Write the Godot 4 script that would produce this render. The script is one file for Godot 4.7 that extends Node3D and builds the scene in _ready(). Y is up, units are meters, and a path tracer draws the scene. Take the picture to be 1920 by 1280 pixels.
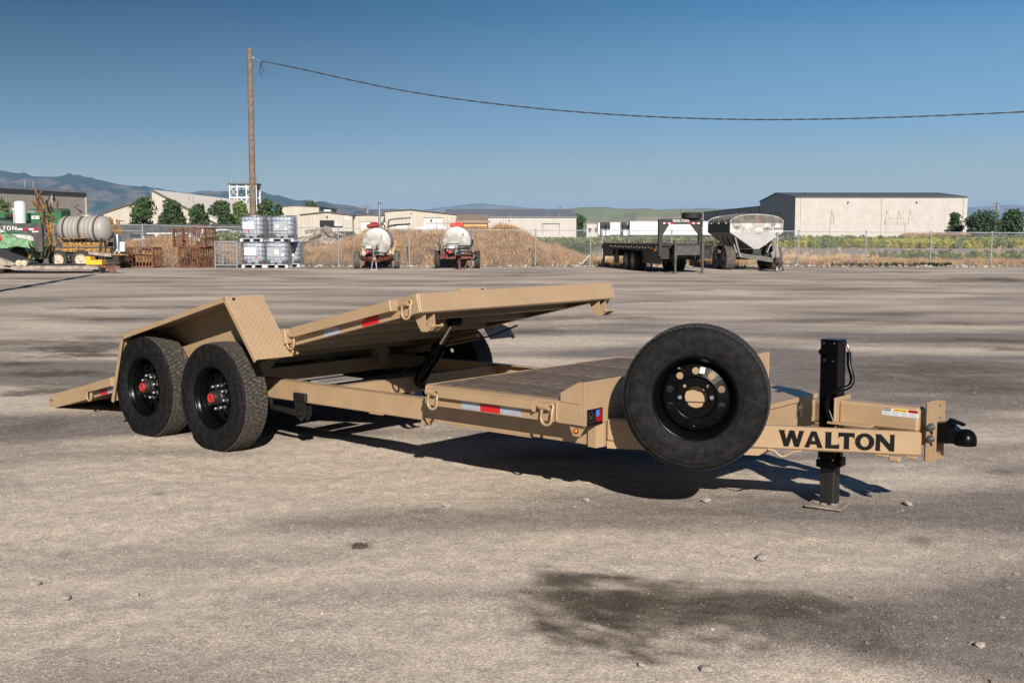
extends Node3D
# A sandy gravel yard: a tan tilt-deck trailer in front, parked farm machinery along a chain-link fence, sheds and hills behind.

const FOCAL := 2137.6          # pixels of the 1920 x 1280 photograph
const EYE := Vector3(0.0, 1.514, 0.0)
const PITCH := 0.0951
const SUN_FROM := Vector3(0.140, 0.4462, 0.8839)   # towards the sun
var M := {}
var used := {}
var rng := RandomNumberGenerator.new()

# ---------------------------------------------------------------- surveying: a pixel of the photograph to a place in the yard
func ray(u: float, v: float) -> Vector3:
	var a := (u - 960.0) / FOCAL
	var b := (640.0 - v) / FOCAL
	return Vector3(a, -sin(PITCH) + b * cos(PITCH), -(cos(PITCH) + b * sin(PITCH)))

func gp(u: float, v: float, y := 0.0) -> Vector3:
	var d := ray(u, v)
	return EYE + d * ((y - EYE.y) / d.y)

func at(u: float, v: float, depth: float) -> Vector3:
	var d := ray(u, v)
	return EYE + d * (depth / -d.z)

# ---------------------------------------------------------------- mesh helpers (points run counterclockwise seen from outside)
func S() -> SurfaceTool:
	var s := SurfaceTool.new()
	s.begin(Mesh.PRIMITIVE_TRIANGLES)
	s.set_smooth_group(-1)
	return s

func tri(s: SurfaceTool, a: Vector3, b: Vector3, c: Vector3) -> void:
	s.add_vertex(a)
	s.add_vertex(c)
	s.add_vertex(b)

func quad(s: SurfaceTool, a: Vector3, b: Vector3, c: Vector3, d: Vector3) -> void:
	tri(s, a, b, c)
	tri(s, a, c, d)

func conv(s: SurfaceTool, pts: Array, inside: Vector3) -> void:   # one flat face of a convex solid, turned away from a point inside
	var mid := Vector3.ZERO
	for p in pts:
		mid += p
	mid /= pts.size()
	var n: Vector3 = (pts[1] - pts[0]).cross(pts[2] - pts[0])
	var p2 := pts
	if n.dot(mid - inside) < 0.0:
		p2 = pts.duplicate()
		p2.reverse()
	for i in range(1, p2.size() - 1):
		tri(s, p2[0], p2[i], p2[i + 1])

func box(s: SurfaceTool, c: Vector3, size: Vector3, bev := 0.0, b := Basis()) -> void:
	var h := size * 0.5
	bev = minf(bev, minf(h.x, minf(h.y, h.z)) * 0.8)
	for ax in 3:
		var a1 := (ax + 1) % 3
		var a2 := (ax + 2) % 3
		for sg in [-1.0, 1.0]:
			var f := []
			for k in [[-1, -1], [1, -1], [1, 1], [-1, 1]]:
				var p := Vector3.ZERO
				p[ax] = sg * h[ax]
				p[a1] = k[0] * (h[a1] - bev)
				p[a2] = k[1] * (h[a2] - bev)
				f.append(c + b * p)
			conv(s, f, c)
	if bev <= 0.0:
		return
	for ax in 3:     # edges along ax
		var a1 := (ax + 1) % 3
		var a2 := (ax + 2) % 3
		for k in [[-1, -1], [1, -1], [1, 1], [-1, 1]]:
			var f := []
			for e in [[-1, 0], [1, 0], [1, 1], [-1, 1]]:
				var p := Vector3.ZERO
				p[ax] = e[0] * (h[ax] - bev)
				p[a1] = k[0] * (h[a1] - (bev if e[1] == 1 else 0.0))
				p[a2] = k[1] * (h[a2] - (0.0 if e[1] == 1 else bev))
				f.append(c + b * p)
			conv(s, f, c)
	for sx in [-1, 1]:
		for sy in [-1, 1]:
			for sz in [-1, 1]:
				var q := Vector3(sx, sy, sz)
				var f := []
				for ax in 3:
					var p := Vector3.ZERO
					for k in 3:
						p[k] = q[k] * (h[k] - (0.0 if k == ax else bev))
					f.append(c + b * p)
				conv(s, f, c)

func beam(s: SurfaceTool, a: Vector3, b: Vector3, w: float, hgt: float, bev := 0.0, up := Vector3.UP) -> void:   # a bar of section w x hgt from a to b
	var z := (b - a).normalized()
	var x := up.cross(z)
	if x.length() < 0.001:
		x = Vector3.RIGHT.cross(z)
	x = x.normalized()
	box(s, (a + b) * 0.5, Vector3(w, hgt, a.distance_to(b)), bev, Basis(x, z.cross(x), z))

func hexa(s: SurfaceTool, p: Array) -> void:   # eight corners: 0-3 one end in order, 4-7 the other
	var c := Vector3.ZERO
	for q in p:
		c += q
	c /= 8.0
	for f in [[0, 1, 2, 3], [4, 5, 6, 7], [0, 1, 5, 4], [1, 2, 6, 5], [2, 3, 7, 6], [3, 0, 4, 7]]:
		conv(s, [p[f[0]], p[f[1]], p[f[2]], p[f[3]]], c)

func prism(s: SurfaceTool, poly: PackedVector2Array, z0: float, z1: float, xf := Transform3D()) -> void:   # poly in xy, extruded along z
	if Geometry2D.is_polygon_clockwise(poly):
		poly = poly.duplicate()
		poly.reverse()
	var t := Geometry2D.triangulate_polygon(poly)
	for i in range(0, t.size(), 3):
		var a := poly[t[i]]
		var b := poly[t[i + 1]]
		var c := poly[t[i + 2]]
		if (b - a).cross(c - a) < 0.0:
			var k := b
			b = c
			c = k
		tri(s, xf * Vector3(a.x, a.y, z1), xf * Vector3(b.x, b.y, z1), xf * Vector3(c.x, c.y, z1))
		tri(s, xf * Vector3(a.x, a.y, z0), xf * Vector3(c.x, c.y, z0), xf * Vector3(b.x, b.y, z0))
	for i in poly.size():
		var a := poly[i]
		var b := poly[(i + 1) % poly.size()]
		quad(s, xf * Vector3(a.x, a.y, z0), xf * Vector3(b.x, b.y, z0), xf * Vector3(b.x, b.y, z1), xf * Vector3(a.x, a.y, z1))

func lathe(s: SurfaceTool, prof: Array, n: int, xf := Transform3D(), crease := 0.6) -> void:   # profile of (radius, y); its outside lies to the right
	var group := 1
	for i in prof.size() - 1:
		var p: Vector2 = prof[i]
		var q: Vector2 = prof[i + 1]
		if i > 0 and absf((p - prof[i - 1]).angle_to(q - p)) > crease:
			group = 3 - group
		s.set_smooth_group(group)
		for k in n:
			var t0 := TAU * k / n
			var t1 := TAU * (k + 1) / n
			var a := xf * Vector3(p.x * cos(t0), p.y, -p.x * sin(t0))
			var b := xf * Vector3(p.x * cos(t1), p.y, -p.x * sin(t1))
			var c := xf * Vector3(q.x * cos(t1), q.y, -q.x * sin(t1))
			var d := xf * Vector3(q.x * cos(t0), q.y, -q.x * sin(t0))
			if p.x > 0.00001:
				tri(s, a, b, c)
			if q.x > 0.00001:
				tri(s, a, c, d)
	s.set_smooth_group(-1)

func cyl(s: SurfaceTool, a: Vector3, b: Vector3, ra: float, rb: float, n := 12, caps := true) -> void:
	var y := (b - a).normalized()
	var x := Vector3.UP.cross(y)
	if x.length() < 0.01:
		x = Vector3.RIGHT.cross(y)
	x = x.normalized()
	var xf := Transform3D(Basis(x, y, x.cross(y)), a)
	var l := a.distance_to(b)
	lathe(s, [Vector2(0, 0), Vector2(ra, 0), Vector2(rb, l), Vector2(0, l)] if caps else [Vector2(ra, 0), Vector2(rb, l)], n, xf)

func tube(s: SurfaceTool, pts: Array, r: float, n := 6, closed := false) -> void:
	var m := pts.size()
	var rings := []
	var x := Vector3.ZERO
	for i in m:
		var t: Vector3
		if closed:
			t = (pts[(i + 1) % m] - pts[(i - 1 + m) % m]).normalized()
		else:
			t = (pts[mini(i + 1, m - 1)] - pts[maxi(i - 1, 0)]).normalized()
		if x == Vector3.ZERO:
			x = t.cross(Vector3.UP)
			if x.length() < 0.05:
				x = t.cross(Vector3.RIGHT)
		x = (x - t * x.dot(t)).normalized()
		var y := t.cross(x)
		var ring := []
		for k in n:
			ring.append(pts[i] + (x * cos(TAU * k / n) + y * sin(TAU * k / n)) * r)
		rings.append(ring)
	s.set_smooth_group(1)
	for i in (m if closed else m - 1):
		var p = rings[i]
		var q = rings[(i + 1) % m]
		for k in n:
			var l := (k + 1) % n
			quad(s, p[k], p[l], q[l], q[k])
	s.set_smooth_group(-1)
	if not closed:
		conv(s, rings[0], pts[0] + (pts[1] - pts[0]) * 0.5)
		conv(s, rings[m - 1], pts[m - 1] + (pts[m - 2] - pts[m - 1]) * 0.5)

func ball(s: SurfaceTool, c: Vector3, r: Vector3, n := 12) -> void:
	var prof := []
	var m := maxi(4, n / 2)
	for i in m + 1:
		var t := -PI / 2 + PI * i / m
		prof.append(Vector2(cos(t), sin(t)))
	lathe(s, prof, n, Transform3D(Basis.from_scale(r), c), 9.0)

func ring_holes(s: SurfaceTool, r0: float, r1: float, y0: float, y1: float, n: int, rc: float, rh: float, thick: float, xf: Transform3D, squash := 1.0) -> void:   # a dished ring pierced by n round holes
	var h := PI / n
	var angs := []
	for k in 16:
		angs.append(TAU * k / 16.0 + 0.01)
	for cx in [r0 - rc, r1 - rc]:
		for cy in [-h * rc, h * rc]:
			angs.append(fposmod(atan2(cy, cx), TAU))
	angs.sort()
	for sec in n:
		var base := TAU * sec / n
		var inn := []
		var out := []
		for a in angs:
			var d := Vector2(cos(a), sin(a))
			var k := 1e9
			if absf(d.x) > 1e-6:
				k = minf(k, ((r1 if d.x > 0 else r0) - rc) / d.x)
			if absf(d.y) > 1e-6:
				k = minf(k, h * rc / absf(d.y))
			for e in [[Vector2(d.x * rh, d.y * rh * squash), inn], [d * k, out]]:
				var r: float = rc + e[0].x
				var t: float = base + e[0].y / rc
				e[1].append(Vector3(r * cos(t), lerpf(y0, y1, (r - r0) / (r1 - r0)), -r * sin(t)))
		for i in angs.size():
			var j := (i + 1) % angs.size()
			var dn := Vector3(0, -thick, 0)
			quad(s, xf * inn[i], xf * out[i], xf * out[j], xf * inn[j])
			quad(s, xf * (inn[j] + dn), xf * (out[j] + dn), xf * (out[i] + dn), xf * (inn[i] + dn))
			quad(s, xf * (inn[i] + dn), xf * inn[i], xf * inn[j], xf * (inn[j] + dn))

# ---------------------------------------------------------------- nodes
func numbered(called: String) -> String:
	used[called] = used.get(called, -1) + 1
	return called if used[called] == 0 else "%s_%03d" % [called, used[called]]

func obj(called: String, s, mat: Material, parent: Node = null, xf := Transform3D()) -> MeshInstance3D:
	var o := MeshInstance3D.new()
	if s is SurfaceTool:
		s.generate_normals()
		o.mesh = s.commit()
	else:
		o.mesh = s
	o.material_override = mat
	o.transform = xf
	if parent == null:
		o.name = numbered(called)
		add_child(o)
	else:
		o.name = called
		parent.add_child(o, true)
	return o

func meta(o: Node, label: String, category: String, group := "", kind := "") -> Node:
	if label:
		o.set_meta("label", label)
	if category:
		o.set_meta("category", category)
	if group:
		o.set_meta("group", group)
	if kind:
		o.set_meta("kind", kind)
	return o

func thing(called: String, label: String, category: String, pos := Vector3.ZERO, turn := 0.0, group := "") -> Node3D:
	var o := Node3D.new()
	o.name = numbered(called)
	add_child(o)
	o.position = pos
	o.rotation.y = turn
	meta(o, label, category, group)
	return o

func copy(o: Node3D, pos: Vector3, turn: float, label: String) -> Node3D:
	var c: Node3D = o.duplicate()
	c.name = numbered(String(o.name).rstrip("0123456789").rstrip("_"))
	add_child(c)
	c.position = pos
	c.rotation.y = turn
	c.set_meta("label", label)
	return c

func stuff(o: Node) -> Node:
	o.set_meta("kind", "stuff")
	return o

func clone(o: Node3D, parent: Node, xf: Transform3D) -> Node3D:   # a part again, with its sub-parts
	var c: Node3D = o.duplicate()
	c.name = String(o.name).rstrip("0123456789")
	parent.add_child(c, true)
	c.transform = xf
	return c

func lettering(text: String, hgt: float, depth: float, mono := false) -> Mesh:
	var t := TextMesh.new()
	var f := SystemFont.new()
	f.font_names = PackedStringArray(["Droid Sans Mono" if mono else "Droid Sans"])
	f.font_weight = 400 if mono else 700
	t.font = f
	t.font_size = 64
	t.text = text
	t.pixel_size = hgt / 46.0
	t.depth = depth
	return t

# ---------------------------------------------------------------- materials
func lin(r: float, g: float, b: float) -> Color:
	return Color(r, g, b).linear_to_srgb()

func noise_tex(freq: float, lo: Color, hi: Color, size := 256, seed_ := 1, oct := 4, type := FastNoiseLite.TYPE_SIMPLEX_SMOOTH, p0 := 0.25, p1 := 0.75) -> NoiseTexture2D:
	var n := FastNoiseLite.new()
	n.seed = seed_
	n.noise_type = type
	n.frequency = freq
	n.fractal_octaves = oct
	var g := Gradient.new()
	g.set_color(0, lo)
	g.set_color(1, hi)
	g.set_offset(0, p0)
	g.set_offset(1, p1)
	var t := NoiseTexture2D.new()
	t.width = size
	t.height = size
	t.seamless = true
	t.noise = n
	t.color_ramp = g
	return t

func mat(called: String, c: Color, rough := 0.6, metal := 0.0, tex: Texture2D = null, scale := 1.0, world := false) -> StandardMaterial3D:
	var m := StandardMaterial3D.new()
	m.resource_name = called
	m.albedo_color = c
	m.roughness = rough
	m.metallic = metal
	if tex:
		m.albedo_texture = tex
		m.uv1_triplanar = true
		m.uv1_world_triplanar = world
		m.uv1_scale = Vector3.ONE * scale
	M[called] = m
	return m

func bump(m: StandardMaterial3D, tex: Texture2D, cm: float) -> void:
	m.heightmap_enabled = true
	m.heightmap_texture = tex
	m.heightmap_scale = cm

func make_materials() -> void:
	var white := Color.WHITE
	var soft := noise_tex(0.012, Color(0.965, 0.96, 0.955), white, 256, 3)
	var dirty := noise_tex(0.02, Color(0.8, 0.775, 0.745), white, 256, 5, 5)
	var mottle := noise_tex(0.03, Color(0.5, 0.48, 0.46), white, 256, 7, 5)
	var fine := noise_tex(0.12, Color(0.75, 0.75, 0.75), white, 256, 9, 3)
	var rustn := noise_tex(0.03, lin(0.055, 0.024, 0.014), lin(0.19, 0.078, 0.04), 256, 11, 5)
	var fine_b := noise_tex(0.15, Color.BLACK, white, 256, 13, 3)
	var p := mat("tan paint", lin(0.302, 0.209, 0.123), 0.42, 0.0, soft, 1.3)
	bump(p, noise_tex(0.05, Color.BLACK, white, 256, 14, 3), 0.006)
	mat("dusty tan paint", lin(0.25, 0.215, 0.18), 0.7, 0.0, dirty, 1.6)
	mat("black paint", lin(0.003, 0.003, 0.0034), 0.27, 0.0, fine, 3.0).metallic_specular = 0.24
	mat("worn black paint", lin(0.012, 0.0115, 0.011), 0.5, 0.0, dirty, 2.0)
	var rub := mat("rubber", lin(0.0095, 0.0092, 0.0098), 0.75, 0.0, mottle, 2.0)
	rub.metallic_specular = 0.3
	bump(rub, fine_b, 0.03)
	mat("tread rubber", lin(0.075, 0.066, 0.054), 0.9, 0.0, mottle, 4.0)
	mat("spare tread", lin(0.012, 0.012, 0.012), 0.75, 0.0, mottle, 4.0)
	mat("chrome", lin(0.55, 0.55, 0.56), 0.22, 1.0)
	mat("zinc", lin(0.3, 0.305, 0.32), 0.42, 1.0, soft, 4.0)
	mat("galvanised", lin(0.27, 0.285, 0.3), 0.5, 0.45, soft, 1.0)
	mat("red plastic", lin(0.42, 0.025, 0.03), 0.35)
	mat("red reflector", lin(0.58, 0.012, 0.016), 0.3, 0.0, fine, 12.0)
	mat("silver reflector", lin(0.5, 0.53, 0.58), 0.3, 0.15, noise_tex(0.2, Color(0.6, 0.63, 0.68), white, 128, 21, 2, FastNoiseLite.TYPE_CELLULAR), 10.0)
	mat("amber lens", lin(0.55, 0.16, 0.01), 0.12)
	mat("white sticker", lin(0.5, 0.5, 0.5), 0.45)
	mat("orange sticker", lin(0.6, 0.11, 0.02), 0.45)
	mat("yellow sticker", lin(0.7, 0.5, 0.03), 0.45)
	mat("blue sticker", lin(0.05, 0.13, 0.45), 0.45)
	mat("ink", lin(0.004, 0.004, 0.0043), 0.55).metallic_specular = 0.25
	mat("pale ink", lin(0.3, 0.3, 0.3), 0.5)
	mat("brass", lin(0.6, 0.4, 0.15), 0.35, 1.0)
	# worn oak boards: streaks that run along the boards
	var wt := noise_tex(0.03, lin(0.075, 0.058, 0.046), lin(0.24, 0.195, 0.155), 256, 31, 5)
	for i in 3:
		var c: Color = [lin(0.55, 0.52, 0.5), lin(0.72, 0.66, 0.62), lin(0.62, 0.56, 0.5)][i]
		var w := mat("board %d" % i, c, 0.8, 0.0, wt, 1.0)
		w.uv1_scale = Vector3(1.2, 9.0, 9.0)
		w.uv1_offset = Vector3(0.37 * i, 0.21 * i, 0.43 * i)
		bump(w, wt, 0.12)
	# background
	mat("rust", Color.WHITE, 0.9, 0.0, rustn, 0.9)
	mat("rusty red paint", lin(0.13, 0.03, 0.022), 0.7, 0.0, dirty, 1.2)
	mat("red lid", lin(0.5, 0.035, 0.03), 0.5, 0.0, soft, 1.0)
	mat("dark red lid", lin(0.25, 0.018, 0.022), 0.6, 0.0, dirty, 1.0)
	mat("machine yellow", lin(0.36, 0.19, 0.04), 0.6, 0.0, mottle, 1.0)
	mat("boom ochre", lin(0.2, 0.105, 0.025), 0.65, 0.0, mottle, 1.0)
	mat("bright yellow", lin(0.6, 0.32, 0.01), 0.5)
	mat("truck green", lin(0.15, 0.3, 0.17), 0.5, 0.0, dirty, 0.8)
	mat("primer grey", lin(0.42, 0.42, 0.4), 0.6, 0.0, dirty, 0.8)
	mat("dark green", lin(0.012, 0.1, 0.035), 0.5, 0.0, soft, 0.5)
	mat("poly tank", lin(0.25, 0.24, 0.22), 0.55, 0.0, soft, 0.8)
	mat("steel tank", lin(0.33, 0.33, 0.32), 0.45, 0.2, dirty, 0.4)
	mat("white plastic", lin(0.42, 0.45, 0.49), 0.4)
	mat("milky plastic", lin(0.25, 0.28, 0.33), 0.35, 0.0, soft, 0.7)
	mat("black plastic", lin(0.015, 0.015, 0.018), 0.5)
	mat("white paint", lin(0.48, 0.49, 0.5), 0.45, 0.0, soft, 0.3)
	mat("cream wheel", lin(0.5, 0.43, 0.33), 0.5, 0.0, dirty, 2.0)
	mat("grey steel", lin(0.32, 0.32, 0.31), 0.5, 0.3, dirty, 0.8)
	mat("stainless", lin(0.3, 0.3, 0.3), 0.45, 0.3, soft, 0.6)
	mat("rusty deck", lin(0.045, 0.03, 0.024), 0.8, 0.0, dirty, 1.0)
	mat("dusty rubber", lin(0.085, 0.078, 0.07), 0.9, 0.0, dirty, 1.0)
	mat("dust grey tarp", lin(0.13, 0.125, 0.115), 0.85, 0.0, dirty, 0.5)
	mat("wood pole", lin(0.24, 0.185, 0.145), 0.9, 0.0, mottle, 1.0)
	M["wood pole"].uv1_scale = Vector3(4, 0.5, 4)
	bump(M["wood pole"], mottle, 0.6)
	mat("dull white", lin(0.38, 0.38, 0.375), 0.5, 0.0, dirty, 0.5)
	mat("cable", lin(0.02, 0.02, 0.022), 0.6)
	mat("grey bed paint", lin(0.05, 0.05, 0.05), 0.6, 0.0, dirty, 0.5)
	mat("flatbed steel", lin(0.27, 0.235, 0.2), 0.7, 0.0, dirty, 0.7)
	mat("dark glass", lin(0.02, 0.025, 0.03), 0.1)
	# sheds: ribbed sheet, the ribs a relief on the sheet
	var ribs := Image.create(1024, 4, false, Image.FORMAT_RGB8)
	for x in 1024:
		var q := x % 64
		var k := smoothstep(0.0, 6.0, float(q)) * (1.0 - smoothstep(10.0, 16.0, float(q)))
		for y in 4:
			ribs.set_pixel(x, y, Color(k, k, k))
	var ribt := ImageTexture.create_from_image(ribs)
	for e in [["cream sheet", lin(0.36, 0.33, 0.28)], ["pale sheet", lin(0.36, 0.342, 0.318)], ["grey sheet", lin(0.27, 0.245, 0.21)], ["dull sheet", lin(0.44, 0.445, 0.46)], ["grey roof", lin(0.145, 0.155, 0.175)], ["light roof", lin(0.66, 0.6, 0.52)],
			["dark roof", lin(0.075, 0.075, 0.08)], ["brown roof", lin(0.23, 0.175, 0.135)], ["ochre sheet", lin(0.46, 0.28, 0.11)], ["brick red sheet", lin(0.22, 0.065, 0.03)]]:
		var m := mat(e[0], e[1], 0.55, 0.0, soft, 0.1, true)
		m.roughness = 0.6
		bump(m, ribt, 3.0)
	mat("trim dark", lin(0.06, 0.055, 0.05), 0.6)
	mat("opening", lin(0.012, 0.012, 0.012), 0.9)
	mat("dark screen", lin(0.05, 0.055, 0.06), 0.8, 0.0, dirty, 0.3)
	mat("roller door", lin(0.7, 0.7, 0.68), 0.5)
	# plants and ground
	for e in [["leaf", lin(0.03, 0.058, 0.017)], ["bright leaf", lin(0.085, 0.13, 0.035)], ["dark leaf", lin(0.025, 0.055, 0.016)], ["sage leaf", lin(0.15, 0.165, 0.085)], ["dry stem", lin(0.43, 0.275, 0.155)], ["pale straw", lin(0.56, 0.4, 0.24)], ["grey twig", lin(0.2, 0.16, 0.13)],
			["yellow flower", lin(0.39, 0.37, 0.055)], ["weed green", lin(0.13, 0.17, 0.055)]]:
		var m := mat(e[0], e[1], 0.75)
		m.backlight_enabled = true
		m.backlight = e[1]
		m.vertex_color_use_as_albedo = true
	mat("bark", lin(0.1, 0.075, 0.055), 0.9)
	mat("concrete", lin(0.4, 0.35, 0.29), 0.9, 0.0, mottle, 0.6)
	var st := mat("stone", lin(0.9, 0.9, 0.9), 0.9, 0.0, dirty, 6.0)
	st.vertex_color_use_as_albedo = true
	mat("yard stone", lin(0.3, 0.27, 0.245), 0.9, 0.0, dirty, 6.0)
	mat("mud clod", lin(0.09, 0.072, 0.055), 1.0, 0.0, mottle, 8.0)

func _ready() -> void:
	rng.seed = 7
	var cam := Camera3D.new()
	cam.name = "camera"
	cam.fov = rad_to_deg(2.0 * atan(640.0 / FOCAL))
	cam.position = EYE
	cam.rotation.x = -PITCH
	cam.near = 0.1
	cam.far = 60000.0
	add_child(cam)
	cam.current = true
	var env := Environment.new()
	env.background_mode = Environment.BG_SKY
	var sky := Sky.new()
	var pano := PanoramaSkyMaterial.new()
	pano.panorama = make_sky()
	sky.sky_material = pano
	env.sky = sky
	env.tonemap_mode = Environment.TONE_MAPPER_LINEAR
	env.tonemap_exposure = 1.75
	env.sdfgi_enabled = true
	env.ssao_enabled = true
	env.ssil_enabled = true
	env.fog_enabled = true
	env.fog_density = 0.000045
	env.fog_light_color = Color(0.62, 0.79, 1.0)
	var we := WorldEnvironment.new()
	we.name = "world_environment"
	we.environment = env
	add_child(we)
	var sun := DirectionalLight3D.new()
	sun.name = "sun"
	sun.light_energy = 1.6
	sun.light_color = Color(1.0, 0.965, 0.92)
	sun.light_angular_distance = 0.53
	sun.shadow_enabled = true
	sun.look_at_from_position(Vector3.ZERO, -SUN_FROM)
	add_child(sun)

	make_materials()
	make_ground()
	make_tilt_trailer()
	make_hills()
	make_sheds()
	make_trees()
	make_poles()
	make_fence()
	make_bank()
	make_weeds()
	make_rubble()
	make_totes()
	make_tank_trailers()
	make_sprayer()
	make_left_corner()
	make_gooseneck()
	make_spreader()
	make_far_vehicles()

func make_sky() -> ImageTexture:   # clear summer air: pale at the horizon, deep blue above, a little brighter to the right
	var steps := [[-90.0, 0.2, 0.17, 0.14], [-0.5, 0.24, 0.235, 0.23], [0.0, 0.305, 0.34, 0.275], [1.6, 0.258, 0.31, 0.278], [5.0, 0.118, 0.214, 0.308], [10.7, 0.0315, 0.1, 0.196], [20.0, 0.013, 0.052, 0.13], [45.0, 0.006, 0.027, 0.08], [90.0, 0.005, 0.022, 0.065]]
	var im := Image.create(1024, 512, false, Image.FORMAT_RGBF)
	for y in 512:
		var el := 90.0 - (y + 0.5) / 512.0 * 180.0
		var k := 0
		while k < steps.size() - 2 and steps[k + 1][0] < el:
			k += 1
		var f: float = (el - steps[k][0]) / (steps[k + 1][0] - steps[k][0])
		var c := Vector3(lerpf(steps[k][1], steps[k + 1][1], f), lerpf(steps[k][2], steps[k + 1][2], f), lerpf(steps[k][3], steps[k + 1][3], f))
		var sway := 0.5 * smoothstep(0.0, 1.0, clampf(el / 13.0, 0.0, 1.0))
		for x in 1024:
			var az := (0.5 - (x + 0.5) / 1024.0) * TAU
			var t := tanh(sin(az) * 2.21) / 0.716
			var g := exp(sway * (t - 0.2 * t * t))
			im.set_pixel(x, y, Color(c.x * g, c.y * g, c.z * g))
	return ImageTexture.create_from_image(im)

# ---------------------------------------------------------------- the ground
var bumps := FastNoiseLite.new()
var broad := FastNoiseLite.new()
var streak := FastNoiseLite.new()
var fleck := FastNoiseLite.new()
var stains := [[], []]     # near the viewer, and farther off

func fence_depth(x: float) -> float:
	return 50.6 + x * 0.02

func height(x: float, d: float) -> float:
	var k := clampf((d - 1.0) / 3.0, 0.0, 1.0) * (1.0 - clampf((d - 42.0) / 8.0, 0.0, 1.0))
	return (bumps.get_noise_2d(x * 1.1, d * 2.0) * 0.018 + fleck.get_noise_2d(x * 3.0, d * 3.0) * 0.006 + fleck.get_noise_2d(x * 4.5 + 9.0, d * 4.5) * 0.0045) * k

func stain(u: float, v: float, w: float, h: float, k: float, c := Color(0.115, 0.095, 0.074)) -> void:
	var p := gp(u, v)
	var q := gp(u, v - h * 0.5)
	var r := gp(u, v + h * 0.5)
	stains[0 if -p.z < 9.0 else 1].append([Vector2(p.x, -(q.z + r.z) * 0.5), Vector2(w * 0.5 * -p.z / FOCAL, maxf(0.04, (r.z - q.z) * 0.5)), k, c])

func gravel_share(x: float, d: float) -> float:   # 0 smooth dust, 1 bare gravel
	var far := smoothstep(7.0, 24.0, d)
	var g := broad.get_noise_2d(x * 0.5, d * 1.1) * lerpf(1.0, 0.4, far) + streak.get_noise_2d(x * 0.24 + d * 0.1, d * 0.85) * lerpf(1.1, 0.42, far)
	var side := 0.46 * smoothstep(-0.6, 2.2, x) * (1.0 - smoothstep(12.0, 26.0, d))
	var near := 0.16 * (1.0 - smoothstep(3.6, 6.5, d))
	return clampf(0.38 + far * 0.04 + side - near + g * 1.45, 0.0, 1.0)

func ground_color(x: float, d: float) -> Color:
	var dust := Color(0.90, 0.775, 0.665)
	var gravel := Color(0.355, 0.315, 0.295)
	var c := dust.lerp(gravel, gravel_share(x, d))
	var damp := smoothstep(0.26, 0.6, streak.get_noise_2d(x * 0.22 + 40.0, d * 0.55 + 9.0) + 0.2 * fleck.get_noise_2d(x * 0.8, d * 1.5)) * smoothstep(7.0, 12.0, d)
	c = c.lerp(Color(0.2, 0.172, 0.145), damp * 0.55)
	var p := Vector2(x, d)
	for s in stains[0 if d < 10.5 else 1]:
		var e: Vector2 = (p - s[0]) / s[1]
		var l := e.length_squared()
		if l < 2.6:
			var rag := 0.55 * streak.get_noise_2d(x * 1.1 + 7.0, d * 2.2) + 0.6 * broad.get_noise_2d(x * 3.0, d * 6.0) + 0.55 * fleck.get_noise_2d(x * 3.0, d * 4.0) + 0.3 * fleck.get_noise_2d(x * 11.0, d * 11.0)
			var k: float = s[2] * (1.0 - smoothstep(0.25, 1.25, sqrt(l) + rag))
			c = c.lerp(s[3], k)
	if d > 47.0:     # beyond the yard: bare earth, a dirt road, stubble
		var soil := Color(0.42, 0.33, 0.23).lerp(Color(0.46, 0.4, 0.33), clampf(0.5 + broad.get_noise_2d(x * 0.3, d * 0.3), 0.0, 1.0))
		var road_from := 70.0 + x * 0.25
		var onroad := smoothstep(road_from - 4.0, road_from, d) * (1.0 - smoothstep(road_from + 34.0, road_from + 46.0, d))
		soil = soil.lerp(Color(0.5, 0.45, 0.41), onroad * smoothstep(2.0, 8.0, x))
		soil = soil.lerp(Color(0.2, 0.19, 0.1), smoothstep(130.0, 400.0, d))
		c = c.lerp(soil, smoothstep(0.0, 1.6, d - fence_depth(x) + 1.0 + broad.get_noise_2d(x, 3.0) * 1.5))
	return c

func spaced(parts: Array) -> PackedFloat32Array:   # [from, to, step] ... then a growing tail
	var out := PackedFloat32Array()
	for p in parts:
		var v: float = p[0]
		var st: float = p[2]
		while v < p[1] - 0.0001:
			out.append(v)
			v += st
			if p.size() > 3:
				st *= p[3]
	out.append(parts[-1][1])
	return out

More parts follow.
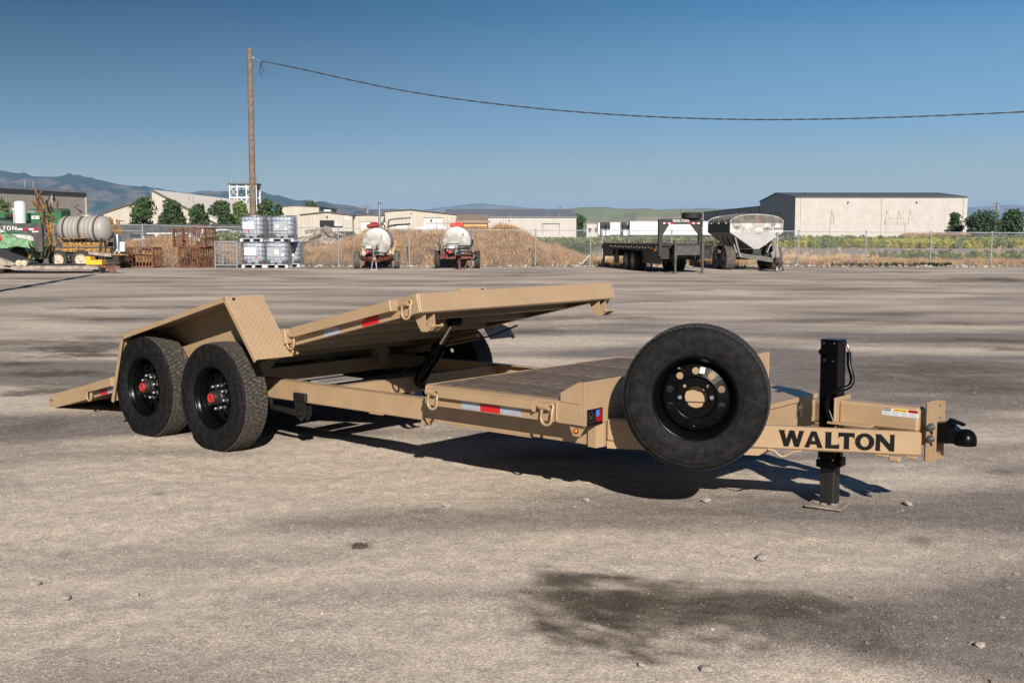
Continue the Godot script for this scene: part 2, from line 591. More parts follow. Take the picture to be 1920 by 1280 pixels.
func make_ground() -> void:
	bumps.seed = 3
	bumps.frequency = 0.35
	bumps.fractal_octaves = 3
	broad.seed = 5
	broad.frequency = 0.35
	broad.fractal_octaves = 4
	streak.seed = 8
	streak.frequency = 0.45
	streak.fractal_octaves = 4
	fleck.seed = 12
	fleck.frequency = 1.2
	fleck.fractal_octaves = 3
	for e in [[1100, 1142, 280, 130, 0.85], [1180, 1155, 300, 100, 0.6], [1040, 1135, 240, 110, 0.5], [1300, 1140, 480, 110, 0.5], [1430, 1150, 260, 80, 0.65], [1500, 1180, 340, 70, 0.45], [1220, 1125, 260, 60, 0.5], [1650, 1225, 120, 50, 0.4],
			[810, 1172, 70, 26, 0.5], [812, 1180, 34, 12, 0.7], [300, 931, 60, 12, 0.65], [797, 962, 70, 14, 0.4], [676, 1024, 50, 24, 0.55], [1730, 1014, 40, 10, 0.5], [1878, 886, 50, 10, 0.5], [115, 1035, 80, 16, 0.4],
			[130, 655, 210, 22, 0.8], [60, 640, 160, 16, 0.45], [150, 665, 170, 16, 0.75], [30, 683, 120, 16, 0.7], [180, 634, 120, 12, 0.6], [120, 700, 240, 14, 0.75], [40, 745, 170, 50, 0.75], [140, 760, 180, 46, 0.7], [60, 800, 120, 26, 0.4],
			[1760, 690, 420, 26, 0.55], [1850, 720, 300, 40, 0.5], [1640, 710, 160, 20, 0.4], [1840, 770, 260, 46, 0.45], [1700, 640, 360, 14, 0.35], [1870, 640, 160, 12, 0.6], [1890, 655, 120, 10, 0.6],
			[1010, 620, 180, 16, 0.55], [980, 600, 120, 10, 0.45], [1080, 595, 240, 8, 0.4], [1180, 598, 130, 8, 0.4], [1560, 600, 260, 10, 0.4], [1820, 606, 120, 8, 0.5],
			[1880, 524, 200, 10, 0.75], [1760, 526, 240, 8, 0.55], [1700, 510, 80, 4, 0.6], [300, 576, 260, 8, 0.5], [160, 577, 200, 6, 0.55], [440, 508, 260, 4, 0.35], [560, 522, 200, 5, 0.4], [980, 512, 220, 5, 0.45], [700, 530, 240, 4, 0.35], [200, 598, 160, 6, 0.45]]:
		stain(e[0], e[1], e[2], e[3], e[4])
	var xs := PackedFloat32Array()
	var half := spaced([[0.0, 4.5, 0.055], [4.5, 14.0, 0.1], [14.0, 34.0, 0.24], [34.0, 22000.0, 0.5, 1.22]])
	for i in range(half.size() - 1, 0, -1):
		xs.append(-half[i])
	xs.append_array(half)
	var ds := spaced([[-40.0, 2.4, 2.0], [2.4, 9.0, 0.045], [9.0, 20.0, 0.085], [20.0, 56.0, 0.2], [56.0, 24000.0, 0.4, 1.09]])
	var nx := xs.size()
	var nd := ds.size()
	var pos := PackedVector3Array()
	var col := PackedColorArray()
	var nor := PackedVector3Array()
	var uv := PackedVector2Array()
	pos.resize(nx * nd)
	col.resize(nx * nd)
	nor.resize(nx * nd)
	uv.resize(nx * nd)
	var i := 0
	for d in ds:
		for x in xs:
			pos[i] = Vector3(x, height(x, d), -d)
			col[i] = ground_color(x, d) if absf(x) < d * 0.62 + 6.0 or d > 200.0 else Color(0.4, 0.34, 0.28)
			uv[i] = Vector2(x, d) / 3.1
			i += 1
	for a in nd:
		for b in nx:
			i = a * nx + b
			var l := pos[a * nx + maxi(b - 1, 0)]
			var r := pos[a * nx + mini(b + 1, nx - 1)]
			var n := pos[maxi(a - 1, 0) * nx + b]
			var f := pos[mini(a + 1, nd - 1) * nx + b]
			nor[i] = (r - l).cross(f - n).normalized()
	var idx := PackedInt32Array()
	idx.resize((nx - 1) * (nd - 1) * 6)
	i = 0
	for a in nd - 1:
		for b in nx - 1:
			var k := a * nx + b
			idx[i] = k
			idx[i + 1] = k + nx
			idx[i + 2] = k + 1
			idx[i + 3] = k + 1
			idx[i + 4] = k + nx
			idx[i + 5] = k + nx + 1
			i += 6
	var arr := []
	arr.resize(Mesh.ARRAY_MAX)
	arr[Mesh.ARRAY_VERTEX] = pos
	arr[Mesh.ARRAY_NORMAL] = nor
	arr[Mesh.ARRAY_COLOR] = col
	arr[Mesh.ARRAY_TEX_UV] = uv
	arr[Mesh.ARRAY_INDEX] = idx
	var m := ArrayMesh.new()
	m.add_surface_from_arrays(Mesh.PRIMITIVE_TRIANGLES, arr)
	# grains: a computed gravel that tiles every 3.1 m, broken up by the vertex colours and by loose stones
	var n1 := FastNoiseLite.new()
	n1.seed = 41
	n1.noise_type = FastNoiseLite.TYPE_CELLULAR
	n1.frequency = 0.2
	n1.cellular_return_type = FastNoiseLite.RETURN_CELL_VALUE
	var n2 := FastNoiseLite.new()
	n2.seed = 42
	n2.frequency = 0.012
	n2.fractal_octaves = 6
	n2.fractal_gain = 0.7
	var n3 := FastNoiseLite.new()
	n3.seed = 43
	n3.noise_type = FastNoiseLite.TYPE_CELLULAR
	n3.frequency = 0.05
	n3.cellular_return_type = FastNoiseLite.RETURN_DISTANCE
	var side := 2048
	var a1 := n1.get_seamless_image(side, side).get_data()
	var a2 := n2.get_seamless_image(side, side).get_data()
	var a3 := n3.get_seamless_image(side, side).get_data()
	var rgb := PackedByteArray()
	rgb.resize(side * side * 3)
	var hb := PackedByteArray()
	hb.resize(side * side)
	for k in side * side:
		var grain := a1[k] / 255.0
		var cloud := a2[k] / 255.0
		var pit := a3[k] / 255.0
		var v := 0.72 + (grain - 0.5) * 0.34 + (cloud - 0.5) * 0.16
		if grain > 0.94:
			v += 0.16
		elif grain < 0.06:
			v -= 0.2
		v = clampf(v, 0.3, 1.0)
		rgb[k * 3] = int(v * 255.0)
		rgb[k * 3 + 1] = int(v * 253.0)
		rgb[k * 3 + 2] = int(clampf(v * (0.97 + (grain - 0.5) * 0.06), 0.0, 1.0) * 255.0)
		hb[k] = int(clampf(0.5 + (cloud - 0.5) * 0.3 + (grain - 0.5) * 0.4 - pit * 0.1, 0.0, 1.0) * 255.0)
	var gm := StandardMaterial3D.new()
	gm.resource_name = "gravelly dust"
	gm.albedo_color = Color(1.0, 1.0, 1.0)
	gm.vertex_color_use_as_albedo = true
	gm.albedo_texture = ImageTexture.create_from_image(Image.create_from_data(side, side, false, Image.FORMAT_RGB8, rgb))
	gm.roughness = 0.95
	gm.metallic_specular = 0.25
	bump(gm, ImageTexture.create_from_image(Image.create_from_data(side, side, false, Image.FORMAT_L8, hb)), 0.55)
	var o := obj("ground", m, gm)
	o.set_meta("kind", "structure")
	meta(o, "dry sandy gravel yard with dark oil stains running out to the fields", "ground")
	make_gravel()

func pebble(seed_: int) -> ArrayMesh:
	var r := RandomNumberGenerator.new()
	r.seed = seed_
	var ico := []
	var t := (1.0 + sqrt(5.0)) / 2.0
	for e in [[-1, t, 0], [1, t, 0], [-1, -t, 0], [1, -t, 0], [0, -1, t], [0, 1, t], [0, -1, -t], [0, 1, -t], [t, 0, -1], [t, 0, 1], [-t, 0, -1], [-t, 0, 1]]:
		ico.append(Vector3(e[0], e[1], e[2]).normalized() * Vector3(1.0, 0.62, 0.85) * r.randf_range(0.72, 1.15))
	var s := S()
	for f in [[0, 11, 5], [0, 5, 1], [0, 1, 7], [0, 7, 10], [0, 10, 11], [1, 5, 9], [5, 11, 4], [11, 10, 2], [10, 7, 6], [7, 1, 8], [3, 9, 4], [3, 4, 2], [3, 2, 6], [3, 6, 8], [3, 8, 9], [4, 9, 5], [2, 4, 11], [6, 2, 10], [8, 6, 7], [9, 8, 1]]:
		tri(s, ico[f[0]], ico[f[1]], ico[f[2]])
	s.generate_normals()
	return s.commit()

func scatter(called: String, mesh: Mesh, material: Material, places: Array, label: String, category: String) -> MultiMeshInstance3D:   # places: [Transform3D, Color]
	var mm := MultiMesh.new()
	mm.transform_format = MultiMesh.TRANSFORM_3D
	mm.use_colors = true
	mm.mesh = mesh
	mm.instance_count = places.size()
	for i in places.size():
		mm.set_instance_transform(i, places[i][0])
		mm.set_instance_color(i, places[i][1])
	var o := MultiMeshInstance3D.new()
	o.name = numbered(called)
	o.multimesh = mm
	o.material_override = material
	add_child(o)
	meta(o, label, category, "", "stuff")
	return o

func tilted(p: Vector3, size: Vector3, r: RandomNumberGenerator, lean := 0.5) -> Transform3D:
	var b := Basis.from_euler(Vector3(r.randf_range(-lean, lean), r.randf() * TAU, r.randf_range(-lean, lean)))
	return Transform3D(b * Basis.from_scale(size), p)

func make_gravel() -> void:
	var r := RandomNumberGenerator.new()
	r.seed = 19
	for kind in 3:
		var places := []
		for i in 40000:
			# even in view: more of them near the viewer
			var u := r.randf()
			var d := 3.2 * pow(3.7, u * u * 0.35 + u * 0.65)
			var x := r.randf_range(-0.5, 0.5) * (d * 0.95 + 0.6)
			var share := gravel_share(x, d)
			if r.randf() > 0.12 + share * 0.95:
				continue
			var size := 0.0024 + 0.0042 * pow(r.randf(), 2.5)
			if r.randf() < 0.006:
				size *= r.randf_range(1.8, 3.4)
			size *= 0.72 + d * 0.055
			var tone := r.randf_range(0.36, 0.82)
			var gc := ground_color(x, d)
			if r.randf() < 0.35:
				gc = gc.lerp(Color(0.44, 0.4, 0.37), 0.6)
			places.append([tilted(Vector3(x, height(x, d) + size * 0.1, -d), Vector3(size, size * 0.7, size), r, 0.4), Color(gc.r * tone, gc.g * tone * r.randf_range(0.96, 1.02), gc.b * tone * r.randf_range(0.94, 1.06))])
		scatter("gravel", pebble(50 + kind), M["stone"], places, "loose pebbles strewn over the dusty yard", "gravel")
	var rocks := [[122, 1121, 30, "dark grey rounded stone alone on the dust at the lower left"], [252, 1113, 24, "pale stone just right of the dark rounded stone at lower left"], [65, 1094, 30, "flat bluish stone near the left edge above the dark rounded stone"], [790, 955, 0, ""],
		[840, 951, 26, "pale flat stone on the ground between the two wheels and the oil stain"], [1837, 1216, 28, "grey stone with a dark side near the lower right corner"], [1427, 1048, 32, "pale lumpy stone right of the jack foot and below it"], [1325, 942, 22, "small brown stone under the shadow edge of the spare tyre"],
		[1704, 948, 24, "buff stone at the right of the jack foot"], [1205, 1246, 24, "half-buried pale stone under the big oil stain"], [1325, 1254, 34, "dark splinter of stone at the bottom of the yard right of centre"], [1100, 942, 22, "grey pebble-like stone in front of the trailer shadow"]]
	for e in rocks:
		if e[2] == 0:
			continue
		var p := gp(e[0], e[1])
		var sz: float = e[2] * -p.z / FOCAL * 0.5
		var o := obj("stone", pebble(int(e[0])), M["yard stone"], null, tilted(p + Vector3(0, height(p.x, -p.z) + sz * 0.3, 0), Vector3(sz, sz * 0.8, sz), r, 0.25))
		meta(o, e[3], "stone", "larger stones lying on the yard")
	var cp := gp(676, 1025)
	var s := S()
	for i in 26:
		var q := Vector3(r.randf_range(-0.03, 0.03), r.randf_range(0.0, 0.01), r.randf_range(-0.03, 0.03))
		ball(s, q, Vector3(r.randf_range(0.009, 0.02), r.randf_range(0.006, 0.013), r.randf_range(0.009, 0.02)), 7)
	meta(obj("mud_clod", s, M["mud clod"], null, Transform3D(Basis(), cp + Vector3(0, height(cp.x, -cp.z), 0))), "small dark clod of dried mud on the pale dust below the trailer", "mud clod")

# ---------------------------------------------------------------- the tan tilt-deck trailer. Its own axes: x forward, y up, z towards the near side; the front axle stands at x = 0
const TILT := 0.2258
const TILT_AT := Vector3(1.765, 1.149, 0.0)
const LIE := Basis(Vector3(1, 0, 0), Vector3(0, 0, 1), Vector3(0, -1, 0))     # lathe axis y laid along z

func make_wheel(parent: Node, called: String, xf: Transform3D, hub: bool) -> Node3D:
	var lie := Transform3D(LIE, Vector3.ZERO)
	var s := S()
	lathe(s, [Vector2(0.205, -0.085), Vector2(0.226, -0.101), Vector2(0.262, -0.113), Vector2(0.305, -0.1175), Vector2(0.338, -0.114), Vector2(0.36, -0.106), Vector2(0.372, -0.097), Vector2(0.3755, -0.086),
		Vector2(0.3765, 0.0), Vector2(0.3755, 0.086), Vector2(0.372, 0.097), Vector2(0.360, 0.1062), Vector2(0.352, 0.1092), Vector2(0.350, 0.1085), Vector2(0.338, 0.114), Vector2(0.3375, 0.1153), Vector2(0.333, 0.1157), Vector2(0.305, 0.1175), Vector2(0.288, 0.1168), Vector2(0.287, 0.1178), Vector2(0.284, 0.1176), Vector2(0.283, 0.1162), Vector2(0.262, 0.113),
		Vector2(0.250, 0.1095), Vector2(0.249, 0.1103), Vector2(0.246, 0.109), Vector2(0.245, 0.1075), Vector2(0.232, 0.1045), Vector2(0.226, 0.101), Vector2(0.222, 0.096), Vector2(0.2205, 0.086)], 84, lie, 0.7)
	# shoulder serrations and a row of raised ribs on the sidewall
	for k in 168:
		var t := TAU * k / 168.0
		var d := Vector3(cos(t), sin(t), 0)
		beam(s, d * 0.3735 + Vector3(0, 0, 0.0965), d * 0.3585 + Vector3(0, 0, 0.1075), 0.0042, 0.003, 0.0, d)
	for g in 6:
		for k in 9:
			var t := TAU * (g + 0.05 * k * 0.32 + 0.2) / 6.0
			var d := Vector3(cos(t), sin(t), 0)
			var hh: float = 0.305 if g % 2 == 0 else 0.318
			beam(s, d * hh + Vector3(0, 0, 0.1172), d * (hh + 0.016) + Vector3(0, 0, 0.1163), 0.0026, 0.0034, 0.0, d)
	var wheel := obj(called, s, M["rubber"], parent, xf)
	# tread blocks
	s = S()
	for rib in 5:
		var y: float = (rib - 2) * 0.0362
		var n := 80
		for k in n:
			var t0: float = TAU * (k + 0.06 + 0.5 * (rib % 2)) / n
			var t1: float = TAU * (k + 0.90 + 0.5 * (rib % 2)) / n
			var skew := 0.0 if rib == 2 else (0.010 if rib < 2 else -0.010)
			var hw := 0.0165
			var pts := []
			for e in [[0.374, 0.0], [0.3845, 0.0012]]:
				var r: float = e[0]
				var drop := 0.0022 if rib == 0 or rib == 4 else 0.0
				for c in [[t0, -hw + e[1], -1], [t1, -hw + e[1], -1], [t1, hw - e[1], 1], [t0, hw - e[1], 1]]:
					var a: float = c[0] + skew * c[2]
					var yy: float = y + c[1]
					var rr: float = r - (drop * (1.0 + 0.8 * absf(yy) / 0.09) if e[0] > 0.38 else 0.0)
					pts.append(Vector3(rr * cos(a), rr * sin(a), yy))
			hexa(s, pts)
	stuff(obj("tread", s, M["tread rubber"] if hub else M["spare tread"], wheel))
	# pressed steel rim
	s = S()
	lathe(s, [Vector2(0.2205, 0.08), Vector2(0.2235, 0.086), Vector2(0.2235, 0.0945), Vector2(0.2195, 0.098), Vector2(0.214, 0.0965), Vector2(0.2095, 0.088), Vector2(0.2075, 0.076), Vector2(0.199, 0.070), Vector2(0.1965, 0.064), Vector2(0.1955, 0.045), Vector2(0.1885, 0.036), Vector2(0.186, 0.018), Vector2(0.186, -0.05), Vector2(0.203, -0.09)], 72, lie, 0.9)
	ring_holes(s, 0.058, 0.104, 0.030, 0.030, 8, 0.0826, 0.0085, 0.008, lie)
	lathe(s, [Vector2(0.116, 0.046), Vector2(0.112, 0.0445), Vector2(0.107, 0.036), Vector2(0.104, 0.030)], 60, lie, 0.9)
	ring_holes(s, 0.116, 0.168, 0.046, 0.030, 10, 0.1405, 0.0185, 0.006, lie)
	lathe(s, [Vector2(0.1865, 0.000), Vector2(0.1845, 0.012), Vector2(0.179, 0.0235), Vector2(0.168, 0.030)], 72, lie, 0.9)
	cyl(s, Vector3(0, 0, 0.0), Vector3(0, 0, 0.0295), 0.0595, 0.0575, 40, false)
	obj("rim", s, M["black paint"], wheel)
	if hub:
		s = S()
		lathe(s, [Vector2(0.085, 0.0), Vector2(0.085, 0.02), Vector2(0.0565, 0.026), Vector2(0.0560, 0.05), Vector2(0.051, 0.056), Vector2(0.049, 0.095), Vector2(0.045, 0.103), Vector2(0.0, 0.103)], 32, lie)
		obj("hub", s, M["worn black paint"], wheel)
		s = S()
		for k in 6:
			var a := Vector3(cos(TAU * k / 6), sin(TAU * k / 6), 0)
			var b := Vector3(cos(TAU * (k + 1) / 6), sin(TAU * (k + 1) / 6), 0)
			var z0 := Vector3(0, 0, 0.104)
			var z1 := Vector3(0, 0, 0.1155)
			hexa(s, [a * 0.025 + z0, b * 0.025 + z0, b * 0.034 + z0, a * 0.034 + z0, a * 0.025 + z1, b * 0.025 + z1, b * 0.033 + z1, a * 0.033 + z1])
		for k in 3:
			var a := Vector3(cos(TAU * k / 3), sin(TAU * k / 3), 0)
			beam(s, a * 0.004 + Vector3(0, 0, 0.1085), a * 0.016 + Vector3(0, 0, 0.1085), 0.006, 0.004, 0.0, Vector3(0, 0, 1))
		obj("hub_cap", s, M["red plastic"], wheel)
		for k in 8:
			s = S()
			var c := Vector3(cos(TAU * (k + 0.5) / 8), sin(TAU * (k + 0.5) / 8), 0) * 0.0826
			lathe(s, [Vector2(0.0165, 0.03), Vector2(0.0165, 0.034), Vector2(0.0125, 0.037), Vector2(0.0125, 0.058), Vector2(0.0115, 0.063), Vector2(0.008, 0.068), Vector2(0.0, 0.070)], 10, Transform3D(LIE, c))
			obj("lug_nut", s, M["zinc"], wheel)
	var st := S()
	cyl(st, Vector3(0.148, 0.075, 0.042), Vector3(0.158, 0.081, 0.084), 0.005, 0.0045, 8)
	cyl(st, Vector3(0.158, 0.081, 0.084), Vector3(0.16, 0.082, 0.092), 0.006, 0.0055, 8)
	obj("valve_stem", st, M["brass"], wheel)
	return wheel

func ring_mesh() -> Mesh:      # a lashing ring that hangs from a welded sleeve, both in the xy plane
	var s := S()
	var pts := []
	for k in 9:
		var t := PI + PI * k / 8.0
		pts.append(Vector3(cos(t) * 0.037, -0.062 + sin(t) * 0.037, 0.016))
	pts.append(Vector3(0.037, -0.02, 0.012))
	for k in 5:
		var t := -0.2 + PI * 0.62 * k / 4.0
		pts.append(Vector3(0.022 + cos(t) * 0.014, 0.0 + sin(t) * 0.015, 0.0))
	pts.append(Vector3(-0.022, 0.008, 0.0))
	pts.append(Vector3(-0.037, -0.02, 0.010))
	tube(s, pts, 0.0085, 8, true)
	s.generate_normals()
	return s.commit()

func sleeve_mesh() -> Mesh:
	var s := S()
	cyl(s, Vector3(-0.04, 0, 0), Vector3(0.026, 0, 0), 0.0215, 0.0215, 14)
	box(s, Vector3(-0.007, -0.002, -0.017), Vector3(0.062, 0.04, 0.016), 0.003)
	s.generate_normals()
	return s.commit()

func channel(s: SurfaceTool, z0: float, z1: float, x: float, y: float, w: float, h: float, t: float) -> void:   # a lateral channel: web and two flanges opening backwards, top at y
	box(s, Vector3(x, y - h / 2, (z0 + z1) / 2), Vector3(t, h, z1 - z0))
	box(s, Vector3(x - w / 2 - t / 2, y - t / 2, (z0 + z1) / 2), Vector3(w, t, z1 - z0))
	box(s, Vector3(x - w / 2 - t / 2, y - h + t / 2, (z0 + z1) / 2), Vector3(w, t, z1 - z0))

func make_tilt_trailer() -> void:
	var t := thing("tilt_trailer", "long tan tilt-deck equipment trailer with its deck tipped and a big spare wheel", "trailer", Vector3(-1.2607, 0, -8.7928), -0.70565)
	var tan_: Material = M["tan paint"]
	var s := S()
	# --- undercarriage
	for sd in [1.0, -1.0]:
		s = S()
		box(s, Vector3(0.71, 0.418, 0.873 * sd), Vector3(4.62, 0.138, 0.006))                  # web
		box(s, Vector3(0.71, 0.4835, 0.848 * sd), Vector3(4.62, 0.007, 0.056), 0.002)
		box(s, Vector3(0.71, 0.3525, 0.848 * sd), Vector3(4.62, 0.007, 0.056), 0.002)
		obj("frame_rail", s, tan_, t)
	for x in [-1.5, -0.43, 0.76, 1.78]:
		s = S()
		channel(s, -0.868, 0.868, x, 0.472, 0.05, 0.11, 0.006)
		obj("cross_member", s, tan_, t)
	s = S()      # folded front beam with mitred corners
	prism(s, PackedVector2Array([Vector2(2.97, 0.345), Vector2(3.04, 0.345), Vector2(3.04, 0.4775), Vector2(2.97, 0.4775)]), -0.845, 0.845)
	for sd in [1.0, -1.0]:
		hexa(s, [Vector3(2.97, 0.345, 0.845 * sd), Vector3(3.04, 0.345, 0.845 * sd), Vector3(3.04, 0.4775, 0.845 * sd), Vector3(2.97, 0.4775, 0.845 * sd), Vector3(2.97, 0.345, 0.8985 * sd), Vector3(3.022, 0.342, 0.8985 * sd), Vector3(3.022, 0.4775, 0.8985 * sd), Vector3(2.97, 0.4775, 0.8985 * sd)])
	obj("front_beam", s, tan_, t)
	for x in [0.0, -0.8605]:
		s = S()
		cyl(s, Vector3(x, 0.36, -1.1), Vector3(x, 0.36, 1.1), 0.058, 0.058, 18)
		for sd in [1.0, -1.0]:
			box(s, Vector3(x, 0.31, 0.873 * sd), Vector3(0.28, 0.055, 0.05), 0.004)
			cyl(s, Vector3(x, 0.372, 0.99 * sd), Vector3(x, 0.372, 1.075 * sd), 0.16, 0.16, 24)
		var ax := obj("axle", s, M["worn black paint"], t)
		if x == 0.0:
			s = S()
			box(s, Vector3(0.0615, 0.372, 0.27), Vector3(0.003, 0.045, 0.16))
			obj("sticker", s, M["white sticker"], ax)
	for e in [[0.49, 0.0], [-0.43, 0.0], [-1.32, 0.0]]:
		for sd in [1.0, -1.0]:
			s = S()
			prism(s, PackedVector2Array([Vector2(e[0] - 0.06, 0.347), Vector2(e[0] + 0.055, 0.347), Vector2(e[0] + 0.055, 0.26), Vector2(e[0] + 0.01, 0.215), Vector2(e[0] - 0.045, 0.25)]), 0.885 * sd, 0.893 * sd)
			prism(s, PackedVector2Array([Vector2(e[0] - 0.06, 0.347), Vector2(e[0] + 0.055, 0.347), Vector2(e[0] + 0.055, 0.26), Vector2(e[0] + 0.01, 0.215), Vector2(e[0] - 0.045, 0.25)]), 0.835 * sd, 0.843 * sd)
			cyl(s, Vector3(e[0], 0.27, 0.825 * sd), Vector3(e[0], 0.27, 0.91 * sd), 0.014, 0.014, 8)
			obj("spring_hanger", s, M["worn black paint"], t)
	for sd in [1.0, -1.0]:
		s = S()
		box(s, Vector3(0.49, 0.385, 0.888 * sd), Vector3(0.13, 0.055, 0.024), 0.003)
		tube(s, [Vector3(-1.32, 0.26, 0.866 * sd), Vector3(-0.86, 0.285, 0.866 * sd), Vector3(-0.43, 0.26, 0.866 * sd), Vector3(0.0, 0.285, 0.866 * sd), Vector3(0.49, 0.265, 0.866 * sd)], 0.022, 6)
		obj("leaf_spring", s, M["worn black paint"], t)
	for sd in [1.0, -1.0]:
		s = S()
		box(s, Vector3(-0.33, 0.50, 0.6 * sd), Vector3(0.012, 0.13, 0.1), 0.003)
		box(s, Vector3(-0.27, 0.50, 0.6 * sd), Vector3(0.012, 0.13, 0.1), 0.003)
		cyl(s, Vector3(-0.3, 0.535, 0.52 * sd), Vector3(-0.3, 0.535, 0.68 * sd), 0.035, 0.035, 16)
		obj("pivot_bracket", s, tan_, t)
	s = S()
	prism(s, PackedVector2Array([Vector2(0.52, 0.487), Vector2(0.7, 0.487), Vector2(0.7, 0.495), Vector2(0.52, 0.495)]), 0.5, 0.82)
	obj("deck_rest", s, M["grey steel"], t)
	s = S()
	cyl(s, Vector3(1.70, 0.338, 0.905), Vector3(1.70, 0.338, 0.84), 0.02, 0.02, 10)
	obj("wiring_pipe", s, tan_, t)
	s = S()
	box(s, Vector3(2.25, 0.346, 0.878), Vector3(0.62, 0.006, 0.02))
	obj("weld_strip", s, tan_, t)
	s = S()
	box(s, Vector3(1.25, 0.346, 0.878), Vector3(0.12, 0.006, 0.02))
	obj("weld_strip", s, tan_, t)
	for x in [0.0, -0.8605]:
		make_wheel_at(t, Transform3D(Basis(Vector3(0, 0, 1), 0.37 * x + 0.2), Vector3(x, 0.374, 1.1675)))
		make_wheel_at(t, Transform3D(Basis(Vector3(0, 1, 0), PI) * Basis(Vector3(0, 0, 1), x), Vector3(x, 0.374, -1.1675)))
	make_tilt_deck(t)
	make_fenders(t)
	make_ram(t)
	make_fixed_deck(t)
	make_tongue(t)

var wheel0: Node3D
func make_wheel_at(t: Node3D, xf: Transform3D) -> void:
	if wheel0 == null:
		wheel0 = make_wheel(t, "wheel", xf, true)
	else:
		clone(wheel0, t, xf)

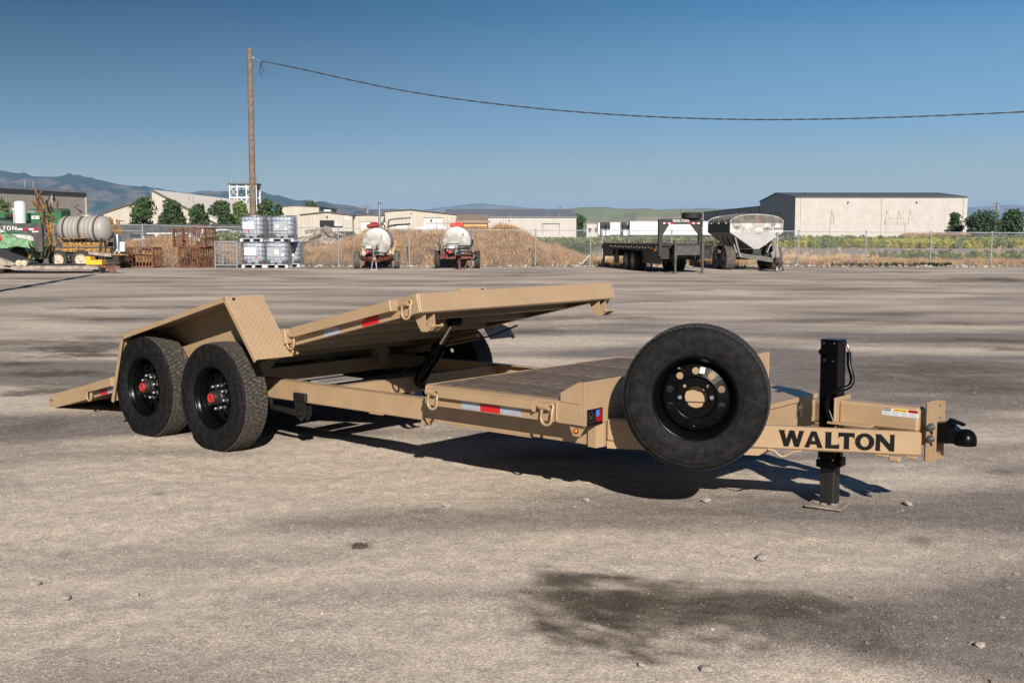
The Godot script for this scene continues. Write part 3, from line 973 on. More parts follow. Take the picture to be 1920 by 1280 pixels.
func make_tilt_deck(t: Node3D) -> void:
	var tan_: Material = M["tan paint"]
	var xf := Transform3D(Basis(Vector3(0, 0, 1), TILT), TILT_AT)
	var s := S()
	# side channels, front plate, tail; local x runs back from 0 to -4.66 along the deck, y up from the deck top
	for sd in [1.0, -1.0]:
		box(s, Vector3(-2.03, -0.058, 0.997 * sd), Vector3(3.98, 0.116, 0.008))
		box(s, Vector3(-2.03, -0.0035, 0.972 * sd), Vector3(3.98, 0.007, 0.050), 0.002)
		box(s, Vector3(-2.03, -0.1125, 0.972 * sd), Vector3(3.98, 0.007, 0.050), 0.002)
	var deck := obj("tilt_deck", s, tan_, t, xf)
	s = S()
	box(s, Vector3(-0.006, -0.058, 0.0), Vector3(0.010, 0.118, 2.0), 0.003)
	box(s, Vector3(-0.04, -0.0005, 0.0), Vector3(0.07, 0.006, 1.99), 0.002)
	box(s, Vector3(-0.04, -0.1165, 0.0), Vector3(0.07, 0.006, 1.99), 0.002)
	for sd in [1.0, -1.0]:
		box(s, Vector3(-0.034, -0.058, 1.0035 * sd), Vector3(0.046, 0.118, 0.008), 0.003)
	obj("front_plate", s, tan_, deck)
	for sd in [1.0, -1.0]:
		weld(Vector3(-0.0575, -0.002, 1.004 * sd), Vector3(-0.0575, -0.114, 1.004 * sd), deck)
		weld(Vector3(-0.002, 0.0, 1.006 * sd), Vector3(-0.002, -0.115, 1.006 * sd), deck)
	s = S()
	prism(s, PackedVector2Array([Vector2(-4.02, 0.0), Vector2(-4.02, -0.116), Vector2(-4.6, -0.116), Vector2(-4.69, -0.116), Vector2(-4.71, -0.1), Vector2(-4.665, 0.004)]), -1.006, 1.006)
	obj("tail_section", s, tan_, deck)
	for sd in [1.0, -1.0]:
		s = S()
		box(s, Vector3(-4.72, -0.075, 0.93 * sd), Vector3(0.05, 0.022, 0.03), 0.004)
		obj("ramp_hinge", s, tan_, deck)
		s = S()
		cyl(s, Vector3(-4.64, -0.045, 1.0055 * sd), Vector3(-4.64, -0.045, 1.012 * sd), 0.011, 0.009, 10)
		obj("marker_light", s, M["dark glass"], deck)
	# lengthwise bearers and crossing channels under the boards
	for z in [0.36, -0.36]:
		s = S()
		box(s, Vector3(-3.45, -0.150, z), Vector3(1.9, 0.068, 0.07), 0.004)
		box(s, Vector3(-3.45, -0.1855, z), Vector3(1.9, 0.007, 0.09), 0.002)
		obj("deck_bearer", s, tan_, deck)
	for k in 10:
		s = S()
		channel(s, -0.946, 0.946, -0.40 - 0.42 * k, -0.043, 0.04, 0.072, 0.006)
		obj("deck_joist", s, tan_, deck)
	var w := 1.89 / 10
	for k in 10:
		s = S()
		box(s, Vector3(-2.06, -0.022, -0.945 + w * (k + 0.5)), Vector3(3.9, 0.038, w - 0.006), 0.002)
		obj("deck_board", s, M["board %d" % (k % 3)], deck)
	# rub rails on stand-offs, lashing rings, tapes
	for sd in [1.0, -1.0]:
		for e in [[-1.17, -0.20], [-3.90, -3.53]]:
			s = S()
			var mid: float = (e[0] + e[1]) / 2
			box(s, Vector3(mid, -0.036, 1.056 * sd), Vector3(e[1] - e[0], 0.066, 0.010), 0.003)
			var rail := obj("rub_rail", s, tan_, deck)
			var n := 3 if e[1] - e[0] > 0.6 else 1
			for k in n + 1:
				s = S()
				var x: float = lerpf(e[0] + 0.05, e[1] - 0.05, float(k) / n)
				box(s, Vector3(x, -0.069, 1.026 * sd), Vector3(0.10, 0.006, 0.052), 0.002)
				box(s, Vector3(x, -0.035, 1.026 * sd), Vector3(0.012, 0.062, 0.05), 0.002)
				obj("stand_off", s, tan_, rail)
			s = S()
			box(s, Vector3(e[1] - 0.004, -0.035, 1.028 * sd), Vector3(0.01, 0.072, 0.062), 0.002)
			obj("stand_off", s, tan_, rail)
		for x in [-0.105, -1.245, -3.95]:
			var face := Transform3D(Basis(Vector3(0, 1, 0), 0.0 if sd > 0 else PI), Vector3(x, -0.04, 1.022 * sd))
			obj("ring_sleeve", sleeve_cache(), tan_, deck, face)
			obj("lashing_ring", ring_cache(), tan_, deck, face * Transform3D(Basis(Vector3(0, 0, 1), -TILT * 0.8), Vector3(0.02, 0.0, 0)))
		s = S()
		box(s, Vector3(-0.462, -0.088, 1.0022 * sd), Vector3(0.155, 0.05, 0.0025))
		obj("red_reflector", s, M["red reflector"], deck)
		s = S()
		box(s, Vector3(-0.845, -0.088, 1.0022 * sd), Vector3(0.155, 0.05, 0.0025))
		obj("silver_reflector", s, M["silver reflector"], deck)
		s = S()
		box(s, Vector3(-3.765, -0.092, 1.0022 * sd), Vector3(0.115, 0.045, 0.0025))
		obj("red_reflector", s, M["red reflector"], deck)
		s = S()
		box(s, Vector3(-3.655, -0.092, 1.0022 * sd), Vector3(0.105, 0.045, 0.0025))
		obj("silver_reflector", s, M["silver reflector"], deck)
		s = S()
		box(s, Vector3(-1.335, -0.052, 1.0025 * sd), Vector3(0.055, 0.07, 0.002))
		var st := obj("warning_sticker", s, M["white sticker"], deck)
		s = S()
		box(s, Vector3(-1.335, -0.026, 1.0042 * sd), Vector3(0.055, 0.018, 0.0016))
		obj("sticker_band", s, M["orange sticker"], st)
		s = S()
		for k in 4:
			box(s, Vector3(-1.335, -0.046 - 0.009 * k, 1.0040 * sd), Vector3(0.042, 0.0025, 0.0012))
		obj("sticker_lines", s, M["pale ink"], st)
	# latch hooks hanging behind the front plate
	for sd in [1.0, -1.0]:
		s = S()
		for z in [0.86, 0.94]:
			prism(s, PackedVector2Array([Vector2(-0.12, -0.12), Vector2(-0.035, -0.12), Vector2(-0.045, -0.19), Vector2(-0.01, -0.205), Vector2(0.02, -0.195), Vector2(0.02, -0.215), Vector2(-0.03, -0.235), Vector2(-0.085, -0.225), Vector2(-0.105, -0.18)]), z * sd - 0.006, z * sd + 0.006)
		box(s, Vector3(0.005, -0.208, 0.9 * sd), Vector3(0.035, 0.012, 0.1), 0.003)
		obj("deck_latch", s, tan_, deck)
	s = S()
	tube(s, [Vector3(-0.5, -0.2, -0.45), Vector3(-0.8, -0.23, -0.5), Vector3(-1.2, -0.22, -0.42), Vector3(-1.5, -0.3, -0.4), Vector3(-1.75, -0.36, -0.42)], 0.007, 6)
	tube(s, [Vector3(-0.62, -0.19, 0.0), Vector3(-0.9, -0.24, -0.1), Vector3(-1.3, -0.23, -0.3)], 0.007, 6)
	obj("hydraulic_hose", s, M["cable"], deck)

func weld(a: Vector3, b: Vector3, parent: Node) -> void:   # a rippled bead along a joint
	var s := S()
	var n := int(a.distance_to(b) / 0.007)
	var pts := []
	for i in n + 1:
		var k := 0.0011 * (1.0 if i % 2 == 0 else -0.6) + 0.0006 * sin(i * 1.7)
		pts.append(a.lerp(b, float(i) / n) + Vector3(k, k, k))
	tube(s, pts, 0.0034, 5)
	obj("weld_bead", s, M["tan paint"], parent)

var ring_m: Mesh
var sleeve_m: Mesh
func ring_cache() -> Mesh:
	if ring_m == null:
		ring_m = ring_mesh()
	return ring_m
func sleeve_cache() -> Mesh:
	if sleeve_m == null:
		sleeve_m = sleeve_mesh()
	return sleeve_m

func make_fenders(t: Node3D) -> void:
	# plates bent over the wheels, in deck axes: x along the deck, y up from it
	var xf := Transform3D(Basis(Vector3(0, 0, 1), TILT), TILT_AT)
	var inv := xf.affine_inverse()
	var p := []
	for q in [Vector3(0.572, 0.686, 0), Vector3(0.243, 1.087, 0), Vector3(-1.070, 0.752, 0), Vector3(-1.238, 0.240, 0)]:
		var a: Vector3 = inv * q
		p.append(Vector2(a.x, a.y))
	for sd in [1.0, -1.0]:
		var s := S()
		var lug := S()
		for k in 3:
			var a: Vector2 = p[k]
			var b: Vector2 = p[k + 1]
			var d := (b - a).normalized()
			var n := Vector2(d.y, -d.x)        # outwards
			var l := a.distance_to(b)
			if n.dot((a + b) * 0.5 - Vector2(-1.9, -0.2)) < 0.0:
				n = -n
			var th := 0.006
			var bas := Basis(Vector3(d.x, d.y, 0), Vector3(n.x, n.y, 0), Vector3(d.x, d.y, 0).cross(Vector3(n.x, n.y, 0)))
			var c := (a + b) * 0.5 - n * th * 0.5
			box(s, Vector3(c.x, c.y, 1.157 * sd), Vector3(l, th, 0.302), 0.0015, bas)
			# turned-down lip on the outside edge
			var lc := (a + b) * 0.5 - n * 0.017
			box(s, Vector3(lc.x, lc.y, 1.3105 * sd), Vector3(l + 0.004, 0.034, 0.006), 0.002, bas)
			# raised lugs of the tread plate
			var rows := int(0.29 / 0.0195)
			var cols := int(l / 0.0195)
			for i in cols:
				for j in rows:
					var u := (i + 0.5) / cols * l
					var z := 1.012 + (j + 0.5) / rows * 0.292
					var g := 0.75 if (i + j) % 2 == 0 else -0.75
					var base := a + d * u
					var o := Vector3(base.x, base.y, z * sd)
					var dx := Vector3(d.x, d.y, 0)
					var nn := Vector3(n.x, n.y, 0)
					var along := (dx * cos(g) + Vector3(0, 0, sd) * sin(g)) * 0.0105
					var side := (dx * -sin(g) + Vector3(0, 0, sd) * cos(g)) * 0.003
					var top := nn * 0.0019
					for f in [[o + along, o + side, o + top], [o + side, o - along, o + top], [o - along, o - side, o + top], [o - side, o + along, o + top]]:
						conv(lug, f, o - nn * 0.01)
		# skirt between the fender and the deck
		var sk := PackedVector2Array([p[0] + Vector2(-0.13, 0.045), p[1], p[2], Vector2(p[3].x + 0.02, -0.06), Vector2(p[2].x + 0.02, -0.118), Vector2(p[0].x - 0.16, -0.118)])
		prism(s, sk, 1.0045 * sd, 1.0095 * sd)
		box(s, Vector3(p[0].x - 0.005, -0.048, 1.03 * sd), Vector3(0.03, 0.10, 0.05), 0.004)
		var f := obj("fender", s, M["tan paint"], t, xf if sd > 0 else Transform3D(xf.basis, xf.origin + Vector3(0, -0.03, 0)))
		stuff(obj("tread_lugs", lug, M["tan paint"], f))
		s = S()
		var m: Vector2 = p[1] + (p[0] - p[1]).normalized() * 0.025
		var nn2 := Vector3(-(p[0] - p[1]).normalized().y, (p[0] - p[1]).normalized().x, 0)
		cyl(s, Vector3(m.x, m.y, 1.255 * sd), Vector3(m.x, m.y, 1.255 * sd) + nn2 * 0.008, 0.0125, 0.0105, 14)
		ball(s, Vector3(m.x, m.y, 1.255 * sd) + nn2 * 0.007, Vector3(0.009, 0.009, 0.009), 10)
		obj("marker_light", s, M["dark glass"], f)
		s = S()
		box(s, Vector3(-1.95, -0.145, 0.93 * sd), Vector3(1.25, 0.05, 0.05), 0.004)
		obj("stiffener", s, M["tan paint"], f)

func make_ram(t: Node3D) -> void:
	var foot := Vector3(0.72, 0.385, 0.0)
	var top := Vector3(1.118, 0.885, 0.0)
	var d := (top - foot).normalized()
	var s := S()
	for z in [-0.028, 0.030]:
		cyl(s, foot + d * 0.03 + Vector3(0, 0, z), foot + d * 0.40 + Vector3(0, 0, z), 0.034 if z < 0 else 0.026, 0.034 if z < 0 else 0.026, 18)
	cyl(s, foot + d * 0.36, foot + d * 0.40, 0.052, 0.052, 18)
	cyl(s, foot + d * 0.395 + Vector3(0, 0, 0.01), foot + d * 0.42 + Vector3(0, 0, 0.01), 0.044, 0.036, 18)
	cyl(s, foot + Vector3(0, 0, -0.05), foot + Vector3(0, 0, 0.05), 0.028, 0.028, 14)
	tube(s, [foot + d * 0.06 + Vector3(0.03, 0, 0.06), foot + d * 0.2 + Vector3(0.02, 0, 0.062), foot + d * 0.37 + Vector3(0.0, 0, 0.052)], 0.009, 6)
	tube(s, [foot + d * 0.05 + Vector3(0.05, -0.01, 0.06), foot + Vector3(0.09, 0.0, 0.04), foot + Vector3(0.12, 0.02, -0.1)], 0.009, 6)
	var ram := obj("lift_cylinder", s, M["black paint"], t)
	s = S()
	cyl(s, top + Vector3(0, 0, -0.05), top + Vector3(0, 0, 0.05), 0.032, 0.032, 14)
	obj("rod_eye", s, M["black paint"], ram)
	s = S()
	cyl(s, foot + d * 0.40 + Vector3(0, 0, 0.005), top - d * 0.02 + Vector3(0, 0, 0.005), 0.0175, 0.0175, 14)
	obj("piston_rod", s, M["chrome"], ram)
	for z in [-0.06, 0.06]:
		s = S()
		prism(s, PackedVector2Array([Vector2(0.66, 0.345), Vector2(0.79, 0.345), Vector2(0.77, 0.43), Vector2(0.69, 0.43)]), z - 0.005, z + 0.005)
		obj("cylinder_bracket", s, M["tan paint"], t)
	s = S()
	cyl(s, foot + Vector3(0, 0, 0.05), foot + Vector3(0, 0, 0.082), 0.018, 0.016, 10)
	obj("pivot_pin", s, M["zinc"], ram)

func make_fixed_deck(t: Node3D) -> void:
	var tan_: Material = M["tan paint"]
	var s := S()
	for sd in [1.0, -1.0]:
		box(s, Vector3(2.445, 0.543, 1.026 * sd), Vector3(1.18, 0.120, 0.008))
		box(s, Vector3(2.445, 0.600, 0.998 * sd), Vector3(1.18, 0.007, 0.058), 0.002)
		box(s, Vector3(2.445, 0.4865, 0.998 * sd), Vector3(1.18, 0.007, 0.058), 0.002)
	box(s, Vector3(1.86, 0.545, 0.0), Vector3(0.012, 0.124, 2.052), 0.003)
	for x in [2.1, 2.4, 2.7]:
		channel(s, -0.968, 0.968, x, 0.560, 0.05, 0.072, 0.006)
	var deck := obj("fixed_deck", s, tan_, t)
	var w := 1.93 / 11
	for k in 11:
		s = S()
		box(s, Vector3(2.437, 0.585 + 0.0012 * ((k * 7) % 3), -0.965 + w * (k + 0.5)), Vector3(1.136, 0.038, w - 0.009), 0.0025)
		obj("deck_board", s, M["board %d" % ((k * 5) % 3)], deck)
	# headboard: front plate with folded cheeks
	s = S()
	box(s, Vector3(3.040, 0.598, 0.0), Vector3(0.007, 0.240, 2.068), 0.003)
	for sd in [1.0, -1.0]:
		prism(s, PackedVector2Array([Vector2(2.884, 0.603), Vector2(3.037, 0.603), Vector2(3.037, 0.717), Vector2(3.008, 0.717), Vector2(2.884, 0.650)]), 1.027 * sd, 1.034 * sd)
		prism(s, PackedVector2Array([Vector2(3.034, 0.480), Vector2(3.0365, 0.480), Vector2(3.0365, 0.598), Vector2(3.034, 0.598)]), 1.0 * sd, 1.032 * sd)
		box(s, Vector3(3.02, 0.541, 1.0295 * sd), Vector3(0.032, 0.118, 0.006), 0.001)
		box(s, Vector3(2.97, 0.6035, 1.005 * sd), Vector3(0.13, 0.006, 0.05), 0.001)
	obj("headboard", s, tan_, t)
	for sd in [1.0, -1.0]:
		s = S()
		box(s, Vector3(2.345, 0.566, 1.062 * sd), Vector3(0.73, 0.050, 0.010), 0.003)
		var rail := obj("rub_rail", s, tan_, deck)
		for x in [2.02, 2.665]:
			s = S()
			box(s, Vector3(x, 0.538, 1.044 * sd), Vector3(0.11, 0.006, 0.028), 0.002)
			box(s, Vector3(x + 0.03, 0.566, 1.042 * sd), Vector3(0.012, 0.05, 0.026), 0.002)
			obj("stand_off", s, tan_, rail)
		s = S()
		box(s, Vector3(2.713, 0.562, 1.048 * sd), Vector3(0.010, 0.064, 0.038), 0.002)
		obj("stand_off", s, tan_, rail)
		for x in [1.925, 2.795]:
			var face := Transform3D(Basis(Vector3(0, 1, 0), 0.0 if sd > 0 else PI), Vector3(x, 0.567, 1.053 * sd))
			obj("ring_sleeve", sleeve_cache(), tan_, deck, face)
			obj("lashing_ring", ring_cache(), tan_, deck, face * Transform3D(Basis(), Vector3(0.018, 0.0, 0)))
			s = S()
			box(s, Vector3(x - 0.062 if x < 2.0 else x + 0.065, 0.543, 1.036 * sd), Vector3(0.012, 0.11, 0.014), 0.003)
			obj("ring_stop", s, tan_, deck)
		for e in [[2.22, "silver reflector", 0.145], [2.37, "red reflector", 0.15], [2.522, "silver reflector", 0.15]]:
			s = S()
			box(s, Vector3(e[0], 0.511, 1.0312 * sd), Vector3(e[2], 0.046, 0.0025))
			obj(e[1].replace(" ", "_"), s, M[e[1]], deck)
		# amber side lamp on a little triangular plate
		s = S()
		prism(s, PackedVector2Array([Vector2(2.915, 0.482), Vector2(3.034, 0.482), Vector2(2.995, 0.415), Vector2(2.95, 0.415)]), 1.000 * sd, 1.006 * sd)
		obj("lamp_plate", s, tan_, deck)
		s = S()
		cyl(s, Vector3(2.972, 0.446, 1.006 * sd), Vector3(2.972, 0.446, 1.012 * sd), 0.0155, 0.0145, 16)
		obj("lamp_rim", s, M["black plastic"], deck)
		s = S()
		ball(s, Vector3(2.972, 0.446, 1.012 * sd), Vector3(0.0115, 0.0115, 0.008), 12)
		obj("side_lamp", s, M["amber lens"], deck)
	for sd in [1.0, -1.0]:
		for e in [[Vector3(3.0425, 0.483, 1.0335), Vector3(3.0425, 0.716, 1.0335)], [Vector3(2.886, 0.6015, 1.0315), Vector3(3.038, 0.6015, 1.0315)]]:
			weld(e[0] * Vector3(1, 1, sd), e[1] * Vector3(1, 1, sd), deck)
	# badge: dark plate with a ringed W and a small flag
	s = S()
	box(s, Vector3(3.0446, 0.5225, 0.937), Vector3(0.0016, 0.088, 0.142))
	var badge := obj("badge", s, M["ink"], t)
	s = S()
	var face := Transform3D(Basis(Vector3(0, 0, -1), Vector3(0, 1, 0), Vector3(1, 0, 0)), Vector3(3.0458, 0.5225, 0.974))
	ring2d(s, 0.032, 0.028, 0.0008, face)
	prism(s, PackedVector2Array([Vector2(-0.017, 0.014), Vector2(-0.008, -0.014), Vector2(-0.003, -0.014), Vector2(0.0, -0.002), Vector2(0.003, -0.014), Vector2(0.008, -0.014), Vector2(0.017, 0.014), Vector2(0.010, 0.014), Vector2(0.005, -0.004), Vector2(0.002, 0.010), Vector2(-0.002, 0.010), Vector2(-0.005, -0.004), Vector2(-0.010, 0.014)]), 0.0, 0.0008, face)
	obj("ringed_w", s, M["grey bed paint"], badge)
	s = S()
	box(s, Vector3(3.0458, 0.5405, 0.914), Vector3(0.0014, 0.034, 0.028))
	obj("flag_canton", s, M["blue sticker"], badge)
	s = S()
	for k in 6:
		var y := 0.556 - 0.0115 * k
		var z0 := 0.900 if k < 3 else 0.928
		box(s, Vector3(3.0458, y, (z0 + 0.874) / 2), Vector3(0.0014, 0.0062, z0 - 0.874))
	obj("flag_stripes", s, M["red reflector"], badge)

func ring2d(s: SurfaceTool, ro: float, ri: float, th: float, xf: Transform3D, n := 32, sx := 1.0) -> void:
	for k in n:
		var a := Vector2(cos(TAU * k / n) * sx, sin(TAU * k / n))
		var b := Vector2(cos(TAU * (k + 1) / n) * sx, sin(TAU * (k + 1) / n))
		prism(s, PackedVector2Array([a * ri, a * ro, b * ro, b * ri]), 0.0, th, xf)

func make_tongue(t: Node3D) -> void:
	var tan_: Material = M["tan paint"]
	var ang := deg_to_rad(25.0)
	var s := S()
	for sd in [1.0, -1.0]:
		s = S()
		var a := Vector3(3.045, 0.4385, (0.847 - 0.0276) * sd)
		var b := Vector3(4.522, 0.4385, (0.1585 - 0.0276) * sd)
		beam(s, a, b, 0.05, 0.123, 0.009)
		var bm := obj("tongue_beam", s, tan_, t)
		s = S()
		# pressed name on the outer face
		var dir := Vector3(cos(ang), 0, -sin(ang))
		var out := Vector3(sin(ang), 0, cos(ang))
		var org := Vector3(3.889, 0.3965, 0.454) + out * 0.0
		var xf := Transform3D(Basis(dir, Vector3.UP, out) * Basis.from_scale(Vector3(0.0825, 0.0865, 1.0)), org)
		if sd < 0:
			xf = Transform3D(Basis(Vector3(-dir.x, 0, dir.z), Vector3.UP, Vector3(out.x, 0, -out.z)) * Basis.from_scale(Vector3(0.0825, 0.0865, 1.0)), Vector3(4.415, 0.3965, -0.209))
		name_letters(s, xf)
		obj("lettering", s, M["ink"], bm)
		s = S()
		tube(s, [Vector3(3.835, 0.3745, 0.468 * sd), Vector3(3.865, 0.368, 0.455 * sd), Vector3(3.888, 0.345, 0.444 * sd), Vector3(3.905, 0.338, 0.436 * sd), Vector3(3.925, 0.347, 0.427 * sd), Vector3(3.955, 0.368, 0.413 * sd), Vector3(3.995, 0.3745, 0.395 * sd)], 0.0062, 6)
		obj("chain_loop", s, tan_, t)
		s = S()
		hexa(s, [Vector3(3.05, 0.335, 0.83 * sd), Vector3(3.79, 0.337, 0.485 * sd), Vector3(3.84, 0.376, 0.462 * sd), Vector3(3.05, 0.376, 0.83 * sd), Vector3(3.05, 0.335, 0.74 * sd), Vector3(3.79, 0.337, 0.40 * sd), Vector3(3.84, 0.376, 0.38 * sd), Vector3(3.05, 0.376, 0.74 * sd)])
		obj("tongue_gusset", s, tan_, t)
	s = S()
	box(s, Vector3(4.35, 0.3715, 0.225), Vector3(0.08, 0.010, 0.02), 0.003)
	box(s, Vector3(4.415, 0.356, 0.2), Vector3(0.06, 0.028, 0.03), 0.006)
	box(s, Vector3(4.49, 0.372, 0.17), Vector3(0.05, 0.012, 0.04), 0.003)
	obj("clevis", s, tan_, t)
	# centre tube above the tongue
	s = S()
	box(s, Vector3(4.255, 0.5425, 0.0), Vector3(0.44, 0.130, 0.11), 0.014)
	box(s, Vector3(4.033, 0.5425, 0.0), Vector3(0.012, 0.165, 0.2), 0.004)
	box(s, Vector3(4.12, 0.4895, 0.0), Vector3(0.24, 0.012, 0.24), 0.003)
	var ct := obj("centre_tube", s, tan_, t)
	s = S()
	box(s, Vector3(4.378, 0.5745, 0.0562), Vector3(0.196, 0.040, 0.0016))
	var st := obj("warning_sticker", s, M["white sticker"], ct)
	for e in [[4.307, 0.0445, "ink"], [4.378, 0.0755, "yellow sticker"], [4.448, 0.053, "red reflector"]]:
		s = S()
		box(s, Vector3(e[0], 0.587, 0.0574), Vector3(e[1], 0.0135, 0.0014))
		obj("sticker_band", s, M[e[2]], st)
	for e in [["DANGER", 4.307, "red reflector", 0.0074], ["CAUTION GUIDE", 4.38, "ink", 0.0066], ["WARNING", 4.448, "ink", 0.0066]]:
		obj("sticker_words", lettering(e[0], e[3], 0.0008), M[e[2]] if e[0] != "DANGER" else M["white sticker"], st, Transform3D(Basis(), Vector3(e[1], 0.587, 0.0586)))
	s = S()
	for col in 4:
		for k in 5:
			box(s, Vector3(4.306 + 0.047 * col, 0.5765 - 0.0044 * k, 0.0573), Vector3(0.040 - 0.004 * ((k * 3 + col) % 3), 0.0016, 0.0010))
	obj("sticker_lines", s, M["pale ink"], st)
	# upright channel with bolt holes for the coupler
	s = S()
	var flange := [[0.055, 0.335, 0.640], [-0.055, 0.335, 0.645]]
	for f in flange:
		# a strip pierced by holes, made of rings of plates between the holes
		var y: float = f[1]
		var n := 5
		var st_: float = (f[2] - f[1]) / n
		for k in n:
			var c := Vector3(4.545, y + st_ * (k + 0.5), f[0])
			pierced(s, c, 0.052, st_, 0.0095, 0.010)
	box(s, Vector3(4.513, 0.4875, 0.0), Vector3(0.010, 0.305, 0.10), 0.002)
	obj("coupler_channel", s, tan_, t)
	for y in [0.457, 0.518]:
		s = S()
		cyl(s, Vector3(4.545, y, 0.06), Vector3(4.545, y, 0.0635), 0.021, 0.021, 18)
		cyl(s, Vector3(4.545, y, 0.0635), Vector3(4.545, y, 0.075), 0.0165, 0.0155, 6)
		cyl(s, Vector3(4.545, y, 0.075), Vector3(4.545, y, 0.082), 0.009, 0.008, 10)
		obj("bolt", s, M["zinc"], t)
	# cast coupler
	s = S()
	prism(s, PackedVector2Array([Vector2(4.52, 0.438), Vector2(4.625, 0.438), Vector2(4.625, 0.535), Vector2(4.60, 0.545), Vector2(4.52, 0.53)]), -0.042, 0.042)
	hexa(s, [Vector3(4.625, 0.44, -0.042), Vector3(4.625, 0.44, 0.042), Vector3(4.625, 0.535, 0.042), Vector3(4.625, 0.535, -0.042), Vector3(4.68, 0.44, -0.03), Vector3(4.68, 0.44, 0.03), Vector3(4.68, 0.50, 0.03), Vector3(4.68, 0.50, -0.03)])
	lathe(s, [Vector2(0.0, 0.435), Vector2(0.054, 0.435), Vector2(0.056, 0.455), Vector2(0.053, 0.48), Vector2(0.042, 0.502), Vector2(0.022, 0.515), Vector2(0.0, 0.518)], 22, Transform3D(Basis(), Vector3(4.70, 0, 0)), 1.0)
	box(s, Vector3(4.655, 0.548, 0.0), Vector3(0.085, 0.016, 0.03), 0.005, Basis(Vector3(0, 0, 1), -0.28))
	box(s, Vector3(4.628, 0.542, 0.0), Vector3(0.05, 0.03, 0.045), 0.010)
	obj("coupler", s, M["black paint"], t)
	make_jack(t)
	# tool box in the fork of the tongue
	s = S()
	hexa(s, [Vector3(3.70, 0.385, 0.37), Vector3(3.70, 0.553, 0.37), Vector3(3.70, 0.553, -0.37), Vector3(3.70, 0.385, -0.37), Vector3(3.06, 0.385, 0.655), Vector3(3.06, 0.553, 0.655), Vector3(3.06, 0.553, -0.655), Vector3(3.06, 0.385, -0.655)])
	var tb := obj("tool_box", s, M["tan paint"], t)
	s = S()
	hexa(s, [Vector3(3.712, 0.545, 0.378), Vector3(3.712, 0.572, 0.378), Vector3(3.712, 0.572, -0.378), Vector3(3.712, 0.545, -0.378), Vector3(3.055, 0.545, 0.665), Vector3(3.055, 0.572, 0.665), Vector3(3.055, 0.572, -0.665), Vector3(3.055, 0.545, -0.665)])
	obj("box_lid", s, M["tan paint"], tb)
	s = S()
	box(s, Vector3(3.703, 0.497, -0.155), Vector3(0.008, 0.082, 0.062), 0.003)
	cyl(s, Vector3(3.707, 0.515, -0.155), Vector3(3.72, 0.515, -0.155), 0.017, 0.015, 12)
	box(s, Vector3(3.711, 0.476, -0.155), Vector3(0.01, 0.032, 0.034), 0.004)
	obj("latch", s, M["chrome"], tb)
	# spare wheel on a post beside the tongue, facing outwards
	var wc := Vector3(3.58, 0.666, 0.777)
	var wb := Basis(Vector3.UP, deg_to_rad(26.5))
	s = S()
	var back := wb * Vector3(0, 0, -1)
	box(s, wc + back * 0.045 + Vector3(0, -0.055, 0), Vector3(0.10, 0.30, 0.05), 0.006, wb)
	box(s, wc + back * 0.012 + Vector3(0, -0.004, 0), Vector3(0.19, 0.055, 0.012), 0.004, wb)
	box(s, wc + back * 0.105 + Vector3(0, -0.155, 0), Vector3(0.10, 0.10, 0.13), 0.006, wb)
	obj("spare_wheel_bracket", s, tan_, t)
	var sw := make_wheel(t, "spare_wheel", Transform3D(wb * Basis(Vector3(0, 0, 1), PI / 2 + 0.02).scaled(Vector3.ONE * 0.985), wc), false)
	for k in [0, 4]:
		s = S()
		var c := Vector3(cos(TAU * (k + 2.5) / 8 - 0.39), sin(TAU * (k + 2.5) / 8 - 0.39), 0) * 0.0826
		cyl(s, c + Vector3(0, 0, 0.031), c + Vector3(0, 0, 0.052), 0.0125, 0.0115, 6)
		cyl(s, c + Vector3(0, 0, 0.05), c + Vector3(0, 0, 0.064), 0.008, 0.007, 10)
		obj("wheel_nut", s, M["zinc"], sw)
	s = S()
	box(s, Vector3(0.143, -0.035, 0.0385), Vector3(0.033, 0.026, 0.0012), 0.0, Basis(Vector3(0, 0, 1), -0.2) * Basis(Vector3(0, 1, 0), 0.28))
	obj("rim_sticker", s, M["white sticker"], sw)

func pierced(s: SurfaceTool, c: Vector3, w: float, h: float, r: float, th: float) -> void:   # a plate in the xy plane with one round hole
	var n := 16
	for k in n:
		var q := []
		for e in [k, k + 1]:
			var d := Vector2(cos(TAU * (e + 0.5) / n), sin(TAU * (e + 0.5) / n))
			var m := minf(w / 2 / maxf(absf(d.x), 1e-5), h / 2 / maxf(absf(d.y), 1e-5))
			q.append([d * r, d * m])
		# keep square corners
		var poly := [q[0][0], q[0][1]]
		if absf(absf(q[0][1].x) - w / 2) < 1e-5 and absf(absf(q[1][1].x) - w / 2) > 1e-5 or absf(absf(q[0][1].x) - w / 2) > 1e-5 and absf(absf(q[1][1].x) - w / 2) < 1e-5:
			poly.append(Vector2(signf(q[0][1].x + q[1][1].x) * w / 2, signf(q[0][1].y + q[1][1].y) * h / 2))
		poly.append(q[1][1])
		poly.append(q[1][0])
		prism(s, PackedVector2Array(poly), -th / 2, th / 2, Transform3D(Basis(), c))

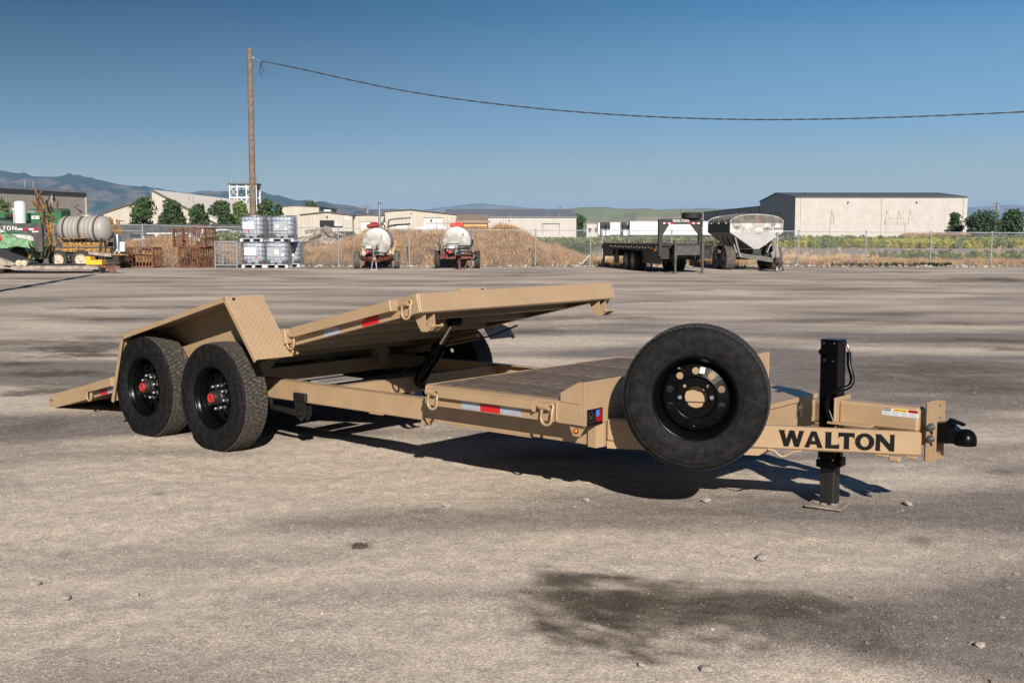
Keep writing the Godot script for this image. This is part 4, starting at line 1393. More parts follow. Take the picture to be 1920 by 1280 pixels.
func name_letters(s: SurfaceTool, xf: Transform3D) -> void:   # heavy flared capitals, one unit high
	var z0 := 0.0006
	var z1 := 0.0022
	for p in [[Vector2(-0.02, 1), Vector2(0.03, 0.93), Vector2(0.33, 0), Vector2(0.62, 0), Vector2(0.80, 0.55), Vector2(0.98, 0), Vector2(1.27, 0), Vector2(1.54, 0.92), Vector2(1.59, 1), Vector2(1.27, 1), Vector2(1.13, 0.45), Vector2(0.96, 1), Vector2(0.66, 1), Vector2(0.48, 0.45), Vector2(0.35, 0.92), Vector2(0.40, 1)]]:
		prism(s, PackedVector2Array(p), z0, z1, xf)
	var groups := [
		[1.60, [[Vector2(0, 0), Vector2(0.29, 0), Vector2(0.555, 0.74), Vector2(0.555, 1), Vector2(0.40, 1)], [Vector2(0.80, 0), Vector2(1.13, 0), Vector2(0.72, 1), Vector2(0.5551, 1), Vector2(0.5551, 0.74)], [Vector2(0.3607, 0.2), Vector2(0.7345, 0.2), Vector2(0.666, 0.41), Vector2(0.436, 0.41)]]],
		[2.88, [[Vector2(0, 0), Vector2(0.80, 0), Vector2(0.86, 0.06), Vector2(0.84, 0.34), Vector2(0.76, 0.24), Vector2(0.36, 0.22), Vector2(0.36, 0.93), Vector2(0.41, 1), Vector2(-0.05, 1), Vector2(0, 0.93)]]],
		[3.66, [[Vector2(0.30, 0), Vector2(0.70, 0), Vector2(0.66, 0.06), Vector2(0.66, 0.77), Vector2(0.88, 0.75), Vector2(0.98, 0.64), Vector2(0.98, 1), Vector2(0, 1), Vector2(0, 0.64), Vector2(0.10, 0.75), Vector2(0.34, 0.77), Vector2(0.34, 0.06)]]],
		[5.92, [[Vector2(-0.02, 0), Vector2(0.30, 0), Vector2(0.26, 0.06), Vector2(0.26, 0.6), Vector2(0.83, 0), Vector2(1.1, 0), Vector2(1.1, 0.93), Vector2(1.15, 1), Vector2(0.80, 1), Vector2(0.84, 0.93), Vector2(0.84, 0.42), Vector2(0.30, 1), Vector2(-0.06, 1), Vector2(0, 0.92)]]]]
	for g in groups:
		for p in g[1]:
			var q := PackedVector2Array()
			for v in p:
				q.append(v + Vector2(g[0], 0))
			prism(s, q, z0, z1, xf)
	for k in 36:
		var a := Vector2(cos(TAU * k / 36), sin(TAU * k / 36))
		var b := Vector2(cos(TAU * (k + 1) / 36), sin(TAU * (k + 1) / 36))
		var c := Vector2(5.25, 0.5)
		prism(s, PackedVector2Array([c + a * Vector2(0.26, 0.30), c + a * Vector2(0.58, 0.52), c + b * Vector2(0.58, 0.52), c + b * Vector2(0.26, 0.30)]), z0, z1, xf)

func make_jack(t: Node3D) -> void:
	var x := 3.972
	var s := S()
	box(s, Vector3(x, 0.600, 0.0), Vector3(0.103, 0.66, 0.103), 0.004)
	box(s, Vector3(x, 0.932, 0.0), Vector3(0.110, 0.006, 0.110), 0.002)
	box(s, Vector3(x, 0.248, 0.0), Vector3(0.118, 0.045, 0.118), 0.006)
	var j := obj("jack", s, M["black paint"], t)
	s = S()
	box(s, Vector3(x, 0.125, 0.0), Vector3(0.083, 0.232, 0.083), 0.004)
	obj("jack_leg", s, M["worn black paint"], j)
	s = S()
	box(s, Vector3(x, 0.017, 0.01), Vector3(0.20, 0.010, 0.21), 0.003, Basis(Vector3(0, 1, 0), 0.12) * Basis(Vector3(1, 0, 0), 0.03))
	for e in [Vector3(0.05, 0.026, 0.05), Vector3(-0.05, 0.027, 0.055), Vector3(0.0, 0.026, 0.07)]:
		box(s, Vector3(x, 0, 0) + e, Vector3(0.03, 0.014, 0.02), 0.004)
	obj("foot_plate", s, M["dusty tan paint"], j)
	s = S()
	cyl(s, Vector3(x - 0.012, 0.873, 0.05), Vector3(x - 0.012, 0.873, 0.062), 0.024, 0.024, 14)
	cyl(s, Vector3(x - 0.012, 0.873, 0.06), Vector3(x - 0.012, 0.873, 0.125), 0.0155, 0.0155, 14)
	obj("drive_stub", s, M["black paint"], j)
	s = S()
	for e in [Vector3(-0.025, 0.82, 0.0535), Vector3(0.025, 0.818, 0.0535), Vector3(-0.03, 0.915, 0.0535), Vector3(0.03, 0.915, 0.0535), Vector3(-0.04, 0.275, 0.0535), Vector3(0.04, 0.275, 0.0535)]:
		s = S()
		cyl(s, Vector3(x, 0, -0.003) + e, Vector3(x, 0, 0.001) + e, 0.006, 0.006, 8)
		obj("rivet", s, M["zinc"], j)
	# folded crank handle
	s = S()
	var path := []
	for e in [[4.062, 0.868, 0.0], [4.070, 0.80, 0.01], [4.092, 0.745, 0.02], [4.100, 0.715, 0.028], [4.092, 0.690, 0.04], [4.076, 0.678, 0.058], [4.055, 0.672, 0.073], [4.030, 0.661, 0.086], [4.003, 0.645, 0.09], [3.991, 0.622, 0.09], [3.988, 0.588, 0.09], [3.997, 0.545, 0.09]]:
		path.append(Vector3(e[0], e[1], e[2]))
	tube(s, path, 0.0135, 10)
	cyl(s, Vector3(3.996, 0.55, 0.09), Vector3(4.044, 0.448, 0.09), 0.0135, 0.019, 14)
	obj("crank_handle", s, M["black paint"], j)
	s = S()
	tube(s, [Vector3(4.03, 0.915, 0.0), Vector3(4.045, 0.925, 0.005), Vector3(4.058, 0.905, 0.008), Vector3(4.066, 0.868, 0.004), Vector3(4.05, 0.862, 0.0)], 0.006, 6)
	obj("crank_clip", s, M["zinc"], j)
	s = S()
	beam(s, Vector3(x + 0.056, 0.335, 0.0), Vector3(x + 0.056, 0.245, 0.03), 0.014, 0.014, 0.002)
	box(s, Vector3(x + 0.064, 0.262, 0.005), Vector3(0.03, 0.05, 0.07), 0.006)
	obj("leg_pin", s, M["black paint"], j)

# ---------------------------------------------------------------- hills, sheds, trees
func make_hills() -> void:
	# ridge lines: [pixel u, v] at a distance, built as slopes with gullies
	hill("mountains", "blue-green mountain range with brown patches filling the left horizon", 8200.0, 3600.0, [[-300, 318], [-150, 312], [0, 319], [45, 326], [62, 331], [110, 332], [165, 332], [190, 337], [235, 347], [290, 354], [355, 362], [390, 361], [430, 358], [470, 356], [490, 357], [515, 366], [560, 377], [600, 381], [640, 388], [700, 393], [725, 395], [770, 397], [830, 402], [900, 412]],
		[Color(0.034, 0.058, 0.042), Color(0.13, 0.112, 0.085)], 21)
	hill("far_hills", "hazy blue hills low on the horizon behind the middle sheds", 16000.0, 3000.0, [[700, 404], [770, 396], [800, 393], [840, 388], [870, 384], [900, 381], [940, 385], [1000, 391], [1060, 394], [1120, 397], [1200, 397], [1290, 394], [1340, 392], [1400, 390], [1440, 392], [1600, 396], [1780, 391], [1815, 389], [1860, 386], [1890, 384], [1940, 388], [2050, 384], [2200, 390]],
		[Color(0.1, 0.115, 0.085), Color(0.16, 0.14, 0.11)], 22)
	hill("grassy_hills", "bare rounded hills, green above and tan below, behind the white semi-trailers", 5200.0, 1700.0, [[940, 420], [1000, 408], [1040, 396], [1060, 392], [1090, 388.5], [1130, 388], [1165, 391.5], [1180, 391.5], [1210, 390.5], [1240, 393], [1260, 391.5], [1290, 392], [1330, 393], [1400, 396], [1500, 402], [1620, 412]],
		[Color(0.16, 0.175, 0.085), Color(0.25, 0.195, 0.14)], 23)

func hill(called: String, label: String, dist: float, deep: float, line: Array, cols: Array, seed_: int) -> void:
	var n := FastNoiseLite.new()
	n.seed = seed_
	n.frequency = 3.2 / dist
	n.fractal_octaves = 5
	n.noise_type = FastNoiseLite.TYPE_SIMPLEX
	var n2 := FastNoiseLite.new()
	n2.seed = seed_ + 9
	n2.frequency = 14.0 / dist
	n2.fractal_octaves = 4
	var u0: float = line[0][0]
	var u1: float = line[-1][0]
	var nu := int((u1 - u0) / 3.2)
	var nv := 60
	var s := SurfaceTool.new()
	s.begin(Mesh.PRIMITIVE_TRIANGLES)
	s.set_smooth_group(1)
	var pts := []
	for j in nv + 1:
		var t := float(j) / nv            # 0 foot, 0.72 ridge, 1 behind
		var row := []
		for i in nu + 1:
			var u := lerpf(u0, u1, float(i) / nu)
			var k := 0
			while k < line.size() - 2 and line[k + 1][0] < u:
				k += 1
			var f := clampf((u - line[k][0]) / (line[k + 1][0] - line[k][0]), 0.0, 1.0)
			f = lerpf(f, f * f * (3.0 - 2.0 * f), 0.5)
			var v: float = lerpf(line[k][1], line[k + 1][1], f)
			var top := maxf((436.5 - v) / FOCAL * dist, 0.0)
			var x := (u - 960.0) / FOCAL * dist
			var d := dist + (t - 0.72) * deep
			var g := n.get_noise_2d(x, d * 0.55)
			var shape := pow(clampf(t / 0.72, 0.0, 1.0), 1.45) if t <= 0.72 else 1.0 - 0.6 * pow((t - 0.72) / 0.28, 1.4)
			var rough := sin(clampf(t / 0.72, 0.0, 1.0) * PI) if t <= 0.72 else 0.3
			var gully := absf(n2.get_noise_2d(x * 0.9, d * 0.25))
			var y := top * shape + top * (g * 0.5 - gully * 0.75 + 0.1) * rough
			if j == 0:
				y = -8.0
			var patch := clampf(0.45 + n2.get_noise_2d(x * 1.1 + 500.0, d * 1.6) * 1.5 + n.get_noise_2d(x + 900.0, d) * 0.9 - gully * 0.5, 0.0, 1.0)
			if called == "grassy_hills":
				patch = clampf(1.85 - shape * 1.6 + n2.get_noise_2d(x * 0.5, d) * 0.8, 0.0, 1.0)
			row.append([Vector3(x, y, -d), cols[0].lerp(cols[1], smoothstep(0.42, 1.0, patch))])
		pts.append(row)
	for j in nv:
		for i in nu:
			for q in [[j, i], [j + 1, i], [j, i + 1], [j, i + 1], [j + 1, i], [j + 1, i + 1]]:
				var e = pts[q[0]][q[1]]
				s.set_color(e[1])
				s.add_vertex(e[0])
	var m := StandardMaterial3D.new()
	m.resource_name = called
	m.vertex_color_use_as_albedo = true
	m.roughness = 1.0
	m.metallic_specular = 0.1
	var o := obj(called, s, m)
	meta(o, label, "hills", "", "structure")

func tree(called: String, label: String, category: String, pos: Vector3, h: float, w: float, base: float, material: String, seed_: int, n := 1500, pointed := 0.5, leaf := 0.3, group := "") -> Node3D:
	var r := RandomNumberGenerator.new()
	r.seed = seed_
	var t := thing(called, label, category, pos, r.randf() * 6.0, group)
	var s := S()
	var th := base + (h - base) * 0.35
	tube(s, [Vector3.ZERO, Vector3(0.04, th * 0.4, 0.02), Vector3(-0.03, th, 0.0), Vector3(0.05, h * 0.8, 0.05)], 0.035 * h * 0.5, 7)
	for k in 6:
		var a := TAU * k / 6.0 + r.randf()
		var y := lerpf(base, h * 0.7, k / 6.0)
		tube(s, [Vector3(0, y, 0), Vector3(cos(a) * w * 0.2, y + h * 0.08, sin(a) * w * 0.2), Vector3(cos(a) * w * 0.38, y + h * 0.2, sin(a) * w * 0.38)], 0.014 * h * 0.5, 5)
	obj("trunk", s, M["bark"], t)
	# clumps of leaves spread through an uneven crown
	var lobes := []
	for k in 46:
		var f := r.randf()
		var y := lerpf(base, h, f)
		var wide := w * 0.5 * (sqrt(maxf(0.02, 1.0 - pow(absf(f - 0.32) / 0.68, 2.0))) if f > 0.32 else 0.8 + 0.2 * f / 0.32)
		wide *= lerpf(1.0, 1.0 - f * 0.3, pointed)
		var a := r.randf() * TAU
		var q := wide * sqrt(r.randf()) * 0.9
		lobes.append([Vector3(cos(a) * q, minf(y, h - w * 0.13), sin(a) * q), w * r.randf_range(0.18, 0.29), r.randf_range(0.75, 1.25)])
	s = S()
	for i in n:
		var l = lobes[r.randi() % lobes.size()]
		var dir := Vector3(r.randfn(), r.randfn(), r.randfn()).normalized()
		var c: Vector3 = l[0] + dir * l[1] * pow(r.randf(), 0.4) * Vector3(1.0, 0.85, 1.0)
		if c.y < base * 0.6:
			continue
		var b := Basis.from_euler(Vector3(r.randf() * TAU, r.randf() * TAU, r.randf() * TAU))
		var z := leaf * r.randf_range(0.6, 1.3)
		var tone: float = l[2] * r.randf_range(0.7, 1.35)
		s.set_color(Color(tone * r.randf_range(0.9, 1.15), tone, tone * 0.92))
		quad(s, c + b * Vector3(-z * 0.5, 0, -z * 0.32), c + b * Vector3(z * 0.2, z * 0.06, -z * 0.4), c + b * Vector3(z * 0.55, 0, z * 0.1), c + b * Vector3(-z * 0.1, -z * 0.06, z * 0.4))
	obj("crown", s, M[material], t)
	return t

func make_trees() -> void:
	var rows := [[273.5, 251, 296, 373, 150, "first and tallest dark roundish tree before the cream gable, left of four more"], [325, 302, 348, 376, 150, "second dark tree of the row, airy crown, before the cream shed"], [374.5, 355, 394, 384, 148, "third tree of the row, rounded, by the rusty crate"],
		[415, 393, 437, 378, 149, "fourth tree of the row, broad and dense, before the cream roof"], [453, 436, 470, 380, 152, "fifth tree of the row, lighter green, left of the tall wooden pole"], [498, 478, 516, 374, 148, "dark pointed tree just right of the tall wooden pole"], [524.5, 514, 536, 384, 150, "small narrow dark tree above the right pair of white tanks"]]
	for i in rows.size():
		var e: Array = rows[i]
		var d: float = e[4]
		var k := d / FOCAL
		var h: float = (434.5 - e[3]) * k + EYE.y
		var p := Vector3((e[0] - 960.0) * k, 0, -d)
		tree("yard_tree", e[5], "tree", p, h, (e[2] - e[1]) * k * 1.12, 0.2, "leaf" if i != 4 else "bright leaf", 100 + i, 4200, 0.75 if i < 5 else 1.0, 0.34, "row of trees before the cream shed")
	var t := 340.0 / FOCAL
	tree("yard_tree", "bushy dark tree rising behind the low sheds in the middle left", "tree", Vector3((587.0 - 960.0) * t, 0, -340), 56.0 * t + 1.5, 42.0 * t, 2.0, "leaf", 120, 2200, 0.8, 0.7)
	t = 230.0 / FOCAL
	tree("yard_tree", "dark tree at the right end of the grey-roofed shed", "tree", Vector3((1088.0 - 960.0) * t, 0, -236), 33.0 * t + 1.5, 30.0 * t, 0.6, "dark leaf", 121, 1800, 0.8, 0.45)
	t = 260.0 / FOCAL
	tree("yard_tree", "broad dark tree next to the right end of the big cream warehouse", "tree", Vector3((1838.0 - 960.0) * t, 0, -260), 39.0 * t + 1.5, 62.0 * t, 0.6, "dark leaf", 122, 2600, 0.2, 0.5)
	tree("yard_tree", "dark tree at the right edge, right of a thin pole", "tree", Vector3((1890.0 - 960.0) * t, 0, -258), 41.0 * t + 1.5, 44.0 * t, 0.6, "dark leaf", 123, 2200, 0.5, 0.5)
	tree("yard_tree", "lighter tree partly behind the right corner of the big warehouse", "tree", Vector3((1812.0 - 960.0) * t, 0, -268), 37.0 * t + 1.5, 32.0 * t, 0.6, "leaf", 124, 1500, 0.4, 0.5)
	t = 128.0 / FOCAL
	tree("yard_tree", "light green sapling before the grey shed at the left edge", "tree", Vector3((11.0 - 960.0) * t, 0, -128), 65.0 * t + 1.5, 36.0 * t, 1.0, "bright leaf", 125, 900, 0.5, 0.32)

# a shed in its own axes: front wall along x at z = 0, going back along -z
func gable_front(called: String, label: String, u0: float, u1: float, peak_u: float, v0: float, vp: float, v1: float, d: float, deep: float, wall: String, roof: String) -> Node3D:
	var k := d / FOCAL
	var x0 := (u0 - 960.0) * k
	var t := thing(called, label, "shed", Vector3(x0, 0, -d))
	var w := (u1 - u0) * k
	var xp := (peak_u - u0) * k
	var h0 := (436.5 - v0) * k + EYE.y
	var hp := (436.5 - vp) * k + EYE.y
	var h1 := (436.5 - v1) * k + EYE.y
	var s := S()
	prism(s, PackedVector2Array([Vector2(0, -0.2), Vector2(w, -0.2), Vector2(w, h1), Vector2(xp, hp), Vector2(0, h0)]), -deep, 0.0)
	obj("wall", s, M[wall], t)
	s = S()
	for e in [[Vector2(-0.25, h0 - 0.02), Vector2(xp, hp + 0.06)], [Vector2(xp, hp + 0.06), Vector2(w + 0.25, h1 - 0.02)]]:
		var a: Vector2 = e[0]
		var b: Vector2 = e[1]
		hexa(s, [Vector3(a.x, a.y + 0.02, 0.25), Vector3(b.x, b.y + 0.02, 0.25), Vector3(b.x, b.y + 0.2, 0.25), Vector3(a.x, a.y + 0.2, 0.25), Vector3(a.x, a.y + 0.02, -deep - 0.2), Vector3(b.x, b.y + 0.02, -deep - 0.2), Vector3(b.x, b.y + 0.2, -deep - 0.2), Vector3(a.x, a.y + 0.2, -deep - 0.2)])
	obj("roof", s, M[roof], t)
	return t

func on_wall(t: Node3D, called: String, u0: float, v0: float, u1: float, v1: float, d: float, material: String, proud := 0.06, back := 0.0) -> MeshInstance3D:   # a door, window or sign standing on a wall that faces us
	var k := d / FOCAL
	var a := Vector3((u0 - 960.0) * k, (436.5 - v1) * k + EYE.y, -d)
	var b := Vector3((u1 - 960.0) * k, (436.5 - v0) * k + EYE.y, -d)
	var s := S()
	box(s, (a + b) * 0.5 - t.position + Vector3(0, 0, (proud - back) / 2), Vector3(b.x - a.x, b.y - a.y, proud + back))
	return obj(called, s, M[material], t)

func make_sheds() -> void:
	var s: SurfaceTool
	# grey shed at the left edge: its long wall runs away from us at x = -72.8
	var t := thing("grey_shed", "long grey-brown metal shed at the left edge with a shaded eave", "shed", Vector3(-72.0, 0, -194), -0.26)
	s = S()
	box(s, Vector3(-15, 4.05, 40), Vector3(30, 8.3, 80))
	obj("wall", s, M["grey sheet"], t)
	s = S()
	hexa(s, [Vector3(0.7, 8.25, -0.4), Vector3(0.7, 8.5, -0.4), Vector3(0.7, 8.5, 80.4), Vector3(0.7, 8.25, 80.4), Vector3(-15, 9.4, -0.4), Vector3(-15, 9.6, -0.4), Vector3(-15, 9.6, 80.4), Vector3(-15, 9.4, 80.4)])
	obj("roof", s, M["grey roof"], t)
	for z in [0.12, 9.0, 26.0]:
		s = S()
		box(s, Vector3(0.07, 4.0, z), Vector3(0.14, 8.1, 0.3))
		obj("downpipe", s, M["cream sheet"], t)
	s = S()
	box(s, Vector3(0.04, 2.3, 14.6), Vector3(0.08, 5.0, 2.6))
	obj("door", s, M["dull sheet"], t)
	for z in [3.5, 13.0, 22.0]:
		s = S()
		beam(s, Vector3(0.05, 5.9, z), Vector3(0.75, 6.1, z), 0.12, 0.12)
		box(s, Vector3(0.8, 6.05, z), Vector3(0.3, 0.22, 0.4), 0.05)
		obj("wall_lamp", s, M["trim dark"], t)
	for z in [13.5, 11.5]:
		s = S()
		cyl(s, Vector3(-1.5, 8.6, z), Vector3(-1.5, 9.7, z), 0.06, 0.06, 6)
		obj("roof_vent", s, M["galvanised"], t)
	# big cream shed with a stepped gable; ridge running away at x = -77
	t = thing("cream_gable_shed", "large cream metal shed with a stepped gable behind the row of trees", "shed", Vector3(-77.2, 0, -246))
	s = S()
	prism(s, PackedVector2Array([Vector2(-10.5, -0.2), Vector2(13.5, -0.2), Vector2(13.5, 3.4), Vector2(0.05, 10.5), Vector2(0, 10.5), Vector2(0, 8.95), Vector2(-10.5, 5.55)]), -88.0, 0.0)
	obj("wall", s, M["cream sheet"], t)
	s = S()
	hexa(s, [Vector3(-0.1, 10.48, 0.3), Vector3(14.1, 3.0, 0.3), Vector3(14.1, 3.25, 0.3), Vector3(-0.1, 10.75, 0.3), Vector3(-0.1, 10.48, -88.2), Vector3(14.1, 3.0, -88.2), Vector3(14.1, 3.25, -88.2), Vector3(-0.1, 10.75, -88.2)])
	obj("roof", s, M["light roof"], t)
	s = S()
	hexa(s, [Vector3(-10.9, 5.45, 0.3), Vector3(-0.02, 8.97, 0.3), Vector3(-0.02, 9.15, 0.3), Vector3(-10.9, 5.65, 0.3), Vector3(-10.9, 5.45, -88.2), Vector3(-0.02, 8.97, -88.2), Vector3(-0.02, 9.15, -88.2), Vector3(-10.9, 5.65, -88.2)])
	obj("roof", s, M["light roof"], t)
	s = S()
	beam(s, Vector3(-0.05, 10.72, 0.34), Vector3(14.1, 3.22, 0.34), 0.12, 0.34)
	obj("verge", s, M["trim dark"], t)
	s = S()
	beam(s, Vector3(-10.9, 5.62, 0.34), Vector3(-0.06, 9.12, 0.34), 0.12, 0.3)
	obj("verge", s, M["trim dark"], t)
	for e in [[3.4, -16.0], [3.6, -40.0], [3.5, -62.0]]:
		for q in [0.0, 0.9]:
			s = S()
			cyl(s, Vector3(e[0] + q, 8.4, e[1]), Vector3(e[0] + q, 9.9, e[1]), 0.1, 0.1, 6)
			obj("roof_vent", s, M["galvanised"], t)
	on_wall(t, "wall_patch", 252, 388, 258, 395, 246.0, "ochre sheet", 0.05)
	for e in [[391, 417, 407], [442, 458, 409]]:
		var k := 158.0 / FOCAL
		var c := thing("porch_roof", "small sloping cream porch roof between the third and fourth trees" if e[0] < 400 else "small sloping cream porch roof beside the fifth tree, next to the white tanks", "porch", Vector3((e[0] - 960.0) * k, 0, -158))
		s = S()
		hexa(s, [Vector3(0, 3.65, 0.8), Vector3(1.95, 2.75, 0.8), Vector3(1.95, 2.9, 0.8), Vector3(0, 3.85, 0.8), Vector3(0, 3.65, -2.5), Vector3(1.95, 2.75, -2.5), Vector3(1.95, 2.9, -2.5), Vector3(0, 3.85, -2.5)])
		obj("roof", s, M["light roof"], c)
		s = S()
		box(s, Vector3(0.9, 1.3, -0.6), Vector3(1.4, 2.8, 2.0))
		obj("wall", s, M["trim dark"], c)
		s = S()
		box(s, Vector3(0.08, 1.7, 0.6), Vector3(0.14, 3.4, 0.14))
		obj("post", s, M["cream sheet"], c)
	# white lattice tower
	var kt := 330.0 / FOCAL
	t = thing("lattice_tower", "white steel lattice tower with a deck, beside the tall wooden pole", "tower", Vector3((459.0 - 960.0) * kt, 0, -330))
	for x in [-3.8, -1.6, 1.0, 3.8]:
		for z in [0.0, -5.0]:
			s = S()
			box(s, Vector3(x, 7.6, z), Vector3(0.34, 15.2, 0.34))
			obj("leg", s, M["white paint"], t)
	for y in [5.5, 8.4, 11.6, 14.6]:
		for z in [0.0, -5.0]:
			s = S()
			beam(s, Vector3(-3.8, y, z), Vector3(3.8, y, z), 0.3, 0.4)
			obj("girder", s, M["white paint"], t)
	for y in [8.4, 11.6]:
		for e in [[-3.8, -1.6], [1.0, 3.8]]:
			s = S()
			beam(s, Vector3(e[0], y + 0.2, 0), Vector3(e[1], y + 2.9, 0), 0.14, 0.14)
			beam(s, Vector3(e[0], y + 2.9, 0.0), Vector3(e[1], y + 0.2, 0.0), 0.14, 0.14)
			obj("brace", s, M["white paint"], t)
	s = S()
	box(s, Vector3(0, 15.45, -2.5), Vector3(8.6, 0.35, 6.0))
	obj("deck", s, M["trim dark"], t)
	s = S()
	box(s, Vector3(3.2, 14.5, -2.5), Vector3(1.2, 1.5, 3.0))
	obj("winch_house", s, M["grey roof"], t)
	for x in [-4.0, -2.6, 4.0]:
		s = S()
		cyl(s, Vector3(x, 15.6, 0), Vector3(x, 17.6, 0), 0.04, 0.03, 5)
		obj("rail_post", s, M["trim dark"], t)
	# low sheds in the middle
	t = gable_front("back_shed", "plain cream gable shed rising behind the stacked white tanks", 520, 600, 555, 390, 387.3, 389.5, 300, 30, "cream sheet", "trim dark")
	t = gable_front("workshop", "cream workshop with an open dark doorway and a round wall sign", 566, 662, 614, 404.5, 399.8, 405, 190, 26, "cream sheet", "trim dark")
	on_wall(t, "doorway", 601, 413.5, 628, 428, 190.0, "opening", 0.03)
	on_wall(t, "wall_lamp", 613.5, 405.5, 616.5, 408.5, 190.0, "trim dark", 0.25)
	on_wall(t, "office_window", 629, 421, 644, 424, 190.0, "dull sheet", 0.5)
	s = S()
	var kw := 190.0 / FOCAL
	cyl(s, Vector3((651.5 - 566.0) * kw, (436.5 - 410.0) * kw + EYE.y, 0.0), Vector3((651.5 - 566.0) * kw, (436.5 - 410.0) * kw + EYE.y, 0.08), 0.44, 0.44, 20)
	obj("round_sign", s, M["white paint"], t)
	s = S()
	ring2d(s, 0.34, 0.24, 0.02, Transform3D(Basis(), Vector3((651.5 - 566.0) * kw, (436.5 - 410.0) * kw + EYE.y, 0.085)), 16)
	obj("sign_ring", s, M["pale ink"], t)
	for e in [[580.5, 398, 402.5], [589, 399, 402.5], [594.5, 399, 402]]:
		s = S()
		var p := at(e[0], e[1], 197.0)
		var q := at(e[0], e[2] + 2, 197.0)
		cyl(s, q - t.position, p - t.position, 0.1, 0.1, 6)
		obj("roof_pipe", s, M["white paint"], t)
	on_wall(t, "cooling_unit", 612, 394, 624, 400.5, 200.0, "dull sheet", 1.5)
	s = S()
	cyl(s, at(608.5, 400.5, 199.0) - t.position, at(608.5, 393.0, 199.0) - t.position, 0.2, 0.2, 8)
	obj("roof_vent", s, M["galvanised"], t)
	t = gable_front("workshop_annex", "low flat cream annex with a pale roller door and a steel chimney before it", 662.3, 723, 690, 405, 404.6, 405, 192, 22, "cream sheet", "trim dark")
	on_wall(t, "roller_door", 679, 417.5, 706, 432, 192.0, "roller door", 0.05)
	on_wall(t, "door_head", 678, 416.5, 707, 417.5, 192.0, "trim dark", 0.12)
	t = gable_front("gable_workshop", "wide cream workshop with a low gable and two pale doors", 723, 857, 770, 397.5, 395.3, 403.6, 188, 30, "cream sheet", "trim dark")
	on_wall(t, "roller_door", 796, 409.5, 830, 428, 188.0, "white paint", 0.05)
	on_wall(t, "door_head", 795, 408.6, 831, 409.5, 188.0, "trim dark", 0.14)
	on_wall(t, "roller_door", 743, 422, 764, 431, 188.0, "white paint", 0.05)
	on_wall(t, "door_head", 741, 420.5, 765, 421.6, 188.0, "brown roof", 0.3)
	on_wall(t, "wall_lamp", 771.5, 399.5, 773.2, 401, 188.0, "trim dark", 0.3)
	on_wall(t, "wall_lamp", 808, 412, 811.5, 414, 188.0, "trim dark", 0.5)
	var kx := 186.0 / FOCAL
	s = S()
	var pipe := []
	for e in [[728, 424], [728, 416], [729, 413], [735, 411], [770, 408]]:
		pipe.append(at(e[0], e[1], 186.0) - t.position)
	tube(s, pipe, 0.13, 6)
	obj("dust_pipe", s, M["trim dark"], t)
	s = S()
	box(s, at(808, 427.8, 184.0) - t.position, Vector3(60.0 * kx, 0.5, 1.0))
	obj("loading_dock", s, M["dull sheet"], t)
	var c := thing("chimney_stack", "tall galvanised chimney stack behind the left tank trailer", "chimney", Vector3((712.8 - 960.0) * 120.0 / FOCAL, 0, -120))
	s = S()
	cyl(s, Vector3(0, 0, 0), Vector3(0, 4.55, 0), 0.14, 0.12, 12)
	obj("pipe", s, M["galvanised"], c)
	s = S()
	cyl(s, Vector3(0, 4.5, 0), Vector3(0, 4.66, 0), 0.16, 0.16, 12)
	obj("collar", s, M["zinc"], c)
	s = S()
	tube(s, [Vector3(0.1, 2.2, 0.1), Vector3(0.25, 2.52, 0.1), Vector3(0.5, 2.5, 0.1), Vector3(0.7, 2.2, 0.1), Vector3(0.72, 1.5, 0.1)], 0.14, 8)
	obj("elbow", s, M["zinc"], c)
	# grey roofed shed
	var kd := 230.0 / FOCAL
	t = thing("grey_roofed_shed", "long cream shed under a grey metal roof in the middle distance", "shed", Vector3((832.0 - 960.0) * kd, 0, -230))
	var w := (1080.0 - 832.0) * kd
	var hw := (436.5 - 407.5) * kd + EYE.y
	s = S()
	box(s, Vector3(w / 2, hw / 2, -9), Vector3(w, hw, 18))
	obj("wall", s, M["pale sheet"], t)
	s = S()
	hexa(s, [Vector3(-0.3, hw - 0.05, 0.3), Vector3(w + 0.15, hw - 0.05, 0.3), Vector3(w + 0.15, hw + 0.12, 0.3), Vector3(-0.3, hw + 0.12, 0.3), Vector3(-0.3, hw + 1.75, -18.3), Vector3(w + 0.15, hw + 1.75, -18.3), Vector3(w + 0.15, hw + 1.95, -18.3), Vector3(-0.3, hw + 1.95, -18.3)])
	obj("roof", s, M["grey roof"], t)
	on_wall(t, "wall_vent", 953.5, 413, 956, 415.5, 230.0, "trim dark", 0.1)
	on_wall(t, "door_frame", 1017, 419.2, 1049, 420.2, 230.0, "trim dark", 0.15)
	on_wall(t, "door_frame", 1017, 420.2, 1018, 440, 230.0, "brown roof", 0.1)
	on_wall(t, "door_frame", 1048, 420.2, 1049, 440, 230.0, "brown roof", 0.1)
	for u in [923, 957, 1030, 1049]:
		s = S()
		var p := at(u, 404.5, 233.0) - t.position
		cyl(s, p + Vector3(0, -0.6, 0), p + Vector3(0, 0.5, 0), 0.08, 0.08, 6)
		obj("roof_vent", s, M["galvanised"], t)
	t = gable_front("brown_roofed_hut", "small ochre hut with a brown roof and brick red base, left of the grey-roofed shed", 856.5, 913.5, 885, 417, 417, 417, 178, 8, "ochre sheet", "brown roof")
	var kb := 178.0 / FOCAL
	s = S()
	hexa(s, [Vector3(-0.15, 3.02, 0.35), Vector3(4.9, 3.02, 0.35), Vector3(4.9, 3.17, 0.35), Vector3(-0.15, 3.17, 0.35), Vector3(-0.15, 4.25, -5), Vector3(4.9, 4.25, -5), Vector3(4.9, 4.4, -5), Vector3(-0.15, 4.4, -5)])
	obj("roof_slope", s, M["brown roof"], t)
